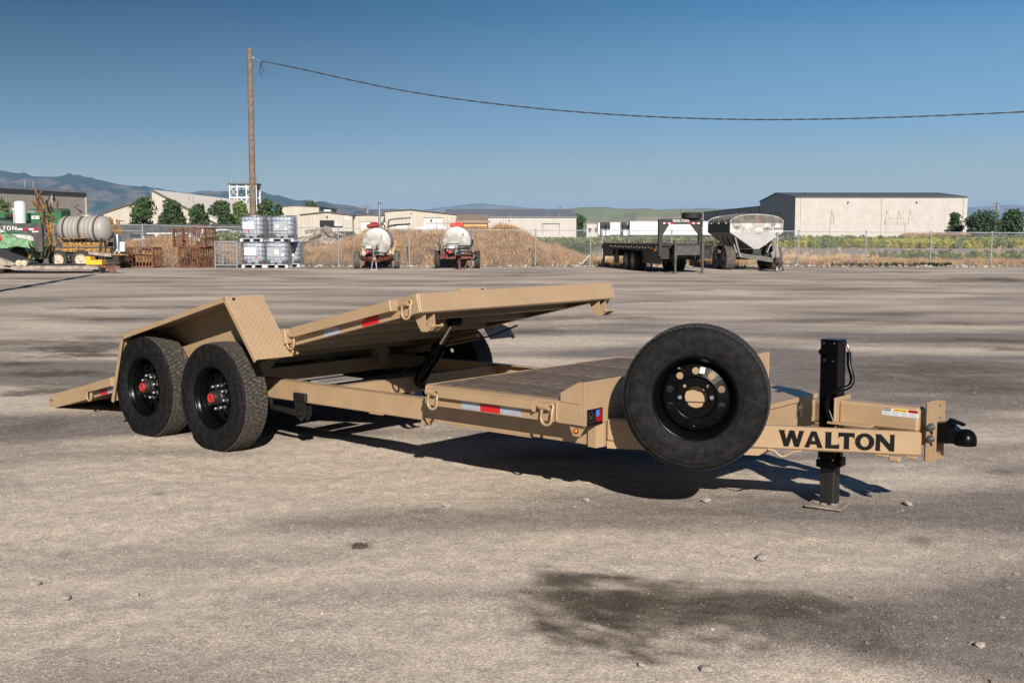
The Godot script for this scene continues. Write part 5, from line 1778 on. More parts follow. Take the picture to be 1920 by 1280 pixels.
	on_wall(t, "plinth", 856.8, 424.5, 913.2, 440, 178.0, "brick red sheet", 0.05)
	# the big warehouse on the right
	t = thing("warehouse", "big pale cream warehouse with a dark roof on the right", "warehouse", Vector3(69.2, 0, -280))
	s = S()
	box(s, Vector3(21, 5.0, -0.1), Vector3(42, 10.2, 0.2))
	obj("front_wall", s, M["pale sheet"], t)
	s = S()
	prism(s, PackedVector2Array([Vector2(0, -0.1), Vector2(40, -0.1), Vector2(40, 10.1), Vector2(20, 11.75), Vector2(0, 10.1)]), 0.05, 41.95, Transform3D(Basis(Vector3(0, 1, 0), PI / 2), Vector3(0, 0, -0.21)))
	obj("gable_wall", s, M["dull sheet"], t)
	s = S()
	for e in [[0.35, 10.1, -20.2, 11.8], [-20.2, 11.8, -40.6, 10.1]]:
		hexa(s, [Vector3(-0.2, e[1], e[0]), Vector3(42.2, e[1], e[0]), Vector3(42.2, e[1] + 0.16, e[0]), Vector3(-0.2, e[1] + 0.16, e[0]), Vector3(-0.2, e[3], e[2]), Vector3(42.2, e[3], e[2]), Vector3(42.2, e[3] + 0.16, e[2]), Vector3(-0.2, e[3] + 0.16, e[2])])
	obj("roof", s, M["dark roof"], t)
	for u in [1498, 1649, 1801]:
		on_wall(t, "downpipe", u, 372, u + 1.0, 441, 280.0, "cream sheet", 0.16)
	for e in [[1586, 380.5], [1714, 380.5]]:
		on_wall(t, "wall_lamp", e[0] - 1, e[1] - 1.5, e[0] + 1, e[1] + 1, 280.0, "trim dark", 0.5)
	s = S()
	box(s, Vector3(-0.05, 3.2, -14.0), Vector3(0.12, 4.0, 4.5))
	obj("door", s, M["grey roof"], t)
	t = thing("warehouse_wing", "long low dark grey wing running back from the left of the big warehouse", "warehouse", Vector3(69.2, 0, -321.2))
	s = S()
	box(s, Vector3(12, 4.3, -46), Vector3(24, 8.7, 92))
	obj("wall", s, M["dull sheet"], t)
	s = S()
	box(s, Vector3(12, 8.78, -46), Vector3(24.6, 0.3, 92.4))
	obj("roof", s, M["brown roof"], t)
	for z in [-12.0, -28.0, -46.0, -64.0]:
		s = S()
		box(s, Vector3(-0.06, 4.2, z), Vector3(0.12, 8.4, 0.25))
		obj("rib", s, M["trim dark"], t)
	t = gable_front("far_shed", "pale building just showing at the right edge behind the dark trees", 1906, 1990, 1950, 413, 411, 413, 300, 20, "pale sheet", "dark roof")

func power_pole(label: String, u: float, v_top: float, d: float, arms: bool, r := 0.14) -> void:
	var k := d / FOCAL
	var h := (436.5 - v_top) * k + EYE.y
	var t := thing("power_pole", label, "pole", Vector3((u - 960.0) * k, 0, -d))
	var s := S()
	cyl(s, Vector3.ZERO, Vector3(0, h, 0), r, r * 0.75, 8)
	obj("post", s, M["wood pole"], t)
	if arms:
		s = S()
		box(s, Vector3(0, h - 0.6, 0), Vector3(2.2, 0.14, 0.14))
		obj("cross_arm", s, M["wood pole"], t)
		s = S()
		cyl(s, Vector3(0.35, h - 2.0, 0), Vector3(0.35, h - 1.2, 0), 0.22, 0.22, 8)
		obj("transformer", s, M["galvanised"], t)

func make_poles() -> void:
	var d := 53.4
	var top := at(467.5, 90, d)
	var t := thing("utility_pole", "tall weathered wooden utility pole behind the stacked white tanks", "pole", Vector3(top.x, 0, top.z))
	var s := S()
	lathe(s, [Vector2(0.165, -0.1), Vector2(0.15, 3.0), Vector2(0.135, 7.0), Vector2(0.125, top.y), Vector2(0, top.y)], 16, Transform3D(), 0.6)
	obj("post", s, M["wood pole"], t)
	s = S()
	cyl(s, Vector3(0.12, top.y - 0.44, 0.02), Vector3(0.19, top.y - 0.43, 0.02), 0.03, 0.03, 8)
	obj("insulator", s, M["white paint"], t)
	# service cable: strands wound round a messenger
	var line := []
	for e in [[473, 107.5], [480, 111], [491, 114.2], [520, 120], [560, 128.2], [640, 146], [720, 163], [800, 177], [880, 188.5], [960, 198], [1040, 206], [1120, 212.4], [1200, 217.4], [1280, 221], [1360, 223.2], [1440, 224], [1520, 223.5], [1600, 222], [1700, 219], [1800, 215], [1920, 209.5], [2100, 199], [2300, 185]]:
		line.append(at(e[0], e[1], lerpf(53.4, 45.0, (e[0] - 473.0) / 1827.0)))
	var c := thing("overhead_cable", "twisted black service cable sagging from the wooden pole across the sky", "cable")
	for st in 2:
		s = S()
		var pts := []
		for i in range(2, line.size() - 1):
			for j in 14:
				var f := j / 14.0
				var p: Vector3 = line[i].cubic_interpolate(line[i + 1], line[i - 1], line[mini(i + 2, line.size() - 1)], f)
				var a := (i * 14 + j) * TAU / 9.0 + PI * st
				pts.append(p + Vector3(0, cos(a), sin(a)) * 0.017)
		tube(s, pts, 0.0175, 5)
		obj("strand", s, M["cable"], c)
	s = S()
	tube(s, [line[0], line[1], line[2], line[3]], 0.012, 5)
	obj("messenger_wire", s, M["galvanised"], c)
	for e in [[[491, 114.2], [488.5, 118], [487, 125], [487.2, 134], [490.5, 142.5]], [[493, 114.5], [489.5, 120], [489, 126], [492.5, 130], [495, 136]]]:
		s = S()
		var pts := []
		for q in e:
			pts.append(at(q[0], q[1], 53.3))
		tube(s, pts, 0.02, 5)
		obj("loose_end", s, M["cable"], c)
	# the pole outside the left edge whose shadow lies across the yard
	t = thing("utility_pole", "wooden pole just outside the left edge whose long shadow crosses the yard", "pole", Vector3(-12.6, 0, -25.0))
	s = S()
	lathe(s, [Vector2(0.16, -0.1), Vector2(0.13, 8.3), Vector2(0, 8.3)], 14)
	obj("post", s, M["wood pole"], t)
	power_pole("small distant power pole with a transformer above the cream annex", 688, 384, 260, true)
	power_pole("small distant power pole right of the grey roof ridge", 1050, 386.5, 420, true)
	power_pole("thin pole between the two dark trees at the right edge", 1863.5, 379, 300, true, 0.22)
	power_pole("far thin pole above the spare tyre on the black gooseneck trailer", 1275.5, 390, 400, false, 0.2)

func make_fence() -> void:
	var posts := [[-120, 498, 419.5], [10, 498, 420], [140, 498, 420.5], [266, 498, 421.7], [393.5, 498, 425], [513, 498, 426], [633.6, 498, 427.0], [766.5, 498, 430.5], [886.5, 498, 431], [1004.5, 498, 431.7], [1129.5, 498, 431.7], [1260, 498, 432.7], [1380, 498, 433], [1498, 498, 433.4], [1625, 498, 434.8], [1747, 498, 435.3], [1861, 498, 436], [1985, 498, 437]]
	var t := thing("chain_link_fence", "galvanised chain-link fence along the back of the gravel yard", "fence")
	var d := 51.7
	var tops := []
	for e in posts:
		var p := at(e[0], e[2], d)
		tops.append(p)
		var s := S()
		cyl(s, Vector3(p.x, -0.1, p.z), p + Vector3(0, 0.03, 0), 0.028, 0.028, 8)
		ball(s, p + Vector3(0, 0.03, 0), Vector3(0.045, 0.04, 0.045), 8)
		obj("post", s, M["galvanised"], t)
	for i in tops.size() - 1:
		var a: Vector3 = tops[i]
		var b: Vector3 = tops[i + 1]
		var s := S()
		cyl(s, a, b, 0.02, 0.02, 6, false)
		obj("top_rail", s, M["galvanised"], t)
		# the wire net: two sets of slanting wires
		s = S()
		var w := b.x - a.x
		var h := (a.y + b.y) / 2 - 0.08
		var step := 0.075
		var n := int((w + h) / step)
		for k in n:
			for dir in [1, -1]:
				var x0 := k * step - h
				var y0 := 0.05
				var y1 := 0.05 + h
				var xa := maxf(x0, 0.0)
				var xb := minf(x0 + h, w)
				if xb - xa < 0.02:
					continue
				var ya := y0 + (xa - x0)
				var yb := y0 + (xb - x0)
				var pa := Vector3(a.x + (xa if dir == 1 else w - xa), ya, a.z + 0.012 * dir)
				var pb := Vector3(a.x + (xb if dir == 1 else w - xb), yb, a.z + 0.012 * dir)
				var e := Vector3(0.0022, 0, 0)
				quad(s, pa - e, pa + e, pb + e, pb - e)
		stuff(obj("wire_net", s, M["galvanised"], t))
	var s := S()
	cyl(s, at(140, 432.8, d), at(266, 432.8, d), 0.022, 0.022, 6, false)
	obj("mid_rail", s, M["galvanised"], t)
	# a thin bent stake and a white-handled shovel against the fence
	s = S()
	var q := at(1107, 497, d - 0.4)
	tube(s, [Vector3(q.x - 0.02, 0, q.z), at(1107, 470, d - 0.3), at(1107.8, 432, d - 0.06)], 0.014, 6)
	meta(obj("thin_stake", s, M["galvanised"]), "thin grey stake by the fence, next to the shovel", "stake")
	var sh := thing("shovel", "shovel with a white handle leaning on the fence, blade on the ground", "shovel", gp(1086, 500))
	var lo := Vector3(0.16, 0.16, -0.15)
	var hi := at(1105.8, 477.8, d - 0.3) - sh.position
	s = S()
	cyl(s, lo, hi, 0.02, 0.018, 8)
	obj("handle", s, M["white paint"], sh)
	s = S()
	hexa(s, [Vector3(-0.17, 0.0, 0.02), Vector3(0.12, 0.0, 0.05), Vector3(0.12, 0.02, 0.05), Vector3(-0.17, 0.02, 0.02), Vector3(-0.02, 0.19, -0.17), Vector3(0.2, 0.14, -0.2), Vector3(0.2, 0.16, -0.2), Vector3(-0.02, 0.21, -0.17)])
	obj("blade", s, M["concrete"], sh)

# ---------------------------------------------------------------- weeds, banks and fields behind the fence
func tuft_mesh(seed_: int, n: int, up: float, width: float, curl: float) -> ArrayMesh:   # a unit tuft of bent stems
	var r := RandomNumberGenerator.new()
	r.seed = seed_
	var s := S()
	for i in n:
		var a := r.randf() * TAU
		var lean := r.randf_range(0.1, 1.0) * (1.0 - up)
		var dir := Vector3(cos(a) * lean, r.randf_range(0.45, 1.0), sin(a) * lean).normalized()
		var o := Vector3(r.randf_range(-0.3, 0.3), 0.0, r.randf_range(-0.3, 0.3))
		var l := r.randf_range(0.5, 1.05)
		var side := dir.cross(Vector3(r.randfn(), r.randfn(), r.randfn())).normalized() * width
		var p1 := o + dir * l * 0.55
		var p2 := p1 + (dir + Vector3(r.randfn(), r.randfn() * 0.6 - 0.3, r.randfn()) * curl).normalized() * l * 0.45
		var k := r.randf_range(0.7, 1.3)
		s.set_color(Color(k, k, k))
		quad(s, o - side, o + side, p1 + side * 0.8, p1 - side * 0.8)
		tri(s, p1 - side * 0.8, p1 + side * 0.8, p2)
		if r.randf() < 0.6:
			var p3 := p1 + (dir + Vector3(r.randfn(), r.randfn(), r.randfn()) * 0.9).normalized() * l * 0.3
			tri(s, p1 - side * 0.6, p1 + side * 0.6, p3)
	s.generate_normals()
	return s.commit()

func leafy_mesh(seed_: int, n: int, tall: float) -> ArrayMesh:   # a unit herb: leaves up a few stems
	var r := RandomNumberGenerator.new()
	r.seed = seed_
	var s := S()
	for i in n:
		var y := pow(r.randf(), 0.7) * tall
		var a := r.randf() * TAU
		var q := r.randf_range(0.05, 0.42) * (1.2 - y / tall * 0.7)
		var c := Vector3(cos(a) * q, y, sin(a) * q)
		var b := Basis.from_euler(Vector3(r.randf_range(-1, 1), a, r.randf_range(-1, 1)))
		var z := r.randf_range(0.08, 0.17)
		var k := r.randf_range(0.7, 1.3)
		s.set_color(Color(k, k, k))
		quad(s, c + b * Vector3(-z, 0, 0), c + b * Vector3(0, 0, z * 0.5), c + b * Vector3(z, 0.02, 0), c + b * Vector3(0, 0, -z * 0.5))
	s.generate_normals()
	return s.commit()

func bank_height(u: float, d: float) -> float:    # the overgrown bank: how high the ground stands at column u and depth d
	var crest := 0.0
	for k in [[215, 0.0], [240, 0.9], [300, 1.12], [340, 1.0], [380, 0.75], [430, 0.8], [470, 0.7], [560, 0.35], [620, 0.5], [650, 0.9], [680, 1.28], [710, 1.42], [760, 1.38], [800, 1.25], [850, 1.3], [890, 1.46], [930, 1.5], [965, 1.48], [985, 1.35], [1005, 0.9], [1030, 0.65], [1060, 0.35], [1090, 0.12], [1130, 0.0]]:
		if u >= k[0]:
			crest = k[1]
			bank_a = k
		else:
			crest = lerpf(bank_a[1], k[1], (u - bank_a[0]) / (k[0] - bank_a[0])) if bank_a[0] < u else 0.0
			break
	var f := clampf((d - 52.2) / 3.6, 0.0, 1.0)
	var g := 1.0 - clampf((d - 57.5) / 6.0, 0.0, 1.0)
	return crest * sin(f * PI * 0.5) * smoothstep(0.0, 1.0, g) * (0.9 + 0.32 * broad.get_noise_2d(u * 0.035, d * 0.9) + 0.16 * fleck.get_noise_2d(u * 0.03, d * 0.6))
var bank_a := [0, 0.0]

func make_bank() -> void:
	var s := SurfaceTool.new()
	s.begin(Mesh.PRIMITIVE_TRIANGLES)
	s.set_smooth_group(1)
	var g := []
	for j in 26:
		var d := 52.0 + j * 0.46
		var row := []
		for i in 186:
			var u := 210.0 + i * 5.0
			var x := (u - 960.0) / FOCAL * d
			row.append(Vector3(x, bank_height(u, d) * (0.93 + 0.14 * broad.get_noise_2d(x * 2.0, d * 2.0)) - 0.03 + 0.05 * fleck.get_noise_2d(x, d), -d))
		g.append(row)
	for j in 25:
		for i in 185:
			for q in [[j, i], [j + 1, i], [j, i + 1], [j, i + 1], [j + 1, i], [j + 1, i + 1]]:
				s.add_vertex(g[q[0]][q[1]])
	var m := mat("bank soil", lin(0.26, 0.19, 0.13), 1.0, 0.0, noise_tex(0.03, Color(0.6, 0.55, 0.5), Color.WHITE, 256, 61, 5), 0.4, true)
	meta(obj("earth_bank", s, m), "low earth bank behind the fence, grown over with dry weeds", "bank", "", "structure")

func fill(called: String, mesh: Mesh, material: String, label: String, category: String, n: int, seed_: int, where: Callable, small: float, large: float, cols: Array, flat := 1.0) -> void:
	var r := RandomNumberGenerator.new()
	r.seed = seed_
	var places := []
	for i in n:
		var p: Vector3 = where.call(r)
		if p.y < -50.0:
			continue
		var z := r.randf_range(small, large)
		var c: Color = cols[r.randi() % cols.size()]
		var k := r.randf_range(0.75, 1.2)
		places.append([tilted(p, Vector3(z, z * flat, z), r, 0.25), Color(c.r * k, c.g * k, c.b * k)])
	scatter(called, mesh, M[material], places, label, category)

func on_bank(r: RandomNumberGenerator) -> Vector3:
	var u := r.randf_range(222.0, 1112.0)
	var d := 52.0 + 5.6 * pow(r.randf(), 0.8)
	var h := bank_height(u, d)
	if h < 0.12 and r.randf() < 0.75 or (u > 452.0 and u < 566.0 and r.randf() < 0.7):
		return Vector3(0, -99, 0)
	return Vector3((u - 960.0) / FOCAL * d, h - 0.06, -d)

func make_weeds() -> void:
	var gold := [Color(1, 1, 1), Color(1.1, 0.97, 0.85), Color(0.8, 0.76, 0.72), Color(1.3, 1.25, 1.15), Color(0.6, 0.58, 0.58), Color(1.05, 1.15, 0.95)]
	fill("dry_weeds", tuft_mesh(1, 46, 0.25, 0.018, 0.9), "dry stem", "tangle of rusty brown dry weeds covering the bank behind the fence", "dry weeds", 5200, 71, on_bank, 0.28, 0.75, gold, 0.85)
	fill("dry_weeds", tuft_mesh(2, 40, 0.3, 0.016, 0.7), "pale straw", "paler straw stalks mixed into the bank of dry weeds", "dry weeds", 2000, 72, on_bank, 0.25, 0.65, gold, 0.9)
	fill("dry_weeds", tuft_mesh(3, 50, 0.3, 0.02, 0.9), "grey twig", "grey dead tumbleweed in the lower bank right of the white tanks", "dry weeds", 420, 73, func(r: RandomNumberGenerator) -> Vector3:
		var u := r.randf_range(560.0, 668.0)
		var d := r.randf_range(52.0, 54.6)
		return Vector3((u - 960.0) / FOCAL * d, bank_height(u, d) - 0.03, -d), 0.28, 0.5, [Color(1, 1, 1), Color(1.3, 1.2, 1.1), Color(1.25, 1.0, 0.8)], 0.9)
	# stubble along the foot of the fence, right half
	fill("dry_grass", tuft_mesh(4, 40, 0.4, 0.016, 0.5), "dry stem", "strip of orange dry grass along the foot of the fence on the right", "dry grass", 2600, 74, func(r: RandomNumberGenerator) -> Vector3:
		var x := r.randf_range(4.0, 30.0)
		var d := r.randf_range(51.6, 57.0 + 2.0 * sin(x * 0.7))
		if broad.get_noise_2d(x * 0.9, d * 0.8) < -0.12 or x > 12.5 and x < 14.0:
			return Vector3(0, -99, 0)
		return Vector3(x, 0.0, -d), 0.14, 0.42, gold, 1.0)
	fill("dry_grass", tuft_mesh(5, 34, 0.5, 0.014, 0.4), "pale straw", "thin pale dry grass on the rough ground beyond the fence", "dry grass", 5200, 75, func(r: RandomNumberGenerator) -> Vector3:
		var d := r.randf_range(56.0, 112.0)
		var x := r.randf_range(-0.02, 0.48) * d + 1.0
		var from := 70.0 + x * 0.25
		if d > from - 3.0 and d < from + 36.0 and x > 3.0 and r.randf() < 0.93:
			return Vector3(0, -99, 0)
		return Vector3(x, 0.0, -d), 0.15, 0.4, gold, 1.0)
	# green growth
	fill("green_weeds", leafy_mesh(6, 60, 1.0), "weed green", "low grey-green weeds in a dip beyond the fence at the right", "weeds", 900, 76, func(r: RandomNumberGenerator) -> Vector3:
		var x := r.randf_range(20.5, 34.0)
		var d := r.randf_range(55.5, 66.0)
		if broad.get_noise_2d(x * 0.6 + 20.0, d * 0.8) < -0.05:
			return Vector3(0, -99, 0)
		return Vector3(x, 0.0, -d), 0.2, 0.62, [Color(1, 1, 1), Color(0.75, 0.8, 0.8), Color(1.25, 1.15, 0.95)], 0.9)
	fill("green_weeds", leafy_mesh(7, 60, 1.0), "leaf", "patches of small dark green weeds at the foot of the right fence posts", "weeds", 160, 77, func(r: RandomNumberGenerator) -> Vector3:
		var c: Array = [[15.9, 51.3, 1.5], [18.6, 51.2, 0.8], [19.6, 51.6, 0.5], [17.3, 51.3, 0.7]][r.randi() % 4]
		return Vector3(c[0] + r.randfn() * c[2] * 0.5, 0.0, -c[1] - absf(r.randfn()) * 0.3), 0.1, 0.24, [Color(0.8, 0.8, 0.8), Color(1.3, 1.3, 1.1)], 0.8)
	fill("green_scrub", leafy_mesh(8, 70, 1.15), "sage leaf", "band of grey-green scrub across the middle distance behind the fence", "scrub", 5200, 78, func(r: RandomNumberGenerator) -> Vector3:
		var d := r.randf_range(84.0, 135.0)
		var u := r.randf_range(985.0, 1500.0)
		var near := 90.0 + (u - 990.0) * 0.06
		if d < near:
			return Vector3(0, -99, 0)
		return Vector3((u - 960.0) / FOCAL * d, 0.0, -d), 0.5, 0.95, [Color(0.8, 0.88, 0.7), Color(1.0, 1.0, 0.85), Color(0.7, 0.78, 0.6), Color(1.15, 1.1, 0.9)], 0.95)
	fill("green_scrub", leafy_mesh(9, 80, 1.1), "leaf", "darker green bushes at the right foot of the dry bank", "scrub", 150, 79, func(r: RandomNumberGenerator) -> Vector3:
		var c: Array = [[1000, 62.0, 0.9], [1012, 63.0, 0.8], [1030, 62.0, 0.9], [1048, 64.0, 0.8], [1066, 62.5, 0.7], [1092, 66.0, 0.6], [1000, 61.0, 0.6], [1080, 72.0, 0.8], [995, 60.0, 0.8]][r.randi() % 9]
		var d: float = c[1] + r.randfn() * 0.5
		var x: float = (c[0] - 960.0) / FOCAL * d + r.randfn() * 0.25
		return Vector3(x, bank_height(960.0 + x / d * FOCAL, d), -d), 0.3, 0.7, [Color(0.9, 0.9, 0.8), Color(1.4, 1.3, 1.0), Color(1.1, 1.2, 1.0)], 0.9)
	fill("green_scrub", leafy_mesh(10, 70, 1.1), "sage leaf", "grey-green weeds behind the rusty crates and the empty cage", "scrub", 240, 80, func(r: RandomNumberGenerator) -> Vector3:
		var d := r.randf_range(56.0, 62.0)
		var u := r.randf_range(385.0, 455.0)
		return Vector3((u - 960.0) / FOCAL * d, bank_height(u, d), -d), 0.4, 0.85, [Color(0.8, 0.95, 0.75), Color(1.0, 1.0, 0.8)], 1.0)
	fill("yellow_flowers", leafy_mesh(11, 70, 1.0), "yellow flower", "field of yellow-flowering weeds before the big warehouse", "flowers", 30000, 81, func(r: RandomNumberGenerator) -> Vector3:
		var d := 108.0 + 112.0 * pow(r.randf(), 1.3)
		var u := r.randf_range(1425.0, 2000.0)
		var x := (u - 960.0) / FOCAL * d
		if u < 1480.0 and r.randf() < 0.6 or d < 112.0 + 6.0 * broad.get_noise_2d(x * 0.15, 3.0) or broad.get_noise_2d(x * 0.12, d * 0.12) < -0.42:
			return Vector3(0, -99, 0)
		return Vector3(x, 0.0, -d), 0.45, 0.85, [Color(1, 1, 1), Color(0.95, 0.97, 1.0), Color(1.1, 1.05, 1.0), Color(0.82, 0.88, 0.95)], 0.9)
	fill("green_weeds", leafy_mesh(12, 60, 1.0), "weed green", "green undergrowth speckling the yellow field", "weeds", 900, 82, func(r: RandomNumberGenerator) -> Vector3:
		var d := r.randf_range(109.0, 225.0)
		var u := r.randf_range(1440.0, 2000.0)
		var x := (u - 960.0) / FOCAL * d
		if broad.get_noise_2d(x * 0.15 + 70.0, d * 0.1) < 0.0:
			return Vector3(0, -99, 0)
		return Vector3(x, 0.0, -d), 0.6, 1.2, [Color(0.7, 0.75, 0.6), Color(1.0, 1.0, 0.9)], 0.95)
	fill("brown_weeds", tuft_mesh(13, 50, 0.3, 0.03, 0.7), "dry stem", "reddish dry weeds against the foot of the big warehouse", "dry weeds", 700, 83, func(r: RandomNumberGenerator) -> Vector3:
		var d := r.randf_range(228.0, 262.0)
		var u := r.randf_range(1690.0, 1815.0)
		return Vector3((u - 960.0) / FOCAL * d, 0.0, -d), 0.9, 1.9, gold, 1.0)
	# broken stone and litter along the foot of the fence
	for k in 2:
		var r := RandomNumberGenerator.new()
		r.seed = 91 + k
		var places := []
		for i in 420:
			var x := r.randf_range(-11.0, 24.0)
			var z := 0.03 + 0.09 * pow(r.randf(), 2.5)
			var c := r.randf_range(0.8, 1.7)
			places.append([tilted(Vector3(x, z * 0.3, -51.2 - r.randfn() * 0.6), Vector3(z, z * 0.8, z), r, 0.5), Color(c * 0.33, c * 0.31, c * 0.28)])
		scatter("loose_stones", pebble(60 + k), M["stone"], places, "broken pale stones scattered along the foot of the fence", "stones")

func make_rubble() -> void:
	var r := RandomNumberGenerator.new()
	r.seed = 33
	var d := 60.0
	var base := Vector3((604.0 - 960.0) / FOCAL * d, 0, -d)
	var t := thing("rubble_pile", "heap of broken concrete slabs behind the fence right of the white tanks", "rubble", base)
	var s := S()
	lathe(s, [Vector2(2.6, -0.1), Vector2(2.2, 0.5), Vector2(1.4, 1.0), Vector2(0.5, 1.25), Vector2(0, 1.3)], 18, Transform3D(Basis.from_scale(Vector3(0.8, 1, 0.7)), Vector3.ZERO))
	obj("earth_core", s, M["bank soil"], t)
	for i in 46:
		var f := r.randf()
		var y := 0.35 + 1.25 * f
		var x := r.randf_range(-1.25, 1.25) * (1.15 - 0.55 * f)
		var z := r.randf_range(-0.3, 1.2) * (1.0 - f * 0.6)
		var sz := Vector3(r.randf_range(0.3, 0.85), r.randf_range(0.1, 0.24), r.randf_range(0.25, 0.6))
		var b := Basis.from_euler(Vector3(r.randf_range(-0.6, 0.6), r.randf() * TAU, r.randf_range(-0.6, 0.6)))
		var p := []
		for sy in [-0.5, 0.5]:
			for q in [[-0.5, -0.5], [0.5, -0.5], [0.5, 0.5], [-0.5, 0.5]]:
				var j := Vector3(r.randf_range(-0.13, 0.13), r.randf_range(-0.04, 0.04), r.randf_range(-0.13, 0.13))
				if sy > 0:
					p.append(p[p.size() - 4] + b * (Vector3(0, sz.y, 0) + j * sz * 0.4))
				else:
					p.append(Vector3(x, y, z) + b * (Vector3(q[0], sy, q[1]) * sz + j * sz * 1.6))
		s = S()
		hexa(s, p)
		obj("slab", s, M["concrete"], t)
	fill("dry_weeds", tuft_mesh(14, 40, 0.3, 0.02, 0.7), "pale straw", "pale weeds growing at the foot of the rubble heap", "dry weeds", 260, 84, func(q: RandomNumberGenerator) -> Vector3:
		var dd := q.randf_range(55.0, 59.0)
		var u := q.randf_range(556.0, 655.0)
		return Vector3((u - 960.0) / FOCAL * dd, bank_height(u, dd) * 0.8, -dd), 0.25, 0.5, [Color(0.9, 0.85, 0.8), Color(0.75, 0.8, 0.7)], 0.9)

# ---------------------------------------------------------------- things parked along the fence
func yard_tyre(r: float, w: float, rr: float, mat_rim: Material, parent: Node, xf: Transform3D, called := "wheel", ribs := 4) -> MeshInstance3D:   # axis along z
	var s := S()
	var lie := Transform3D(LIE, Vector3.ZERO)
	var h := w / 2
	var prof := [Vector2(rr, -h * 0.8), Vector2(rr * 1.12, -h * 0.97), Vector2(lerpf(rr, r, 0.6), -h), Vector2(r * 0.955, -h * 0.9), Vector2(r * 0.985, -h * 0.72)]
	for k in ribs:
		var y := lerpf(-h * 0.7, h * 0.7, (k + 0.5) / ribs)
		var q := h * 0.7 / ribs
		prof.append_array([Vector2(r, y - q * 0.8), Vector2(r, y + q * 0.8)])
		if k < ribs - 1:
			prof.append_array([Vector2(r * 0.975, y + q * 0.85), Vector2(r * 0.975, y + q * 1.15)])
	prof.append_array([Vector2(r * 0.985, h * 0.72), Vector2(r * 0.955, h * 0.9), Vector2(lerpf(rr, r, 0.6), h), Vector2(rr * 1.12, h * 0.97), Vector2(rr, h * 0.8)])
	lathe(s, prof, 36, lie, 0.5)
	var o := obj(called, s, M["yard rubber"], parent, xf)
	s = S()
	lathe(s, [Vector2(rr * 1.02, h * 0.72), Vector2(rr * 1.0, h * 0.86), Vector2(rr * 0.93, h * 0.84), Vector2(rr * 0.86, h * 0.45), Vector2(rr * 0.55, h * 0.38), Vector2(rr * 0.36, h * 0.62), Vector2(rr * 0.28, h * 0.75), Vector2(0, h * 0.76)], 24, lie, 0.5)
	lathe(s, [Vector2(0, -h * 0.5), Vector2(rr * 0.9, -h * 0.5), Vector2(rr * 1.02, -h * 0.8)], 24, lie, 0.5)
	obj("rim", s, mat_rim, o)
	return o

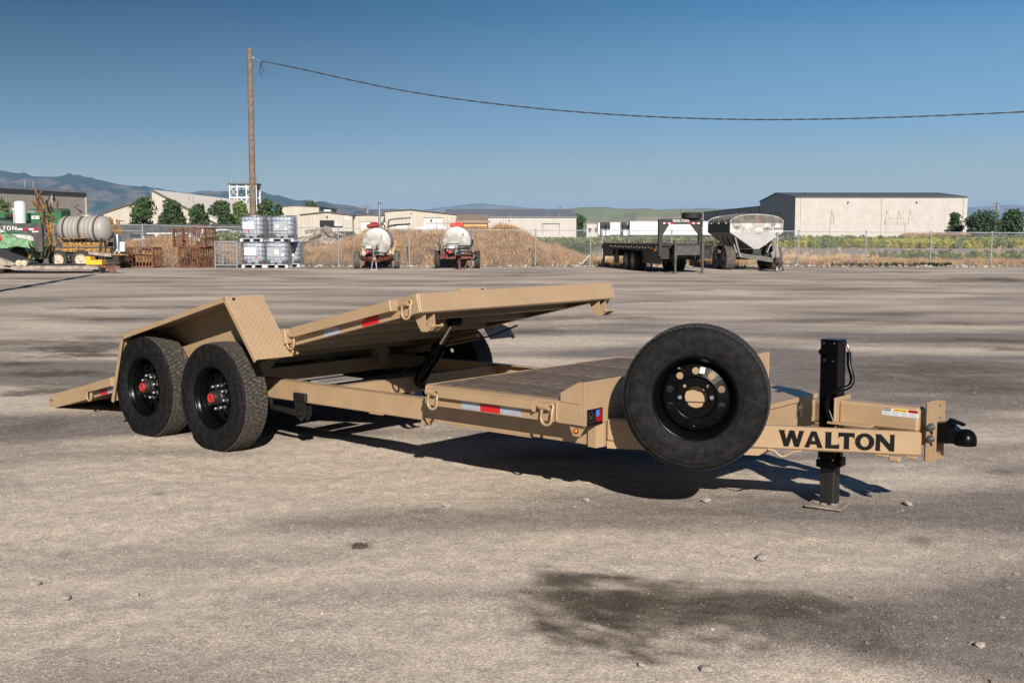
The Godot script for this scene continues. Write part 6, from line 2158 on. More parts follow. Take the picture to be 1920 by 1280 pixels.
func make_tote(label: String, pos: Vector3, turn: float, look: int) -> Node3D:
	var t := thing("liquid_tote", label, "tote", pos, turn, "white liquid totes in wire cages")
	var s := S()
	# moulded bottle: rounded corners, slightly hollow panels
	var rings := []
	for e in [[0.165, 0.40], [0.185, 0.465], [0.3, 0.474], [0.62, 0.477], [0.98, 0.474], [1.05, 0.46], [1.085, 0.40]]:
		var ring := []
		for k in 24:
			var a := TAU * k / 24.0 + TAU / 48.0
			var c := Vector2(cos(a), sin(a))
			var m := pow(pow(absf(c.x), 7.0) + pow(absf(c.y), 7.0), -1.0 / 7.0)
			ring.append(Vector3(c.x * m * e[1], e[0], -c.y * m * e[1]))
		rings.append(ring)
	s.set_smooth_group(1)
	for i in rings.size() - 1:
		for k in 24:
			var l := (k + 1) % 24
			quad(s, rings[i][k], rings[i][l], rings[i + 1][l], rings[i + 1][k])
	s.set_smooth_group(-1)
	var cap := []
	for k in 24:
		cap.append(rings[-1][k])
	conv(s, cap, Vector3(0, 0.5, 0))
	cyl(s, Vector3(0, 1.08, 0), Vector3(0, 1.115, 0), 0.11, 0.1, 14)
	obj("bottle", s, M["milky plastic"], t)
	# cage of tubes
	s = S()
	var h := 0.488
	for y in [0.18, 0.35, 0.54, 0.73, 0.92, 1.12]:
		tube(s, [Vector3(-h, y, h * 0.9), Vector3(-h * 0.9, y, h), Vector3(h * 0.9, y, h), Vector3(h, y, h * 0.9), Vector3(h, y, -h * 0.9), Vector3(h * 0.9, y, -h), Vector3(-h * 0.9, y, -h), Vector3(-h, y, -h * 0.9)], 0.011 if y < 1.1 else 0.015, 5, true)
	for k in 6:
		var x := lerpf(-h * 0.86, h * 0.86, k / 5.0)
		for e in [Vector3(x, 0, h + 0.012), Vector3(x, 0, -h - 0.012), Vector3(h + 0.012, 0, x), Vector3(-h - 0.012, 0, x)]:
			cyl(s, Vector3(e.x, 0.15, e.z), Vector3(e.x, 1.125, e.z), 0.010, 0.010, 5, false)
	obj("cage", s, M["zinc"], t)
	# pallet
	for x in [-0.44, 0.0, 0.44]:
		s = S()
		for z in [-0.42, 0.0, 0.42]:
			box(s, Vector3(x, 0.06, z), Vector3(0.13, 0.12, 0.15), 0.02)
		box(s, Vector3(x, 0.012, 0), Vector3(0.13, 0.024, 1.0), 0.006)
		obj("skid", s, M["white plastic"], t)
	s = S()
	box(s, Vector3(0, 0.135, 0), Vector3(1.0, 0.03, 1.0), 0.008)
	obj("pallet_top", s, M["white plastic"], t)
	for x in [-1.0, 1.0]:
		s = S()
		box(s, Vector3(0.37 * x, 0.225, h - 0.004), Vector3(0.23, 0.14, 0.03), 0.006)
		box(s, Vector3(h - 0.006, 0.225, 0.36 * x), Vector3(0.03, 0.14, 0.24), 0.006)
		obj("corner_guard", s, M["black plastic"], t)
	s = S()
	cyl(s, Vector3(0, 0.2, h - 0.03), Vector3(0, 0.2, h + 0.05), 0.055, 0.05, 12)
	box(s, Vector3(0, 0.2, h + 0.06), Vector3(0.05, 0.1, 0.04), 0.01)
	obj("valve", s, M["black plastic"], t)
	# plates
	s = S()
	if look == 0 or look == 2:
		box(s, Vector3(-0.12, 0.72, h + 0.027), Vector3(0.5, 0.36, 0.006), 0.002)
	else:
		box(s, Vector3(-0.05, 0.68, h + 0.027), Vector3(0.62, 0.42, 0.006), 0.002)
	var pl := obj("label_plate", s, M["white paint"] if look != 1 and look != 3 else M["galvanised"], t)
	if look < 2:
		s = S()
		box(s, Vector3(-0.24, 0.885, h + 0.0285), Vector3(0.19, 0.05, 0.006), 0.001)
		obj("blue_strip", s, M["blue sticker"], pl)
	if look == 0 or look == 2:
		s = S()
		box(s, Vector3(-0.12 if look == 0 else 0.16, 0.47, h + 0.03), Vector3(0.05 if look == 0 else 0.08, 0.1 if look == 0 else 0.05, 0.006), 0.001, Basis(Vector3(0, 0, 1), 0.15))
		obj("red_tag", s, M["red plastic"], pl)
	if look == 1 or look == 3:
		s = S()
		for e in ([[-0.2, 0.66, 0.15, 0.12], [0.17, 0.56, 0.08, 0.08]] if look == 1 else [[0.03, 0.68, 0.18, 0.2], [0.29, 0.56, 0.1, 0.12]]):
			box(s, Vector3(e[0], e[1], h + 0.0315), Vector3(e[2], e[3], 0.004))
		obj("paper_label", s, M["white sticker"], pl)
	return t

func make_cage(called: String, label: String, category: String, pos: Vector3, turn: float, w: float, h: float, d: float, bars: int, rows: int, m: Material, th: float, feet := 0.06, group := "") -> Node3D:   # an open crate of bars
	var t := thing(called, label, category, pos, turn, group)
	var s := S()
	for x in [-w / 2, w / 2]:
		for z in [-d / 2, d / 2]:
			box(s, Vector3(x, h / 2, z), Vector3(th * 1.5, h, th * 1.5))
	obj("corner_posts", s, m, t)
	for y in [feet, h]:
		s = S()
		box(s, Vector3(0, y, d / 2), Vector3(w, th * 1.3, th))
		box(s, Vector3(0, y, -d / 2), Vector3(w, th * 1.3, th))
		box(s, Vector3(w / 2, y, 0), Vector3(th, th * 1.3, d))
		box(s, Vector3(-w / 2, y, 0), Vector3(th, th * 1.3, d))
		obj("frame", s, m, t)
	s = S()
	for k in rows:
		var y := lerpf(feet, h, (k + 1.0) / (rows + 1.0))
		for z in [d / 2, -d / 2]:
			beam(s, Vector3(-w / 2, y, z), Vector3(w / 2, y, z), th * 0.55, th * 0.55)
		for x in [w / 2, -w / 2]:
			beam(s, Vector3(x, y, -d / 2), Vector3(x, y, d / 2), th * 0.55, th * 0.55)
	for k in range(1, bars):
		for z in [d / 2, -d / 2]:
			var x := lerpf(-w / 2, w / 2, float(k) / bars)
			beam(s, Vector3(x, feet, z), Vector3(x, h, z), th * 0.5, th * 0.5)
		for x in [w / 2, -w / 2]:
			var z := lerpf(-d / 2, d / 2, float(k) / bars)
			beam(s, Vector3(x, feet, z), Vector3(x, h, z), th * 0.5, th * 0.5)
	stuff(obj("bars", s, m, t))
	s = S()
	for k in 4:
		beam(s, Vector3(lerpf(-w / 2, w / 2, (k + 0.5) / 4), feet - 0.01, -d / 2), Vector3(lerpf(-w / 2, w / 2, (k + 0.5) / 4), feet - 0.01, d / 2), th * 2.0, th * 0.5)
	stuff(obj("floor_bars", s, m, t))
	return t

func make_totes() -> void:
	var rub := mat("yard rubber", lin(0.045, 0.043, 0.042), 0.85, 0.0, M["worn black paint"].albedo_texture, 1.5)
	rub.metallic_specular = 0.3
	var k := 49.9 / FOCAL
	var g := 1.125
	make_tote("lower left white tote with a white label, nearest the empty cage", Vector3((479.0 - 960.0) * k, 0, -50.0), 0.0, 2)
	make_tote("lower right white tote with a crumpled grey label, bottom of the right stack", Vector3((523.5 - 960.0) * k, 0, -49.8), 0.0, 3)
	make_tote("upper left white tote with a blue strip and an orange tag", Vector3((477.5 - 960.0) * k, g, -50.05), -0.07, 0)
	make_tote("upper right white tote with a blue strip over a grey plate", Vector3((534.0 - 960.0) * k, g, -49.95), 0.0, 1)
	make_tote("white tote at the back of the lower row, seen behind the right stack", Vector3((545.0 - 960.0) * 51.0 / FOCAL, 0, -51.02), 0.0, 4)
	make_tote("lower white tote hidden behind the left stack", Vector3((489.0 - 960.0) * 51.0 / FOCAL, 0, -51.2), 0.0, 4)
	make_tote("upper white tote seen through the gap between the two stacks", Vector3((493.0 - 960.0) * 51.0 / FOCAL, g, -51.2), 0.0, 4)
	var e := make_cage("empty_tote_cage", "empty grey wire tote cage standing left of the white totes", "cage", Vector3((431.5 - 960.0) * k, 0, -50.0), -0.12, 0.98, 1.13, 0.98, 6, 5, M["galvanised"], 0.03, 0.12)
	for z in [-0.4, 0.0, 0.4]:
		var s := S()
		box(s, Vector3(0, 0.05, z), Vector3(1.0, 0.1, 0.12), 0.02)
		obj("skid", s, M["grey bed paint"], e)
	make_cage("rusty_crate", "rusty barred crate standing under another rusty crate", "crate", Vector3((366.0 - 960.0) * k, 0, -50.2), -0.42, 0.98, 0.84, 1.1, 7, 1, M["rust"], 0.05, 0.05, "rusty steel crates")
	make_cage("rusty_crate", "wider rusty crate stacked on top of the other rusty crate", "crate", Vector3((362.0 - 960.0) * k, 0.87, -50.25), -0.14, 1.42, 0.82, 1.1, 7, 1, M["rust"], 0.05, 0.04, "rusty steel crates")
	make_cage("rusty_crate", "low wide rusty crate on the ground beside the yellow sprayer", "crate", Vector3((272.0 - 960.0) * k, 0, -49.6), -0.12, 1.34, 0.86, 0.9, 9, 1, M["rust"], 0.045, 0.05, "rusty steel crates")
	# things seen through the low crate
	var pb := thing("plough_blade", "yellow curved plough blade lying behind the low rusty crate", "plough", Vector3((270.0 - 960.0) * 50.6 / FOCAL, 0, -50.75))
	var s := S()
	var arc := PackedVector2Array()
	for i in 7:
		arc.append(Vector2(-0.12 * cos(i * 0.3), 0.2 + i * 0.07))
	for i in range(6, -1, -1):
		arc.append(Vector2(-0.12 * cos(i * 0.3) + 0.02, 0.2 + i * 0.07))
	prism(s, arc, -0.62, 0.62, Transform3D(Basis(Vector3(0, 1, 0), PI / 2), Vector3.ZERO))
	obj("blade", s, M["machine yellow"], pb)
	s = S()
	box(s, Vector3(0, 0.12, -0.05), Vector3(1.0, 0.24, 0.12), 0.02)
	tube(s, [Vector3(-0.3, 0.6, -0.1), Vector3(-0.1, 0.78, -0.12), Vector3(0.2, 0.76, -0.1), Vector3(0.4, 0.6, -0.1)], 0.05, 6)
	obj("carrier", s, M["worn black paint"], pb)
	make_cage("rusty_rack", "small rusty rack sticking up behind the rusty crates", "rack", Vector3((376.0 - 960.0) * 54.0 / FOCAL, 1.35, -54.0), 0.1, 0.5, 0.5, 0.5, 2, 2, M["rust"], 0.04)

func make_tank_trailers() -> void:
	for i in 2:
		var u: float = [706.8, 856.5][i]
		var d := 48.3
		var k := d / FOCAL
		var t := thing("tank_trailer", ["round grey tank trailer with a tilted dark red lid and a red V-shaped drawbar", "round grey tank trailer with a bright red lid and a straight rusty front beam"][i], "tank trailer", Vector3((u - 960.0) * k, 0, -d), 0.05 if i == 0 else 0.02, "two farm tank trailers by the fence")
		var cy: float = [1.12, 1.17][i]
		var s := S()
		lathe(s, [Vector2(0.0, -2.5), Vector2(0.35, -2.48), Vector2(0.56, -2.38), Vector2(0.598, -2.25), Vector2(0.6, -1.6), Vector2(0.607, -1.58), Vector2(0.607, -1.5), Vector2(0.6, -1.48), Vector2(0.6, -0.6), Vector2(0.607, -0.58), Vector2(0.607, -0.5), Vector2(0.6, -0.48), Vector2(0.6, 0.0), Vector2(0.585, 0.015), Vector2(0.5, 0.04), Vector2(0.25, 0.065), Vector2(0.0, 0.07)], 48, Transform3D(LIE, Vector3(0, cy, 0)), 0.45)
		obj("tank", s, M["steel tank"], t)
		s = S()
		box(s, Vector3(-0.42, cy - 0.18, 0.06), Vector3(0.26, 0.01, 0.12))
		box(s, Vector3(-0.29, cy - 0.34, 0.06), Vector3(0.01, 0.32, 0.12))
		obj("sump_pocket", s, M["grey steel"], t)
		s = S()
		if i == 0:
			var tl := Basis(Vector3(0, 0, 1), 0.12)
			cyl(s, Vector3(-0.16, cy + 0.58, -0.45), Vector3(-0.16, cy + 0.64, -0.45), 0.22, 0.22, 18)
			box(s, Vector3(-0.18, cy + 0.70, -0.35), Vector3(0.52, 0.16, 0.5), 0.05, tl)
			box(s, Vector3(-0.14, cy + 0.80, -0.38), Vector3(0.32, 0.05, 0.3), 0.02, tl)
		else:
			box(s, Vector3(0.0, cy + 0.66, -0.35), Vector3(0.56, 0.18, 0.55), 0.05)
			box(s, Vector3(0.05, cy + 0.76, -0.4), Vector3(0.2, 0.05, 0.2), 0.02)
		obj("lid", s, M["dark red lid"] if i == 0 else M["red lid"], t)
		# cradle
		s = S()
		for x in [-1.0, 1.0]:
			prism(s, PackedVector2Array([Vector2(0.62 * x, 0.55), Vector2(0.60 * x, 0.92), Vector2(0.50 * x, 0.70), Vector2(0.36 * x, 0.56)]), -0.12, 0.02)
			prism(s, PackedVector2Array([Vector2(0.62 * x, 0.55), Vector2(0.60 * x, 0.92), Vector2(0.50 * x, 0.70), Vector2(0.36 * x, 0.56)]), -2.2, -2.05)
			box(s, Vector3(0.56 * x, 0.5, -1.1), Vector3(0.09, 0.13, 2.5))
		stuff(obj("cradle", s, M["steel tank"] if i == 0 else M["rusty red paint"], t))
		s = S()
		if i == 0:
			for x in [-1.0, 1.0]:
				beam(s, Vector3(0.66 * x, 0.5, 0.05), Vector3(0.08 * x, 0.36, 1.35), 0.07, 0.13)
			beam(s, Vector3(-0.68, 0.52, 0.03), Vector3(0.68, 0.52, 0.03), 0.09, 0.14)
			box(s, Vector3(0, 0.42, 0.75), Vector3(0.5, 0.02, 0.8))
			box(s, Vector3(0, 0.36, 1.4), Vector3(0.14, 0.1, 0.3), 0.01)
		else:
			beam(s, Vector3(-0.70, 0.5, 0.06), Vector3(0.70, 0.5, 0.06), 0.1, 0.17)
			beam(s, Vector3(-0.70, 0.585, 0.06), Vector3(0.70, 0.585, 0.06), 0.16, 0.02)
			beam(s, Vector3(0.12, 0.4, 0.0), Vector3(0.12, 0.3, 1.0), 0.1, 0.1)
			beam(s, Vector3(0.14, 0.55, 0.12), Vector3(0.14, 0.2, 0.14), 0.05, 0.05)
		obj("front_frame", s, M["rusty red paint"], t)
		s = S()
		beam(s, Vector3(-0.78, 0.36, -1.1), Vector3(0.78, 0.36, -1.1), 0.09, 0.09)
		obj("axle", s, M["worn black paint"], t)
		for x in [-1.0, 1.0]:
			var w := yard_tyre(0.385, 0.235 if i == 1 else 0.215, 0.22, M["grey steel"], t, Transform3D(Basis(Vector3(0, 1, 0), PI / 2 * x), Vector3(0.85 * x + (0.0 if i == 0 else 0.02), 0.37 + 0.0, -0.2 if i == 0 else -0.5)), "wheel", 4)
			if i == 0:
				w.material_override = M["dusty rubber"]
		# engine and pump
		s = S()
		var ex: float = -0.28 if i == 0 else -0.18
		box(s, Vector3(ex, 0.75, 0.3), Vector3(0.26, 0.2, 0.24), 0.03)
		obj("engine", s, M["worn black paint"], t)
		s = S()
		box(s, Vector3(ex - 0.03, 0.9, 0.3), Vector3(0.24, 0.13, 0.2), 0.03)
		obj("fuel_tank", s, M["white paint"], t)
		s = S()
		cyl(s, Vector3(ex - 0.09, 0.72, 0.42), Vector3(ex - 0.09, 0.72, 0.48), 0.075, 0.065, 14)
		obj("recoil_starter", s, M["red plastic"], t)
		s = S()
		cyl(s, Vector3(ex + 0.2, 0.72, 0.32), Vector3(ex + 0.34, 0.72, 0.32), 0.11, 0.11, 14)
		box(s, Vector3(ex + 0.28, 0.62, 0.3), Vector3(0.22, 0.14, 0.2), 0.02)
		tube(s, [Vector3(ex + 0.3, 0.8, 0.32), Vector3(ex + 0.3, 0.95, 0.32), Vector3(ex + 0.4, 0.98, 0.3)], 0.035, 6)
		obj("pump", s, M["worn black paint"], t)
		s = S()
		if i == 0:
			tube(s, [Vector3(0.35, 0.7, 0.2), Vector3(0.55, 0.62, 0.25), Vector3(0.72, 0.78, 0.15), Vector3(0.76, 1.02, 0.0), Vector3(0.72, 1.2, -0.3)], 0.035, 6)
			obj("hose", s, M["ochre sheet"], t)
			s = S()
			tube(s, [Vector3(0.05, 0.7, 0.35), Vector3(0.3, 0.66, 0.4), Vector3(0.5, 0.68, 0.3)], 0.04, 6)
			obj("hose", s, M["black plastic"], t)
		else:
			tube(s, [Vector3(0.08, 0.82, 0.35), Vector3(0.1, 0.96, 0.3), Vector3(0.55, 0.95, 0.2), Vector3(0.66, 1.0, 0.1), Vector3(0.67, 1.2, -0.1)], 0.04, 8)
			tube(s, [Vector3(0.1, 0.72, 0.4), Vector3(0.35, 0.75, 0.45), Vector3(0.7, 0.66, 0.35), Vector3(0.9, 0.62, 0.2)], 0.045, 8)
			tube(s, [Vector3(-0.62, 0.55, 0.1), Vector3(-0.72, 0.95, 0.05), Vector3(-0.78, 1.12, 0.0)], 0.05, 8)
			obj("hose", s, M["black plastic"], t)
			s = S()
			tube(s, [Vector3(-0.42, 0.62, 0.45), Vector3(-0.42, 1.05, 0.45), Vector3(0.1, 1.05, 0.45), Vector3(0.1, 0.62, 0.45)], 0.022, 6)
			obj("engine_guard", s, M["black plastic"], t)
		# hitch stand
		s = S()
		if i == 0:
			for x in [-0.12, 0.1]:
				tube(s, [Vector3(x * 0.4, 0.5, 1.45), Vector3(x, 0.0, 1.55)], 0.025, 5)
			cyl(s, Vector3(0, 0.36, 1.5), Vector3(0, 0.6, 1.5), 0.035, 0.035, 8)
			box(s, Vector3(0, 0.015, 1.55), Vector3(0.34, 0.03, 0.2))
		else:
			box(s, Vector3(0.14, 0.12, 1.0), Vector3(0.09, 0.24, 0.1), 0.02)
			tube(s, [Vector3(0.1, 0.02, 1.0), Vector3(-0.1, 0.02, 1.15), Vector3(0.45, 0.02, 1.2)], 0.02, 5)
		obj("hitch_stand", s, M["grey steel"] if i == 0 else M["rust"], t)
		# stencilled mark
		s = S()
		obj("stencil", lettering("3" if i == 0 else "9", 0.14, 0.004), M["dark green"], t, Transform3D(Basis(Vector3(1, 0, 0), -0.05), Vector3(0.2 if i == 0 else 0.26, cy + 0.26, 0.062)))
		s = S()
		for q in 5:
			box(s, Vector3(0.14 + 0.03 * q + (0.06 if i else 0.0), cy + 0.14, 0.063), Vector3(0.018, 0.04 - 0.012 * (q % 2), 0.006))
		stuff(obj("stencil_line", s, M["dark green"], t))
	# thin pipe lying across behind the second tank
	var b := thing("boom_pipe", "thin grey spray boom held level behind the red-lidded tank trailer", "boom", Vector3((824.0 - 960.0) * 50.4 / FOCAL, 0, -50.6))
	var s := S()
	tube(s, [Vector3(-0.62, 1.93, 0), Vector3(0.9, 1.93, 0)], 0.025, 6)
	obj("pipe", s, M["grey steel"], b)
	s = S()
	tube(s, [Vector3(-0.1, 0.0, 0), Vector3(-0.12, 2.0, 0)], 0.02, 6)
	obj("stand", s, M["galvanised"], b)

func make_sprayer() -> void:
	var d := 48.6
	var k := d / FOCAL
	var t := thing("sprayer_trailer", "yellow sprayer trailer carrying a long ribbed grey poly tank and a folded boom", "sprayer", Vector3((165.0 - 960.0) * k, 0, -d), 0.0)
	var s := S()
	var prof := [Vector2(0, -1.2), Vector2(0.3, -1.18), Vector2(0.48, -1.08), Vector2(0.545, -0.95)]
	for i in 9:
		var y := -0.9 + i * 0.2
		prof.append_array([Vector2(0.55, y), Vector2(0.572, y + 0.03), Vector2(0.572, y + 0.13), Vector2(0.55, y + 0.16)])
	prof.append_array([Vector2(0.55, 0.95), Vector2(0.53, 1.02), Vector2(0.42, 1.15), Vector2(0.2, 1.22), Vector2(0, 1.23)])
	var axis := Transform3D(Basis(Vector3(0, 1, 0), -0.28) * Basis(Vector3(0, 0, 1), -PI / 2), Vector3(-0.05, 1.66, 0))
	lathe(s, prof, 36, axis, 0.7)
	obj("poly_tank", s, M["poly tank"], t)
	for y in [-0.72, 0.05, 0.8]:
		s = S()
		lathe(s, [Vector2(0.575, y - 0.04), Vector2(0.583, y - 0.04), Vector2(0.583, y + 0.04), Vector2(0.575, y + 0.04)], 36, axis)
		obj("strap", s, M["grey bed paint"], t)
	s = S()
	cyl(s, Vector3(0.05, 2.2, 0), Vector3(0.05, 2.27, 0), 0.24, 0.22, 16)
	obj("lid", s, M["poly tank"], t)
	s = S()
	for z in [0.55, -0.55]:
		box(s, Vector3(0.0, 0.79, z), Vector3(2.35, 0.16, 0.07))
		box(s, Vector3(0.05, 1.02, z), Vector3(1.75, 0.19, 0.06))
		hexa(s, [Vector3(-1.0, 1.25, z), Vector3(0.95, 1.30, z), Vector3(0.95, 1.34, z), Vector3(-1.0, 1.29, z), Vector3(-1.0, 1.25, z - 0.12), Vector3(0.95, 1.30, z - 0.12), Vector3(0.95, 1.34, z - 0.12), Vector3(-1.0, 1.29, z - 0.12)])
	for x in [-1.1, 0.0, 1.1]:
		box(s, Vector3(x, 0.78, 0), Vector3(0.08, 0.12, 1.1))
	stuff(obj("chassis", s, M["machine yellow"], t))
	s = S()
	for x in [-0.7, -0.3, 0.05, 0.45]:
		beam(s, Vector3(x, 1.08, 0.57), Vector3(x - 0.15, 1.28, 0.55), 0.05, 0.05)
	for e in [[Vector3(0.72, 0.4, 0.62), Vector3(0.86, 1.3, 0.62)], [Vector3(0.98, 0.45, 0.6), Vector3(1.02, 1.1, 0.6)], [Vector3(-0.35, 0.3, 0.6), Vector3(-0.2, 0.7, 0.6)]]:
		beam(s, e[0], e[1], 0.07, 0.07)
	box(s, Vector3(0.1, 0.62, 0.0), Vector3(1.9, 0.18, 0.9))
	box(s, Vector3(1.15, 0.5, 0.1), Vector3(0.7, 0.5, 0.7))
	stuff(obj("under_frame", s, M["worn black paint"], t))
	for x in [-0.98, -0.02]:
		for z in [0.62, -0.62]:
			yard_tyre(0.4, 0.24, 0.24, M["cream wheel"], t, Transform3D(Basis(Vector3(0, 1, 0), 0.0 if z > 0 else PI), Vector3(x, 0.39, z)), "wheel", 3)
	s = S()
	hexa(s, [Vector3(0.3, 0.6, 0.66), Vector3(1.25, 0.5, 0.66), Vector3(1.25, 0.66, 0.66), Vector3(0.3, 0.72, 0.66), Vector3(0.3, 0.6, 0.55), Vector3(1.25, 0.5, 0.55), Vector3(1.25, 0.66, 0.55), Vector3(0.3, 0.72, 0.55)])
	obj("drag_beam", s, M["flatbed steel"], t)
	# rear platform with filter drum, white box and ladder bars
	s = S()
	box(s, Vector3(1.52, 0.60, 0.0), Vector3(0.65, 0.06, 1.0))
	obj("rear_platform", s, M["machine yellow"], t)
	s = S()
	lathe(s, [Vector2(0, 0.64), Vector2(0.14, 0.64), Vector2(0.14, 1.36), Vector2(0.125, 1.42), Vector2(0, 1.43)], 18, Transform3D(Basis(), Vector3(1.38, 0, 0.2)))
	obj("filter_drum", s, M["chrome"], t)
	s = S()
	box(s, Vector3(1.62, 0.92, 0.3), Vector3(0.22, 0.42, 0.18), 0.02, Basis(Vector3(0, 0, 1), -0.06))
	tube(s, [Vector3(1.3, 0.64, 0.42), Vector3(1.42, 0.8, 0.42), Vector3(1.52, 0.66, 0.42)], 0.04, 6)
	obj("control_box", s, M["white paint"], t)
	s = S()
	for e in [[1.13, 2.18, 1.28, 1.55], [1.22, 2.12, 1.33, 1.5], [1.42, 2.08, 1.52, 1.46], [1.52, 2.0, 1.6, 1.4], [1.4, 2.02, 1.75, 2.0], [0.98, 1.2, 1.02, 0.7]]:
		beam(s, Vector3(e[0], e[1], 0.35), Vector3(e[2], e[3], 0.42), 0.045, 0.045)
	stuff(obj("ladder_bars", s, M["machine yellow"], t))
	# folded boom: a thicket of bars rising at the front
	var px := func(q: Array, z: float) -> Vector3:
		return Vector3((q[0] / 6.4 - 165.0) * k, (436.5 - (q[1] / 6.4 + 330.0)) * k + EYE.y, z)
	var groups := [["boom_bar", "machine yellow", 0.06, [[640, 540, 690, 900], [690, 570, 712, 920], [655, 560, 662, 960], [625, 700, 640, 960], [730, 740, 790, 830], [700, 690, 800, 830], [660, 700, 690, 700], [740, 790, 735, 850]]],
		["boom_bar", "boom ochre", 0.045, [[500, 180, 715, 540], [520, 215, 735, 545], [545, 260, 680, 560], [470, 265, 560, 480], [480, 300, 640, 610], [500, 180, 470, 300], [505, 330, 560, 460], [460, 300, 500, 360], [495, 170, 500, 230]]],
		["boom_bar", "rust", 0.045, [[560, 400, 550, 720], [575, 480, 560, 700], [540, 420, 545, 560], [700, 300, 690, 430], [670, 420, 710, 330], [600, 600, 610, 760], [580, 700, 600, 820], [480, 250, 520, 420]]],
		["boom_bar", "worn black paint", 0.05, [[650, 215, 600, 340], [655, 220, 690, 300], [610, 330, 640, 430], [640, 300, 680, 430], [600, 480, 720, 520], [590, 560, 650, 640], [560, 640, 620, 680], [640, 620, 600, 800]]],
		["lower_linkage", "machine yellow", 0.06, [[420, 985, 520, 992], [520, 990, 600, 835], [440, 900, 425, 1000], [560, 930, 625, 810], [470, 950, 560, 930], [610, 820, 590, 960], [500, 870, 440, 960], [640, 830, 650, 950]]],
		["lower_linkage", "rust", 0.05, [[430, 780, 470, 900], [415, 800, 450, 860], [440, 850, 500, 930], [480, 800, 520, 960], [560, 820, 500, 990]]]]
	var n := 0
	for g in groups:
		for e in g[3]:
			s = S()
			var z := 0.45 - 0.12 * (n % 7)
			beam(s, px.call([e[0], e[1]], z), px.call([e[2], e[3]], z + 0.1), g[2], g[2])
			obj(g[0], s, M[g[1]], t)
			n += 1
	s = S()
	var hoop := []
	for i in 10:
		hoop.append(px.call([708.0 + 16.0 * cos(TAU * i / 10), 290.0 + 28.0 * sin(TAU * i / 10)], 0.2))
	tube(s, hoop, 0.02, 5, true)
	var h2 := []
	for q in [[600, 560], [620, 640], [580, 700], [560, 780], [600, 800], [650, 700]]:
		h2.append(px.call(q, 0.35))
	tube(s, h2, 0.03, 5)
	var h3 := []
	for q in [[520, 500], [560, 600], [548, 720], [600, 640], [630, 560]]:
		h3.append(px.call(q, 0.1))
	tube(s, h3, 0.03, 5)
	stuff(obj("hoses", s, M["black plastic"], t))
	s = S()
	cyl(s, px.call([548, 880], 0.5), px.call([548, 800], 0.5), 0.06, 0.06, 8)
	obj("white_canister", s, M["white paint"], t)

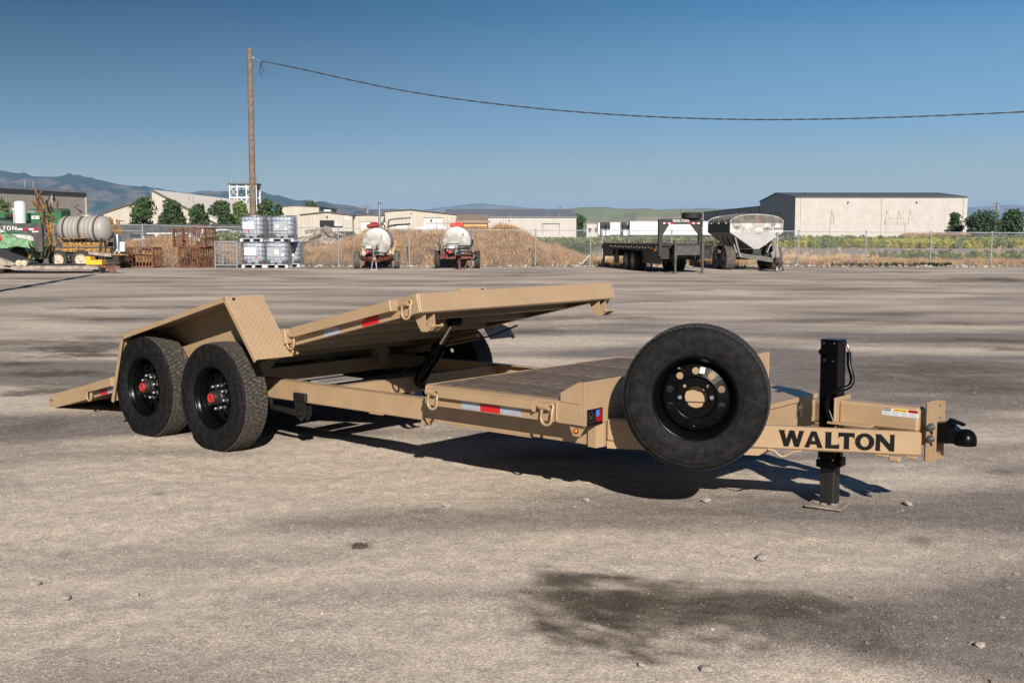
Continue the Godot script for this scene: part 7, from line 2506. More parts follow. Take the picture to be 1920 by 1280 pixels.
func make_left_corner() -> void:
	# low flatbed with ramps, front left
	var d := 43.2
	var k := d / FOCAL
	var p := func(u: float, v: float, z: float) -> Vector3:
		return Vector3((u - 100.0) * k, (436.5 - v) * k + EYE.y, z)
	var t := thing("low_flatbed", "low dusty flatbed trailer with a raised ramp at the left edge", "trailer", Vector3((100.0 - 960.0) * k, 0, -d))
	var s := S()
	box(s, (p.call(36, 500, 0.5) + p.call(197, 500, -1.0)) * 0.5, Vector3(161.0 * k, 0.16, 1.9))
	obj("bed", s, M["flatbed steel"], t)
	s = S()
	box(s, (p.call(36, 496.4, 0.4) + p.call(197, 496.4, -1.0)) * 0.5, Vector3(161.0 * k, 0.03, 2.0))
	obj("deck_top", s, M["grey bed paint"], t)
	for z in [0.55, -1.3]:
		s = S()
		hexa(s, [p.call(-70, 452, z), p.call(47, 495, z), p.call(40, 503, z), p.call(-70, 476, z), p.call(-70, 452, z - 0.08), p.call(47, 495, z - 0.08), p.call(40, 503, z - 0.08), p.call(-70, 476, z - 0.08)])
		obj("ramp_side", s, M["flatbed steel"], t)
	s = S()
	hexa(s, [p.call(-70, 450, 0.5), p.call(47, 493, 0.5), p.call(47, 495, 0.5), p.call(-70, 454, 0.5), p.call(-70, 450, -1.3), p.call(47, 493, -1.3), p.call(47, 495, -1.3), p.call(-70, 454, -1.3)])
	obj("ramp_plate", s, M["grey bed paint"], t)
	s = S()
	box(s, p.call(0, 500, -0.3), Vector3(74.0 * k, 0.12, 1.7))
	box(s, p.call(-20, 507, -0.3), Vector3(1.2, 0.12, 0.9))
	obj("ramp_foot", s, M["flatbed steel"], t)
	for u in [51.0, 61.0]:
		s = S()
		cyl(s, p.call(u, 492, 0.72), p.call(u, 492, 0.5), 0.11, 0.11, 18)
		cyl(s, p.call(u, 492, 0.745), p.call(u, 492, 0.72), 0.05, 0.05, 12)
		obj("roller", s, M["cream wheel"], t)
	s = S()
	box(s, p.call(190, 506.5, 0.2), Vector3(0.3, 0.26, 0.6), 0.03)
	box(s, p.call(177, 499, 0.56), Vector3(0.75, 0.12, 0.2), 0.02)
	obj("jack_block", s, M["grey bed paint"], t)
	s = S()
	beam(s, p.call(196, 499, 0.3), p.call(231, 500, 0.3), 0.07, 0.08)
	beam(s, p.call(196, 500, -0.6), p.call(228, 500, 0.2), 0.07, 0.08)
	obj("drawbar", s, M["rust"], t)
	s = S()
	cyl(s, p.call(215, 505.5, 0.36), p.call(215, 505.5, 0.3), 0.125, 0.125, 16)
	beam(s, p.call(215, 499, 0.33), p.call(215, 505, 0.33), 0.04, 0.04)
	obj("jockey_wheel", s, M["rust"], t)
	var y := thing("yellow_step", "bright yellow L-shaped steel step standing on the low flatbed", "step", Vector3((183.0 - 960.0) * k, (436.5 - 496.0) * k + EYE.y, -d + 0.1))
	s = S()
	prism(s, PackedVector2Array([Vector2(-0.3, 0.0), Vector2(0.3, 0.0), Vector2(0.3, 0.2), Vector2(-0.1, 0.17), Vector2(-0.14, 0.32), Vector2(-0.3, 0.32)]), -0.25, 0.25)
	obj("plate", s, M["bright yellow"], y)
	s = S()
	beam(s, Vector3(0.27, 0.1, 0.2), Vector3(0.27, 0.33, 0.2), 0.03, 0.03)
	obj("post", s, M["worn black paint"], y)
	# black gooseneck neck reaching in from the left
	d = 46.2
	k = d / FOCAL
	p = func(u: float, v: float, z: float) -> Vector3:
		return Vector3((u - 40.0) * k, (436.5 - v) * k + EYE.y, z)
	t = thing("gooseneck_trailer", "dark grey gooseneck trailer neck with white lettering, reaching in at the left edge", "trailer", Vector3((40.0 - 960.0) * k, 0, -d))
	s = S()
	box(s, (p.call(-60, 419, 0.0) + p.call(83, 432.5, 0.0)) * 0.5, Vector3(143.0 * k, 13.5 * k, 0.2), 0.01)
	obj("neck_beam", s, M["grey bed paint"], t)
	s = S()
	var leg := PackedVector2Array()
	for q in [[52, 432.4], [83.5, 432.4], [83.5, 472], [74.5, 472], [74.5, 452]]:
		var w: Vector3 = p.call(q[0], q[1], 0.0)
		leg.append(Vector2(w.x, w.y))
	prism(s, leg, -0.09, 0.09)
	obj("neck_leg", s, M["grey bed paint"], t)
	s = S()
	cyl(s, p.call(79, 472, 0), p.call(79, 486, 0), 0.06, 0.06, 10)
	obj("coupler_post", s, M["worn black paint"], t)
	s = S()
	box(s, p.call(-90, 468, 0.0), Vector3(2.6, 0.3, 2.2), 0.01)
	box(s, p.call(-55, 448, 0.0), Vector3(0.25, 1.0, 0.2), 0.01)
	obj("deck", s, M["grey bed paint"], t)
	obj("name_letters", lettering("WALTON", 0.165, 0.008), M["white paint"], t, Transform3D(Basis.from_scale(Vector3(1.25, 1.0, 1.0)), p.call(10.0, 428.2, 0.104)))
	for e in [[43, "white sticker"], [54, "red reflector"], [64, "white sticker"], [73, "red reflector"]]:
		s = S()
		box(s, p.call(e[0], 430.0, 0.103), Vector3(9.0 * k, 3.4 * k, 0.006))
		obj("tape", s, M[e[1]], t)
	s = S()
	box(s, p.call(71, 434.5, 0.094), Vector3(12.0 * k, 2.2 * k, 0.006))
	obj("number_tag", s, M["white sticker"], t)
	# old pale green truck
	d = 48.4
	k = d / FOCAL
	p = func(u: float, v: float, z: float) -> Vector3:
		return Vector3((u - 30.0) * k, (436.5 - v) * k + EYE.y, z)
	t = thing("old_truck", "old pale green truck with a grey primed bonnet, cut by the left edge", "truck", Vector3((30.0 - 960.0) * k, 0, -d))
	s = S()
	var prof := PackedVector2Array()
	for q in [[-60, 486], [-60, 436], [8, 436], [20, 440], [34, 446], [62, 452], [66, 470], [66, 486], [57, 486], [55, 472], [48, 464], [37, 462], [26, 464], [18, 472], [16, 486]]:
		var w: Vector3 = p.call(q[0], q[1], 0.0)
		prof.append(Vector2(w.x, w.y))
	prism(s, prof, -1.7, 0.06)
	obj("body", s, M["truck green"], t)
	s = S()
	tube(s, [p.call(15, 484, 0.08), p.call(17, 470, 0.08), p.call(25, 461.5, 0.08), p.call(37, 459.5, 0.08), p.call(50, 462, 0.08), p.call(57, 471, 0.08), p.call(59, 484, 0.08)], 0.07, 7)
	obj("fender_lip", s, M["truck green"], t)
	s = S()
	hexa(s, [p.call(20, 452, -0.15), p.call(62, 455, -0.15), p.call(60, 443, -0.3), p.call(20, 439, -0.3), p.call(20, 452, -1.5), p.call(62, 455, -1.5), p.call(60, 443, -1.35), p.call(20, 439, -1.35)])
	obj("bonnet", s, M["primer grey"], t)
	s = S()
	hexa(s, [p.call(-50, 437, -0.05), p.call(14, 437, -0.05), p.call(-4, 414, -0.2), p.call(-50, 414, -0.2), p.call(-50, 437, -1.6), p.call(14, 437, -1.6), p.call(-4, 414, -1.45), p.call(-50, 414, -1.45)])
	obj("cab", s, M["truck green"], t)
	s = S()
	hexa(s, [p.call(-30, 435, -0.02), p.call(5, 435, -0.02), p.call(-5, 419, -0.13), p.call(-30, 419, -0.13), p.call(-30, 435, -0.07), p.call(5, 435, -0.07), p.call(-5, 419, -0.18), p.call(-30, 419, -0.18)])
	obj("side_window", s, M["dark glass"], t)
	s = S()
	ball(s, p.call(3, 446, 0.08), Vector3(0.1, 0.16, 0.05), 10)
	obj("red_lamp", s, M["red plastic"], t)
	s = S()
	ball(s, p.call(10, 434.5, 0.15), Vector3(0.09, 0.06, 0.06), 10)
	obj("mirror", s, M["white paint"], t)
	for z in [-0.1, -1.5]:
		yard_tyre(0.4, 0.24, 0.22, M["rust"], t, Transform3D(Basis(), p.call(37.5, 485.5, z)), "wheel", 3)
	s = S()
	box(s, p.call(20, 478, -0.8), Vector3(1.6, 0.2, 1.2))
	obj("chassis", s, M["worn black paint"], t)
	# green bins, lorry and tank beyond the fence
	d = 120.0
	k = d / FOCAL
	t = thing("green_skip", "dark green waste skip with a white sign, behind the boom of the yellow sprayer", "skip", Vector3((80.0 - 960.0) * k, 0.0, -d))
	t.scale = Vector3.ONE * 1.42
	s = S()
	hexa(s, [Vector3(-0.86, 0.3, 0), Vector3(1.55, 0.3, 0), Vector3(1.55, 2.62, 0), Vector3(-0.72, 2.5, 0), Vector3(-0.86, 0.3, -1.8), Vector3(1.55, 0.3, -1.8), Vector3(1.55, 2.75, -1.8), Vector3(-0.72, 2.6, -1.8)])
	obj("body", s, M["dark green"], t)
	for x in [-0.4, 0.75, 1.45]:
		s = S()
		box(s, Vector3(x, 1.4, 0.03), Vector3(0.08, 2.1, 0.06))
		obj("rib", s, M["dark green"], t)
	s = S()
	box(s, Vector3(-0.33, 2.18, 0.08), Vector3(0.58, 0.24, 0.03))
	var sg := obj("sign", s, M["white paint"], t)
	s = S()
	box(s, Vector3(-0.4, 2.18, 0.097), Vector3(0.16, 0.1, 0.006))
	obj("sign_mark", s, M["dark green"], sg)
	s = S()
	box(s, Vector3(-0.22, 2.18, 0.097), Vector3(0.16, 0.1, 0.006))
	obj("sign_mark", s, M["yellow sticker"], sg)
	s = S()
	box(s, Vector3(0.3, 2.8, -0.9), Vector3(2.3, 0.08, 1.8))
	obj("lid", s, M["dark green"], t)
	t = thing("green_lorry", "dark green lorry body with roof lamps behind the dark gooseneck neck", "lorry", Vector3((18.0 - 960.0) * k, 0.0, -d - 2.0))
	t.scale = Vector3.ONE * 1.4
	s = S()
	box(s, Vector3(-0.4, 1.6, -1.2), Vector3(2.6, 2.0, 2.4), 0.05)
	obj("body", s, M["dark green"], t)
	s = S()
	box(s, Vector3(0.05, 2.36, 0.1), Vector3(1.6, 0.28, 0.2), 0.03)
	obj("head_frame", s, M["worn black paint"], t)
	for x in [-0.1, 0.1, 0.3, 0.5]:
		s = S()
		box(s, Vector3(x, 2.4, 0.22), Vector3(0.09, 0.09, 0.05), 0.02)
		obj("roof_lamp", s, M["red plastic"], t)
	s = S()
	hexa(s, [Vector3(-1.2, 1.75, 0.05), Vector3(0.7, 1.75, 0.05), Vector3(0.6, 2.2, 0.0), Vector3(-1.2, 2.2, 0.0), Vector3(-1.2, 1.75, -0.2), Vector3(0.7, 1.75, -0.2), Vector3(0.6, 2.2, -0.2), Vector3(-1.2, 2.2, -0.2)])
	obj("windscreen", s, M["dark glass"], t)
	for x in [-1.0, 0.5]:
		yard_tyre(0.5, 0.28, 0.28, M["grey steel"], t, Transform3D(Basis(), Vector3(x, 0.5, 0.02)))
	k = 118.0 / FOCAL
	t = thing("upright_tank", "tall white upright tank with a domed top before the grey shed", "tank", Vector3((42.3 - 960.0) * k, 0, -118))
	s = S()
	lathe(s, [Vector2(0, 0.6), Vector2(0.55, 0.6), Vector2(0.575, 0.7), Vector2(0.575, 4.55), Vector2(0.5, 4.68), Vector2(0.3, 4.77), Vector2(0, 4.79)], 28)
	obj("shell", s, M["white paint"], t)
	for a in 3:
		s = S()
		cyl(s, Vector3(cos(a * 2.1) * 0.45, 0, sin(a * 2.1) * 0.45), Vector3(cos(a * 2.1) * 0.45, 0.9, sin(a * 2.1) * 0.45), 0.05, 0.05, 6)
		obj("leg", s, M["white paint"], t)
	s = S()
	ball(s, Vector3(-0.66, 3.9, 0.1), Vector3(0.14, 0.16, 0.14), 8)
	tube(s, [Vector3(-0.6, 3.8, 0.1), Vector3(-0.66, 2.5, 0.1), Vector3(-0.7, 1.0, 0.1)], 0.04, 5)
	obj("valve_pipe", s, M["white paint"], t)

func make_gooseneck() -> void:
	# black trailer seen from its front left: a portal neck, legs, box, deck running back
	var t := thing("gooseneck_trailer", "worn black flatbed gooseneck trailer with a spare tyre lying on its neck", "trailer", Vector3(6.55, 0, -43.3), 0.205)
	var blk: Material = M["worn black paint"]
	var s := S()
	# local: z towards us, x right, deck running back along -z
	for x in [-1.12, 1.12]:
		s = S()
		box(s, Vector3(x, 0.93, -3.6), Vector3(0.09, 0.2, 7.2))
		obj("side_rail", s, M["rusty deck"], t)
	for i in 15:
		s = S()
		box(s, Vector3(0, 1.045, -0.26 - i * 0.48), Vector3(2.2, 0.05, 0.46))
		obj("deck_plank", s, M["rusty deck"], t)
	s = S()
	for x in [-0.5, 0.5]:
		hexa(s, [Vector3(x - 0.06, 0.45, 0), Vector3(x + 0.06, 0.45, 0), Vector3(x + 0.06, 1.0, 0), Vector3(x - 0.06, 1.0, 0), Vector3(x - 0.06, 0.62, -7.1), Vector3(x + 0.06, 0.62, -7.1), Vector3(x + 0.06, 1.0, -7.1), Vector3(x - 0.06, 1.0, -7.1)])
	box(s, Vector3(0, 0.75, -0.06), Vector3(2.2, 0.45, 0.1))
	box(s, Vector3(-0.85, 0.62, -1.3), Vector3(0.06, 0.6, 2.2))
	stuff(obj("main_beams", s, blk, t))
	s = S()
	hexa(s, [Vector3(-1.15, 0.5, -7.0), Vector3(1.15, 0.5, -7.0), Vector3(1.15, 1.0, -7.2), Vector3(-1.15, 1.0, -7.2), Vector3(-1.15, 0.6, -5.6), Vector3(1.15, 0.6, -5.6), Vector3(1.15, 1.0, -5.6), Vector3(-1.15, 1.0, -5.6)])
	box(s, Vector3(-1.05, 0.55, -5.4), Vector3(0.05, 0.62, 0.6))
	obj("tail_boards", s, blk, t)
	for e in [-1.1, 1.1]:
		s = S()
		beam(s, Vector3(e, 0.55, -7.1), Vector3(e, 0.0, -7.15), 0.07, 0.07)
		obj("rear_leg", s, blk, t)
	for i in 16:
		s = S()
		box(s, Vector3(-1.172, 0.93 + 0.03 * (i % 2), -0.5 - i * 0.36), Vector3(0.012, 0.05, 0.1))
		obj("rail_mark", s, M["pale ink"], t)
	s = S()
	box(s, Vector3(-1.15, 0.86, -0.1), Vector3(0.06, 0.1, 0.12), 0.02)
	obj("side_lamp", s, M["amber lens"], t)
	for x in [-0.98, -0.72, 0.72, 0.98]:
		for z in [-3.1, -4.0]:
			yard_tyre(0.39, 0.22, 0.22, M["grey steel"], t, Transform3D(Basis(Vector3(0, 1, 0), PI / 2 * signf(x)), Vector3(x, 0.38, z)), "wheel", 3)
	s = S()
	for z in [-3.1, -4.0]:
		beam(s, Vector3(-1.0, 0.4, z), Vector3(1.0, 0.4, z), 0.1, 0.1)
	stuff(obj("axles", s, blk, t))
	# portal
	for e in [[-1.03, 0.62, 2.02, 0.14], [0.57, 0.6, 2.02, 0.15]]:
		s = S()
		box(s, Vector3(e[0], (e[1] + e[2]) / 2, 0.1), Vector3(e[3], e[2] - e[1], 0.16), 0.01)
		obj("neck_post", s, blk, t)
	s = S()
	box(s, Vector3(-0.22, 1.93, 0.1), Vector3(1.5, 0.2, 0.18), 0.01)
	prism(s, PackedVector2Array([Vector2(-0.96, 1.83), Vector2(-0.68, 1.83), Vector2(-0.96, 1.4)]), 0.04, 0.16)
	prism(s, PackedVector2Array([Vector2(0.5, 1.83), Vector2(0.18, 1.83), Vector2(0.5, 1.45)]), 0.04, 0.16)
	stuff(obj("neck_beam", s, blk, t))
	obj("name_letters", lettering("WALTON", 0.1, 0.006), M["white paint"], t, Transform3D(Basis.from_scale(Vector3(1.12, 1, 1)), Vector3(-0.24, 1.955, 0.194)))
	for e in [[-0.9, "white sticker"], [-0.8, "red reflector"], [-0.7, "white sticker"], [-0.6, "red reflector"], [0.16, "red reflector"], [0.26, "white sticker"], [0.36, "red reflector"], [0.46, "white sticker"]]:
		s = S()
		box(s, Vector3(e[0], 1.865, 0.192), Vector3(0.09, 0.05, 0.006))
		obj("tape", s, M[e[1]], t)
	s = S()
	beam(s, Vector3(0.58, 1.9, 0.19), Vector3(0.6, 1.2, 0.19), 0.05, 0.03)
	cyl(s, Vector3(0.57, 0.5, 0.1), Vector3(0.57, 0.66, 0.1), 0.13, 0.1, 12)
	obj("coupler", s, M["rusty deck"], t)
	s = S()
	for y in [1.68, 1.55]:
		cyl(s, Vector3(0.62, y, 0.19), Vector3(0.62, y, 0.21), 0.03, 0.03, 8)
	stuff(obj("bolt_heads", s, M["white paint"], t))
	# jacks and box
	for x in [-0.6, 0.47]:
		s = S()
		box(s, Vector3(x, 0.86, 0.62), Vector3(0.1, 0.72, 0.1), 0.008)
		box(s, Vector3(x, 0.27, 0.62), Vector3(0.075, 0.54, 0.075))
		box(s, Vector3(x, 0.015, 0.62), Vector3(0.18, 0.03, 0.18))
		obj("jack_leg", s, M["grey bed paint"], t)
	s = S()
	tube(s, [Vector3(-0.7, 1.2, 0.55), Vector3(0.95, 1.2, 0.55), Vector3(1.05, 1.1, 0.6), Vector3(0.95, 0.9, 0.62), Vector3(1.0, 0.72, 0.62)], 0.016, 6)
	obj("jack_shaft", s, blk, t)
	s = S()
	box(s, Vector3(-0.08, 0.86, 0.35), Vector3(0.92, 0.38, 0.5), 0.015)
	box(s, Vector3(-0.08, 1.055, 0.35), Vector3(0.95, 0.02, 0.53), 0.004)
	obj("tool_box", s, M["grey bed paint"], t)
	var w := yard_tyre(0.385, 0.24, 0.22, M["grey steel"], t, Transform3D(Basis(Vector3(1, 0, 0), PI / 2) * Basis(Vector3(0, 1, 0), PI), Vector3(0.26, 2.155, 0.0)), "spare_tyre", 3)
	w.material_override = M["spare tread"]

func make_spreader() -> void:
	var d := 46.4
	var k := d / FOCAL
	var t := thing("hopper_spreader", "grey and white farm spreader with a V-shaped hopper and a domed tarp cover", "spreader", Vector3((1417.0 - 960.0) * k, 0, -d), 0.12)
	var s := S()
	var w := 1.115
	var l := -3.1
	# hopper: upper panels straight, lower ones sloping to a trough
	s = S()
	box(s, Vector3(0, 1.72, -0.01), Vector3(2 * w, 0.375, 0.02))
	obj("front_band", s, M["dull white"], t)
	s = S()
	prism(s, PackedVector2Array([Vector2(-w, 1.53), Vector2(w, 1.53), Vector2(0.12, 0.86), Vector2(-0.1, 0.86)]), -0.025, -0.004)
	obj("front_panel", s, M["stainless"], t)
	s = S()
	for x in [-1.0, 1.0]:
		hexa(s, [Vector3(w * x, 1.53, -0.02), Vector3(w * x, 1.53, l), Vector3(0.12 * x, 0.86, l), Vector3(0.12 * x, 0.86, -0.02), Vector3((w - 0.02) * x, 1.54, -0.02), Vector3((w - 0.02) * x, 1.54, l), Vector3(0.10 * x, 0.88, l), Vector3(0.10 * x, 0.88, -0.02)])
	stuff(obj("hopper_sides", s, M["grey steel"], t))
	for x in [-1.0, 1.0]:
		s = S()
		box(s, Vector3((w - 0.01) * x, 1.70, l / 2), Vector3(0.02, 0.36, -l - 0.02))
		obj("side_panel", s, M["grey bed paint"], t)
		for z in [-0.5, -1.5, -2.5]:
			s = S()
			box(s, Vector3(w * x + 0.015 * x, 1.9, z), Vector3(0.05, 0.05, 0.06), 0.01)
			obj("cover_clip", s, M["white paint"], t)
	s = S()
	prism(s, PackedVector2Array([Vector2(-w, 1.53), Vector2(-w, 1.9), Vector2(w, 1.9), Vector2(w, 1.53), Vector2(0.4, 1.0), Vector2(-0.4, 1.0)]), l, l + 0.02)
	obj("rear_panel", s, M["grey steel"], t)
	# domed tarp on bows
	s = S()
	s.set_smooth_group(1)
	var rows := []
	for j in 9:
		var z := lerpf(0.015, l, j / 8.0)
		var lift := 0.33 + 0.04 * sin(j / 8.0 * PI) - 0.012 * (j % 2)
		var row := []
		for i in 17:
			var a := PI * i / 16.0
			row.append(Vector3(-cos(a) * w, 1.905 + lift * pow(sin(a), 0.85), z))
		rows.append(row)
	for j in 8:
		for i in 16:
			quad(s, rows[j][i], rows[j][i + 1], rows[j + 1][i + 1], rows[j + 1][i])
	s.set_smooth_group(-1)
	for j in [0, 8]:
		conv(s, rows[j], Vector3(0, 1.95, l / 2))
	obj("tarp", s, M["dust grey tarp"], t)
	for j in [0, 2, 4, 6, 8]:
		s = S()
		var bow := []
		for q in rows[j]:
			bow.append(q + Vector3(0, 0.012, 0.0))
		tube(s, bow, 0.022, 5)
		obj("bow", s, M["dull white"] if j == 0 or j == 8 else M["dust grey tarp"], t)
	s = S()
	ring2d(s, 0.05, 0.035, 0.004, Transform3D(Basis(), Vector3(0.06, 2.06, 0.017)), 20, 2.6)
	obj("tarp_mark", s, M["dark red lid"], t)
	# lettering
	obj("number", lettering("17", 0.105, 0.004), M["ink"], t, Transform3D(Basis.from_scale(Vector3(1.2, 1, 1)), Vector3(0.68, 1.815, 0.003)))
	obj("maker_letters", lettering("WILLMAR", 0.1, 0.004), M["ink"], t, Transform3D(Basis.from_scale(Vector3(1.32, 1, 1)), Vector3(0.68, 1.67, 0.003)))
	s = S()
	ring2d(s, 0.042, 0.034, 0.004, Transform3D(Basis(), Vector3(-0.83, 1.725, 0.001)), 20, 2.3)
	for q in 7:
		var a := TAU * q / 7.0
		box(s, Vector3(-0.83 + cos(a) * 0.115, 1.725 + sin(a) * 0.055, 0.003), Vector3(0.04, 0.018, 0.004), 0.0, Basis(Vector3(0, 0, 1), a))
	stuff(obj("oval_badge", s, M["ink"], t))
	obj("badge_letter", lettering("W", 0.05, 0.004), M["ink"], t, Transform3D(Basis(), Vector3(-0.83, 1.725, 0.003)))
	s = S()
	for e in [[0.02, 1.51, 0.03], [0.09, 1.50, 0.06], [0.16, 1.51, 0.05], [-0.1, 1.48, 0.02]]:
		box(s, Vector3(e[0], e[1] - 0.02, 0.0), Vector3(e[2], 0.025, 0.006))
	stuff(obj("scrawl", s, M["ink"], t))
	# legs, chassis, tongue
	s = S()
	for x in [-1.0, 1.0]:
		for e in [[-0.5, 0.25], [-1.25, 0.16], [-1.9, 0.16]]:
			hexa(s, [Vector3(0.92 * x, 1.42, e[0]), Vector3(0.92 * x, 1.42, e[0] - e[1] * 1.8), Vector3(0.62 * x, 0.55, e[0] - e[1]), Vector3(0.62 * x, 0.55, e[0] - 0.02), Vector3(0.88 * x, 1.42, e[0]), Vector3(0.88 * x, 1.42, e[0] - e[1] * 1.8), Vector3(0.58 * x, 0.55, e[0] - e[1]), Vector3(0.58 * x, 0.55, e[0] - 0.02)])
	stuff(obj("hopper_legs", s, M["grey steel"], t))
	s = S()
	for x in [-1.0, 1.0]:
		beam(s, Vector3(0.6 * x, 0.6, -3.0), Vector3(0.6 * x, 0.6, -0.2), 0.12, 0.2)
	for z in [-0.3, -1.5, -2.9]:
		beam(s, Vector3(-0.62, 0.56, z), Vector3(0.62, 0.56, z), 0.1, 0.14)
	box(s, Vector3(0, 0.74, -1.5), Vector3(0.34, 0.2, 3.2))
	stuff(obj("chassis", s, M["worn black paint"], t))
	for x in [-1.0, 1.0]:
		s = S()
		beam(s, Vector3(0.72 * x if x < 0 else 0.7, 0.62, -0.15), Vector3(0.34, 0.42, 1.35), 0.1, 0.17)
		obj("tongue_beam", s, M["grey steel"], t)
		s = S()
		beam(s, Vector3(0.86 * x, 1.35, -0.1), Vector3(0.68 * x, 0.55, 0.05), 0.05, 0.05)
		obj("brace", s, M["stainless"], t)
	s = S()
	box(s, Vector3(0.36, 0.42, 1.42), Vector3(0.2, 0.24, 0.3), 0.02)
	box(s, Vector3(0.36, 0.3, 1.65), Vector3(0.1, 0.1, 0.3), 0.02)
	obj("hitch", s, M["rusty deck"], t)
	s = S()
	cyl(s, Vector3(0.44, 0.85, 1.2), Vector3(0.44, 1.42, 1.2), 0.045, 0.04, 10)
	cyl(s, Vector3(0.44, 0.02, 1.2), Vector3(0.44, 0.85, 1.2), 0.06, 0.06, 10)
	box(s, Vector3(0.44, 1.46, 1.2), Vector3(0.13, 0.13, 0.12), 0.03)
	box(s, Vector3(0.44, 0.02, 1.2), Vector3(0.2, 0.04, 0.2))
	obj("drawbar_jack", s, M["grey steel"], t)
	s = S()
	for e in [[0.28, 0.4, 0.4, 1.05], [0.54, 0.42, 0.46, 1.0], [0.3, 0.45, 0.24, 0.75]]:
		beam(s, Vector3(e[0], e[1], 1.25), Vector3(e[2], e[3], 1.15), 0.06, 0.05)
	stuff(obj("hose_rack", s, M["stainless"], t))
	s = S()
	for q in 3:
		tube(s, [Vector3(0.3 + 0.1 * q, 0.6, 1.4), Vector3(0.5 + 0.04 * q, 0.3, 1.5), Vector3(0.6, 0.03, 1.6 - 0.1 * q)], 0.016, 5)
	tube(s, [Vector3(0.5, 0.03, 1.6), Vector3(0.3, 0.03, 2.0), Vector3(0.0, 0.03, 2.1), Vector3(-0.4, 0.03, 1.5)], 0.016, 5)
	stuff(obj("hydraulic_hoses", s, M["black plastic"], t))
	for x in [-1.0, 1.0]:
		for z in [-0.62, -1.75]:
			yard_tyre(0.49, 0.42, 0.24, M["grey steel"], t, Transform3D(Basis(Vector3(0, 1, 0), PI / 2 * x), Vector3(0.98 * x, 0.48, z)), "wheel", 5).material_override = M["dusty rubber"]
	s = S()
	for z in [-0.62, -1.75]:
		beam(s, Vector3(-0.9, 0.48, z), Vector3(0.9, 0.48, z), 0.12, 0.12)
	stuff(obj("axles", s, M["worn black paint"], t))

func car(label: String, u: float, d: float, turn: float, m: Material, tall := 0.0) -> void:
	var k := d / FOCAL
	var t := thing("parked_car", label, "car", Vector3((u - 960.0) * k, 0, -d), turn)
	var s := S()
	prism(s, PackedVector2Array([Vector2(-2.2, 0.35), Vector2(2.2, 0.35), Vector2(2.25, 0.8), Vector2(2.1, 0.95), Vector2(1.1, 1.05), Vector2(-2.1, 1.05), Vector2(-2.25, 0.8)]), -0.85, 0.85)
	obj("body", s, m, t)
	s = S()
	hexa(s, [Vector3(-1.9 if tall > 0 else -1.6, 1.04, 0.82), Vector3(1.1, 1.04, 0.82), Vector3(0.5, 1.5 + tall, 0.68), Vector3(-1.7 if tall > 0 else -1.1, 1.5 + tall, 0.68), Vector3(-1.9 if tall > 0 else -1.6, 1.04, -0.82), Vector3(1.1, 1.04, -0.82), Vector3(0.5, 1.5 + tall, -0.68), Vector3(-1.7 if tall > 0 else -1.1, 1.5 + tall, -0.68)])
	var cab := obj("cabin", s, m, t)
	for z in [1.0, -1.0]:
		s = S()
		for e in [[-1.35, -0.45], [-0.35, 0.75]]:
			hexa(s, [Vector3(e[0], 1.1, 0.815 * z), Vector3(e[1], 1.1, 0.815 * z), Vector3(e[1] - 0.1, 1.42 + tall, 0.718 * z), Vector3(e[0] + 0.05, 1.42 + tall, 0.718 * z), Vector3(e[0], 1.1, 0.76 * z), Vector3(e[1], 1.1, 0.76 * z), Vector3(e[1] - 0.1, 1.42 + tall, 0.66 * z), Vector3(e[0] + 0.05, 1.42 + tall, 0.66 * z)])
		stuff(obj("side_glass", s, M["dark glass"], cab))
	for x in [-1.35, 1.4]:
		for z in [1.0, -1.0]:
			yard_tyre(0.33, 0.22, 0.2, M["grey steel"], t, Transform3D(Basis(Vector3(0, 1, 0), 0.0 if z > 0 else PI), Vector3(x, 0.33, 0.78 * z)), "wheel", 2)

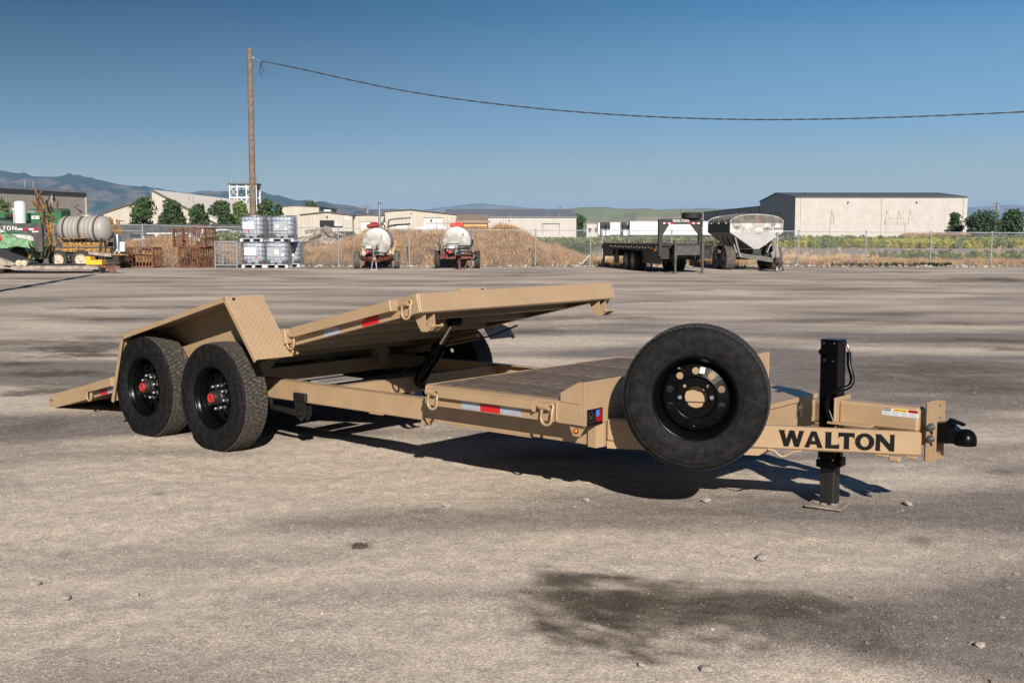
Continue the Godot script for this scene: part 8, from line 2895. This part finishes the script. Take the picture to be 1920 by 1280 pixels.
func make_far_vehicles() -> void:
	car("dark grey car parked beyond the fence, left of the rusty crates", 282, 92, 0.1, M["grey bed paint"])
	car("silver pickup-like car beyond the fence above the dry weeds", 306, 90, 0.3, M["grey steel"])
	car("white car with a red end beyond the fence, over the rusty crate", 345, 98, 0.0, M["white paint"])
	car("dark car next to a white van, beyond the fence by the third tree", 402, 104, 0.15, M["worn black paint"], 0.2)
	car("small white van beyond the fence between the trees", 421, 100, 0.0, M["white paint"], 0.3)
	car("dark car parked right of the workshop doorway", 634, 150, 0.1, M["worn black paint"])
	car("dark pickup parked right of the workshop by the weeds", 655, 146, 0.0, M["grey bed paint"], 0.2)
	car("dark car under the loading dock of the gable workshop", 768, 140, 0.2, M["worn black paint"])
	car("dark car far right, left one of a row under the dark trees", 1836, 210, 0.1, M["worn black paint"])
	car("dark car far right, middle of a row under the dark trees", 1872, 206, 0.0, M["grey bed paint"])
	car("dark car at the right edge under the dark trees", 1912, 204, 0.0, M["worn black paint"])
	# long screen wall behind the left cars
	for e in [[-60, 455, 112.0, "dark screen", 2.35, "dark screened fence far behind the left stretch of chain-link"], [394, 456, 108.0, "pale sheet", 1.7, "low pale wall behind the parked cars near the white totes"]]:
		var k: float = e[2] / FOCAL
		var s := S()
		box(s, Vector3((e[1] - e[0]) * k / 2, e[4] / 2, 0), Vector3((e[1] - e[0]) * k, e[4], 0.2))
		meta(obj("yard_wall", s, M[e[3]], null, Transform3D(Basis(), Vector3((e[0] - 960.0) * k, 0, -e[2]))), e[5], "wall")
	# white semi-trailers
	for e in [[1180, 1332, 230.0, 0.0, "long white box semi-trailer behind the neck of the black gooseneck trailer", 16.3], [1143, 1162, 250.0, 0.0, "white box trailer seen end-on, left of the long white semi-trailer", 2.3], [1120, 1136, 262.0, 0.0, "small white box body at the left of the row of semi-trailers", 2.0]]:
		var k: float = e[2] / FOCAL
		var w: float = (e[1] - e[0]) * k
		var t := thing("semi_trailer", e[4], "trailer", Vector3((e[0] - 960.0) * k, 0, -e[2]), 0.0, "white trailers parked beyond the scrub")
		var s := S()
		box(s, Vector3(w / 2, 2.45, -1.3), Vector3(w, 2.75, 2.6), 0.05)
		obj("box", s, M["white paint"], t)
		s = S()
		for q in 2:
			box(s, Vector3(w * (0.5 + 0.0 * q), 1.1 + 2.68 * q, 0.03), Vector3(w * 0.995, 0.1, 0.05))
		stuff(obj("rail", s, M["galvanised"], t))
		for x in ([1.6, 2.8] if w > 6.0 else [0.4, w - 0.4]):
			yard_tyre(0.5, 0.28, 0.28, M["grey steel"], t, Transform3D(Basis(), Vector3(x, 0.5, -0.2)))
	for e in [[1167, "dark lorry cab next to the end-on white trailer", "worn black paint"], [1175, "black and white lorry cab tight against the long white semi-trailer", "grey steel"], [1136, "dark lorry cab with a white bonnet left of the end-on trailer", "worn black paint"], [1127, "second dark lorry cab in the row of lorries", "worn black paint"], [1322, "grey lorry with a flat bed under the right end of the long white semi-trailer", "grey steel"]]:
		var k := 236.0 / FOCAL
		var t := thing("lorry_cab", e[1], "lorry", Vector3((e[0] - 960.0) * k, 0, -232))
		var s := S()
		box(s, Vector3(0, 2.3, -1.0), Vector3(0.95, 2.6, 1.8), 0.08)
		obj("cab", s, M[e[2]], t)
		s = S()
		box(s, Vector3(0, 1.5, 0.4), Vector3(0.85, 1.2, 1.1), 0.1)
		obj("bonnet", s, M["white paint"], t)
		s = S()
		box(s, Vector3(0, 2.75, -0.08), Vector3(0.8, 0.6, 0.06))
		obj("windscreen", s, M["dark glass"], t)
		for x in [-0.4, 0.4]:
			yard_tyre(0.48, 0.26, 0.26, M["grey steel"], t, Transform3D(Basis(Vector3(0, 1, 0), PI / 2), Vector3(x, 0.48, 0.3)))
	var kh := 300.0 / FOCAL
	var h := thing("site_hut", "small pale hut with windows left of the row of semi-trailers", "hut", Vector3((1112.0 - 960.0) * kh, 0, -300))
	var sh := S()
	box(sh, Vector3(0, 1.9, -2), Vector3(3.6, 3.8, 4))
	obj("wall", sh, M["pale sheet"], h)
	for x in [-0.9, 0.8]:
		sh = S()
		box(sh, Vector3(x, 2.2, 0.02), Vector3(0.8, 0.9, 0.08))
		obj("window", sh, M["dark glass"], h)
	# thin rusty frames standing before the big warehouse
	var kf := 250.0 / FOCAL
	var f := thing("light_frame", "single thin dark A-shaped frame before the warehouse wall, left of the longer one", "frame", Vector3((1555.0 - 960.0) * kf, 0, -250))
	var s2 := S()
	for e in [[-0.35, -0.2, 0.15, 6.3], [0.15, 6.3, 0.62, 4.5], [0.0, 4.5, 0.62, 4.6], [0.62, 4.5, 0.6, 3.4]]:
		beam(s2, Vector3(e[0], e[1], 0), Vector3(e[2], e[3], 0), 0.1, 0.1)
	stuff(obj("bars", s2, M["brown roof"], f))
	f = thing("light_frame", "long thin dark rack with three pointed uprights before the warehouse wall", "frame", Vector3((1680.0 - 960.0) * kf, 0, -250))
	s2 = S()
	for x in [-2.45, 0.1, 2.6]:
		beam(s2, Vector3(x - 0.3, 3.4, 0), Vector3(x, 6.3, 0), 0.1, 0.1)
		beam(s2, Vector3(x, 6.3, 0), Vector3(x + 0.75, 4.4, 0), 0.06, 0.06)
	for e in [[-2.9, 4.45, 3.3, 4.45], [-2.9, 3.75, 2.4, 3.75], [-3.0, 3.35, 2.4, 3.35], [-2.9, 3.3, -2.7, 4.5]]:
		beam(s2, Vector3(e[0], e[1], 0), Vector3(e[2], e[3], 0), 0.09, 0.09)
	for x in [-2.7, 1.6]:
		beam(s2, Vector3(x, -0.1, 0), Vector3(x, 3.4, 0), 0.09, 0.09)
	stuff(obj("bars", s2, M["brown roof"], f))
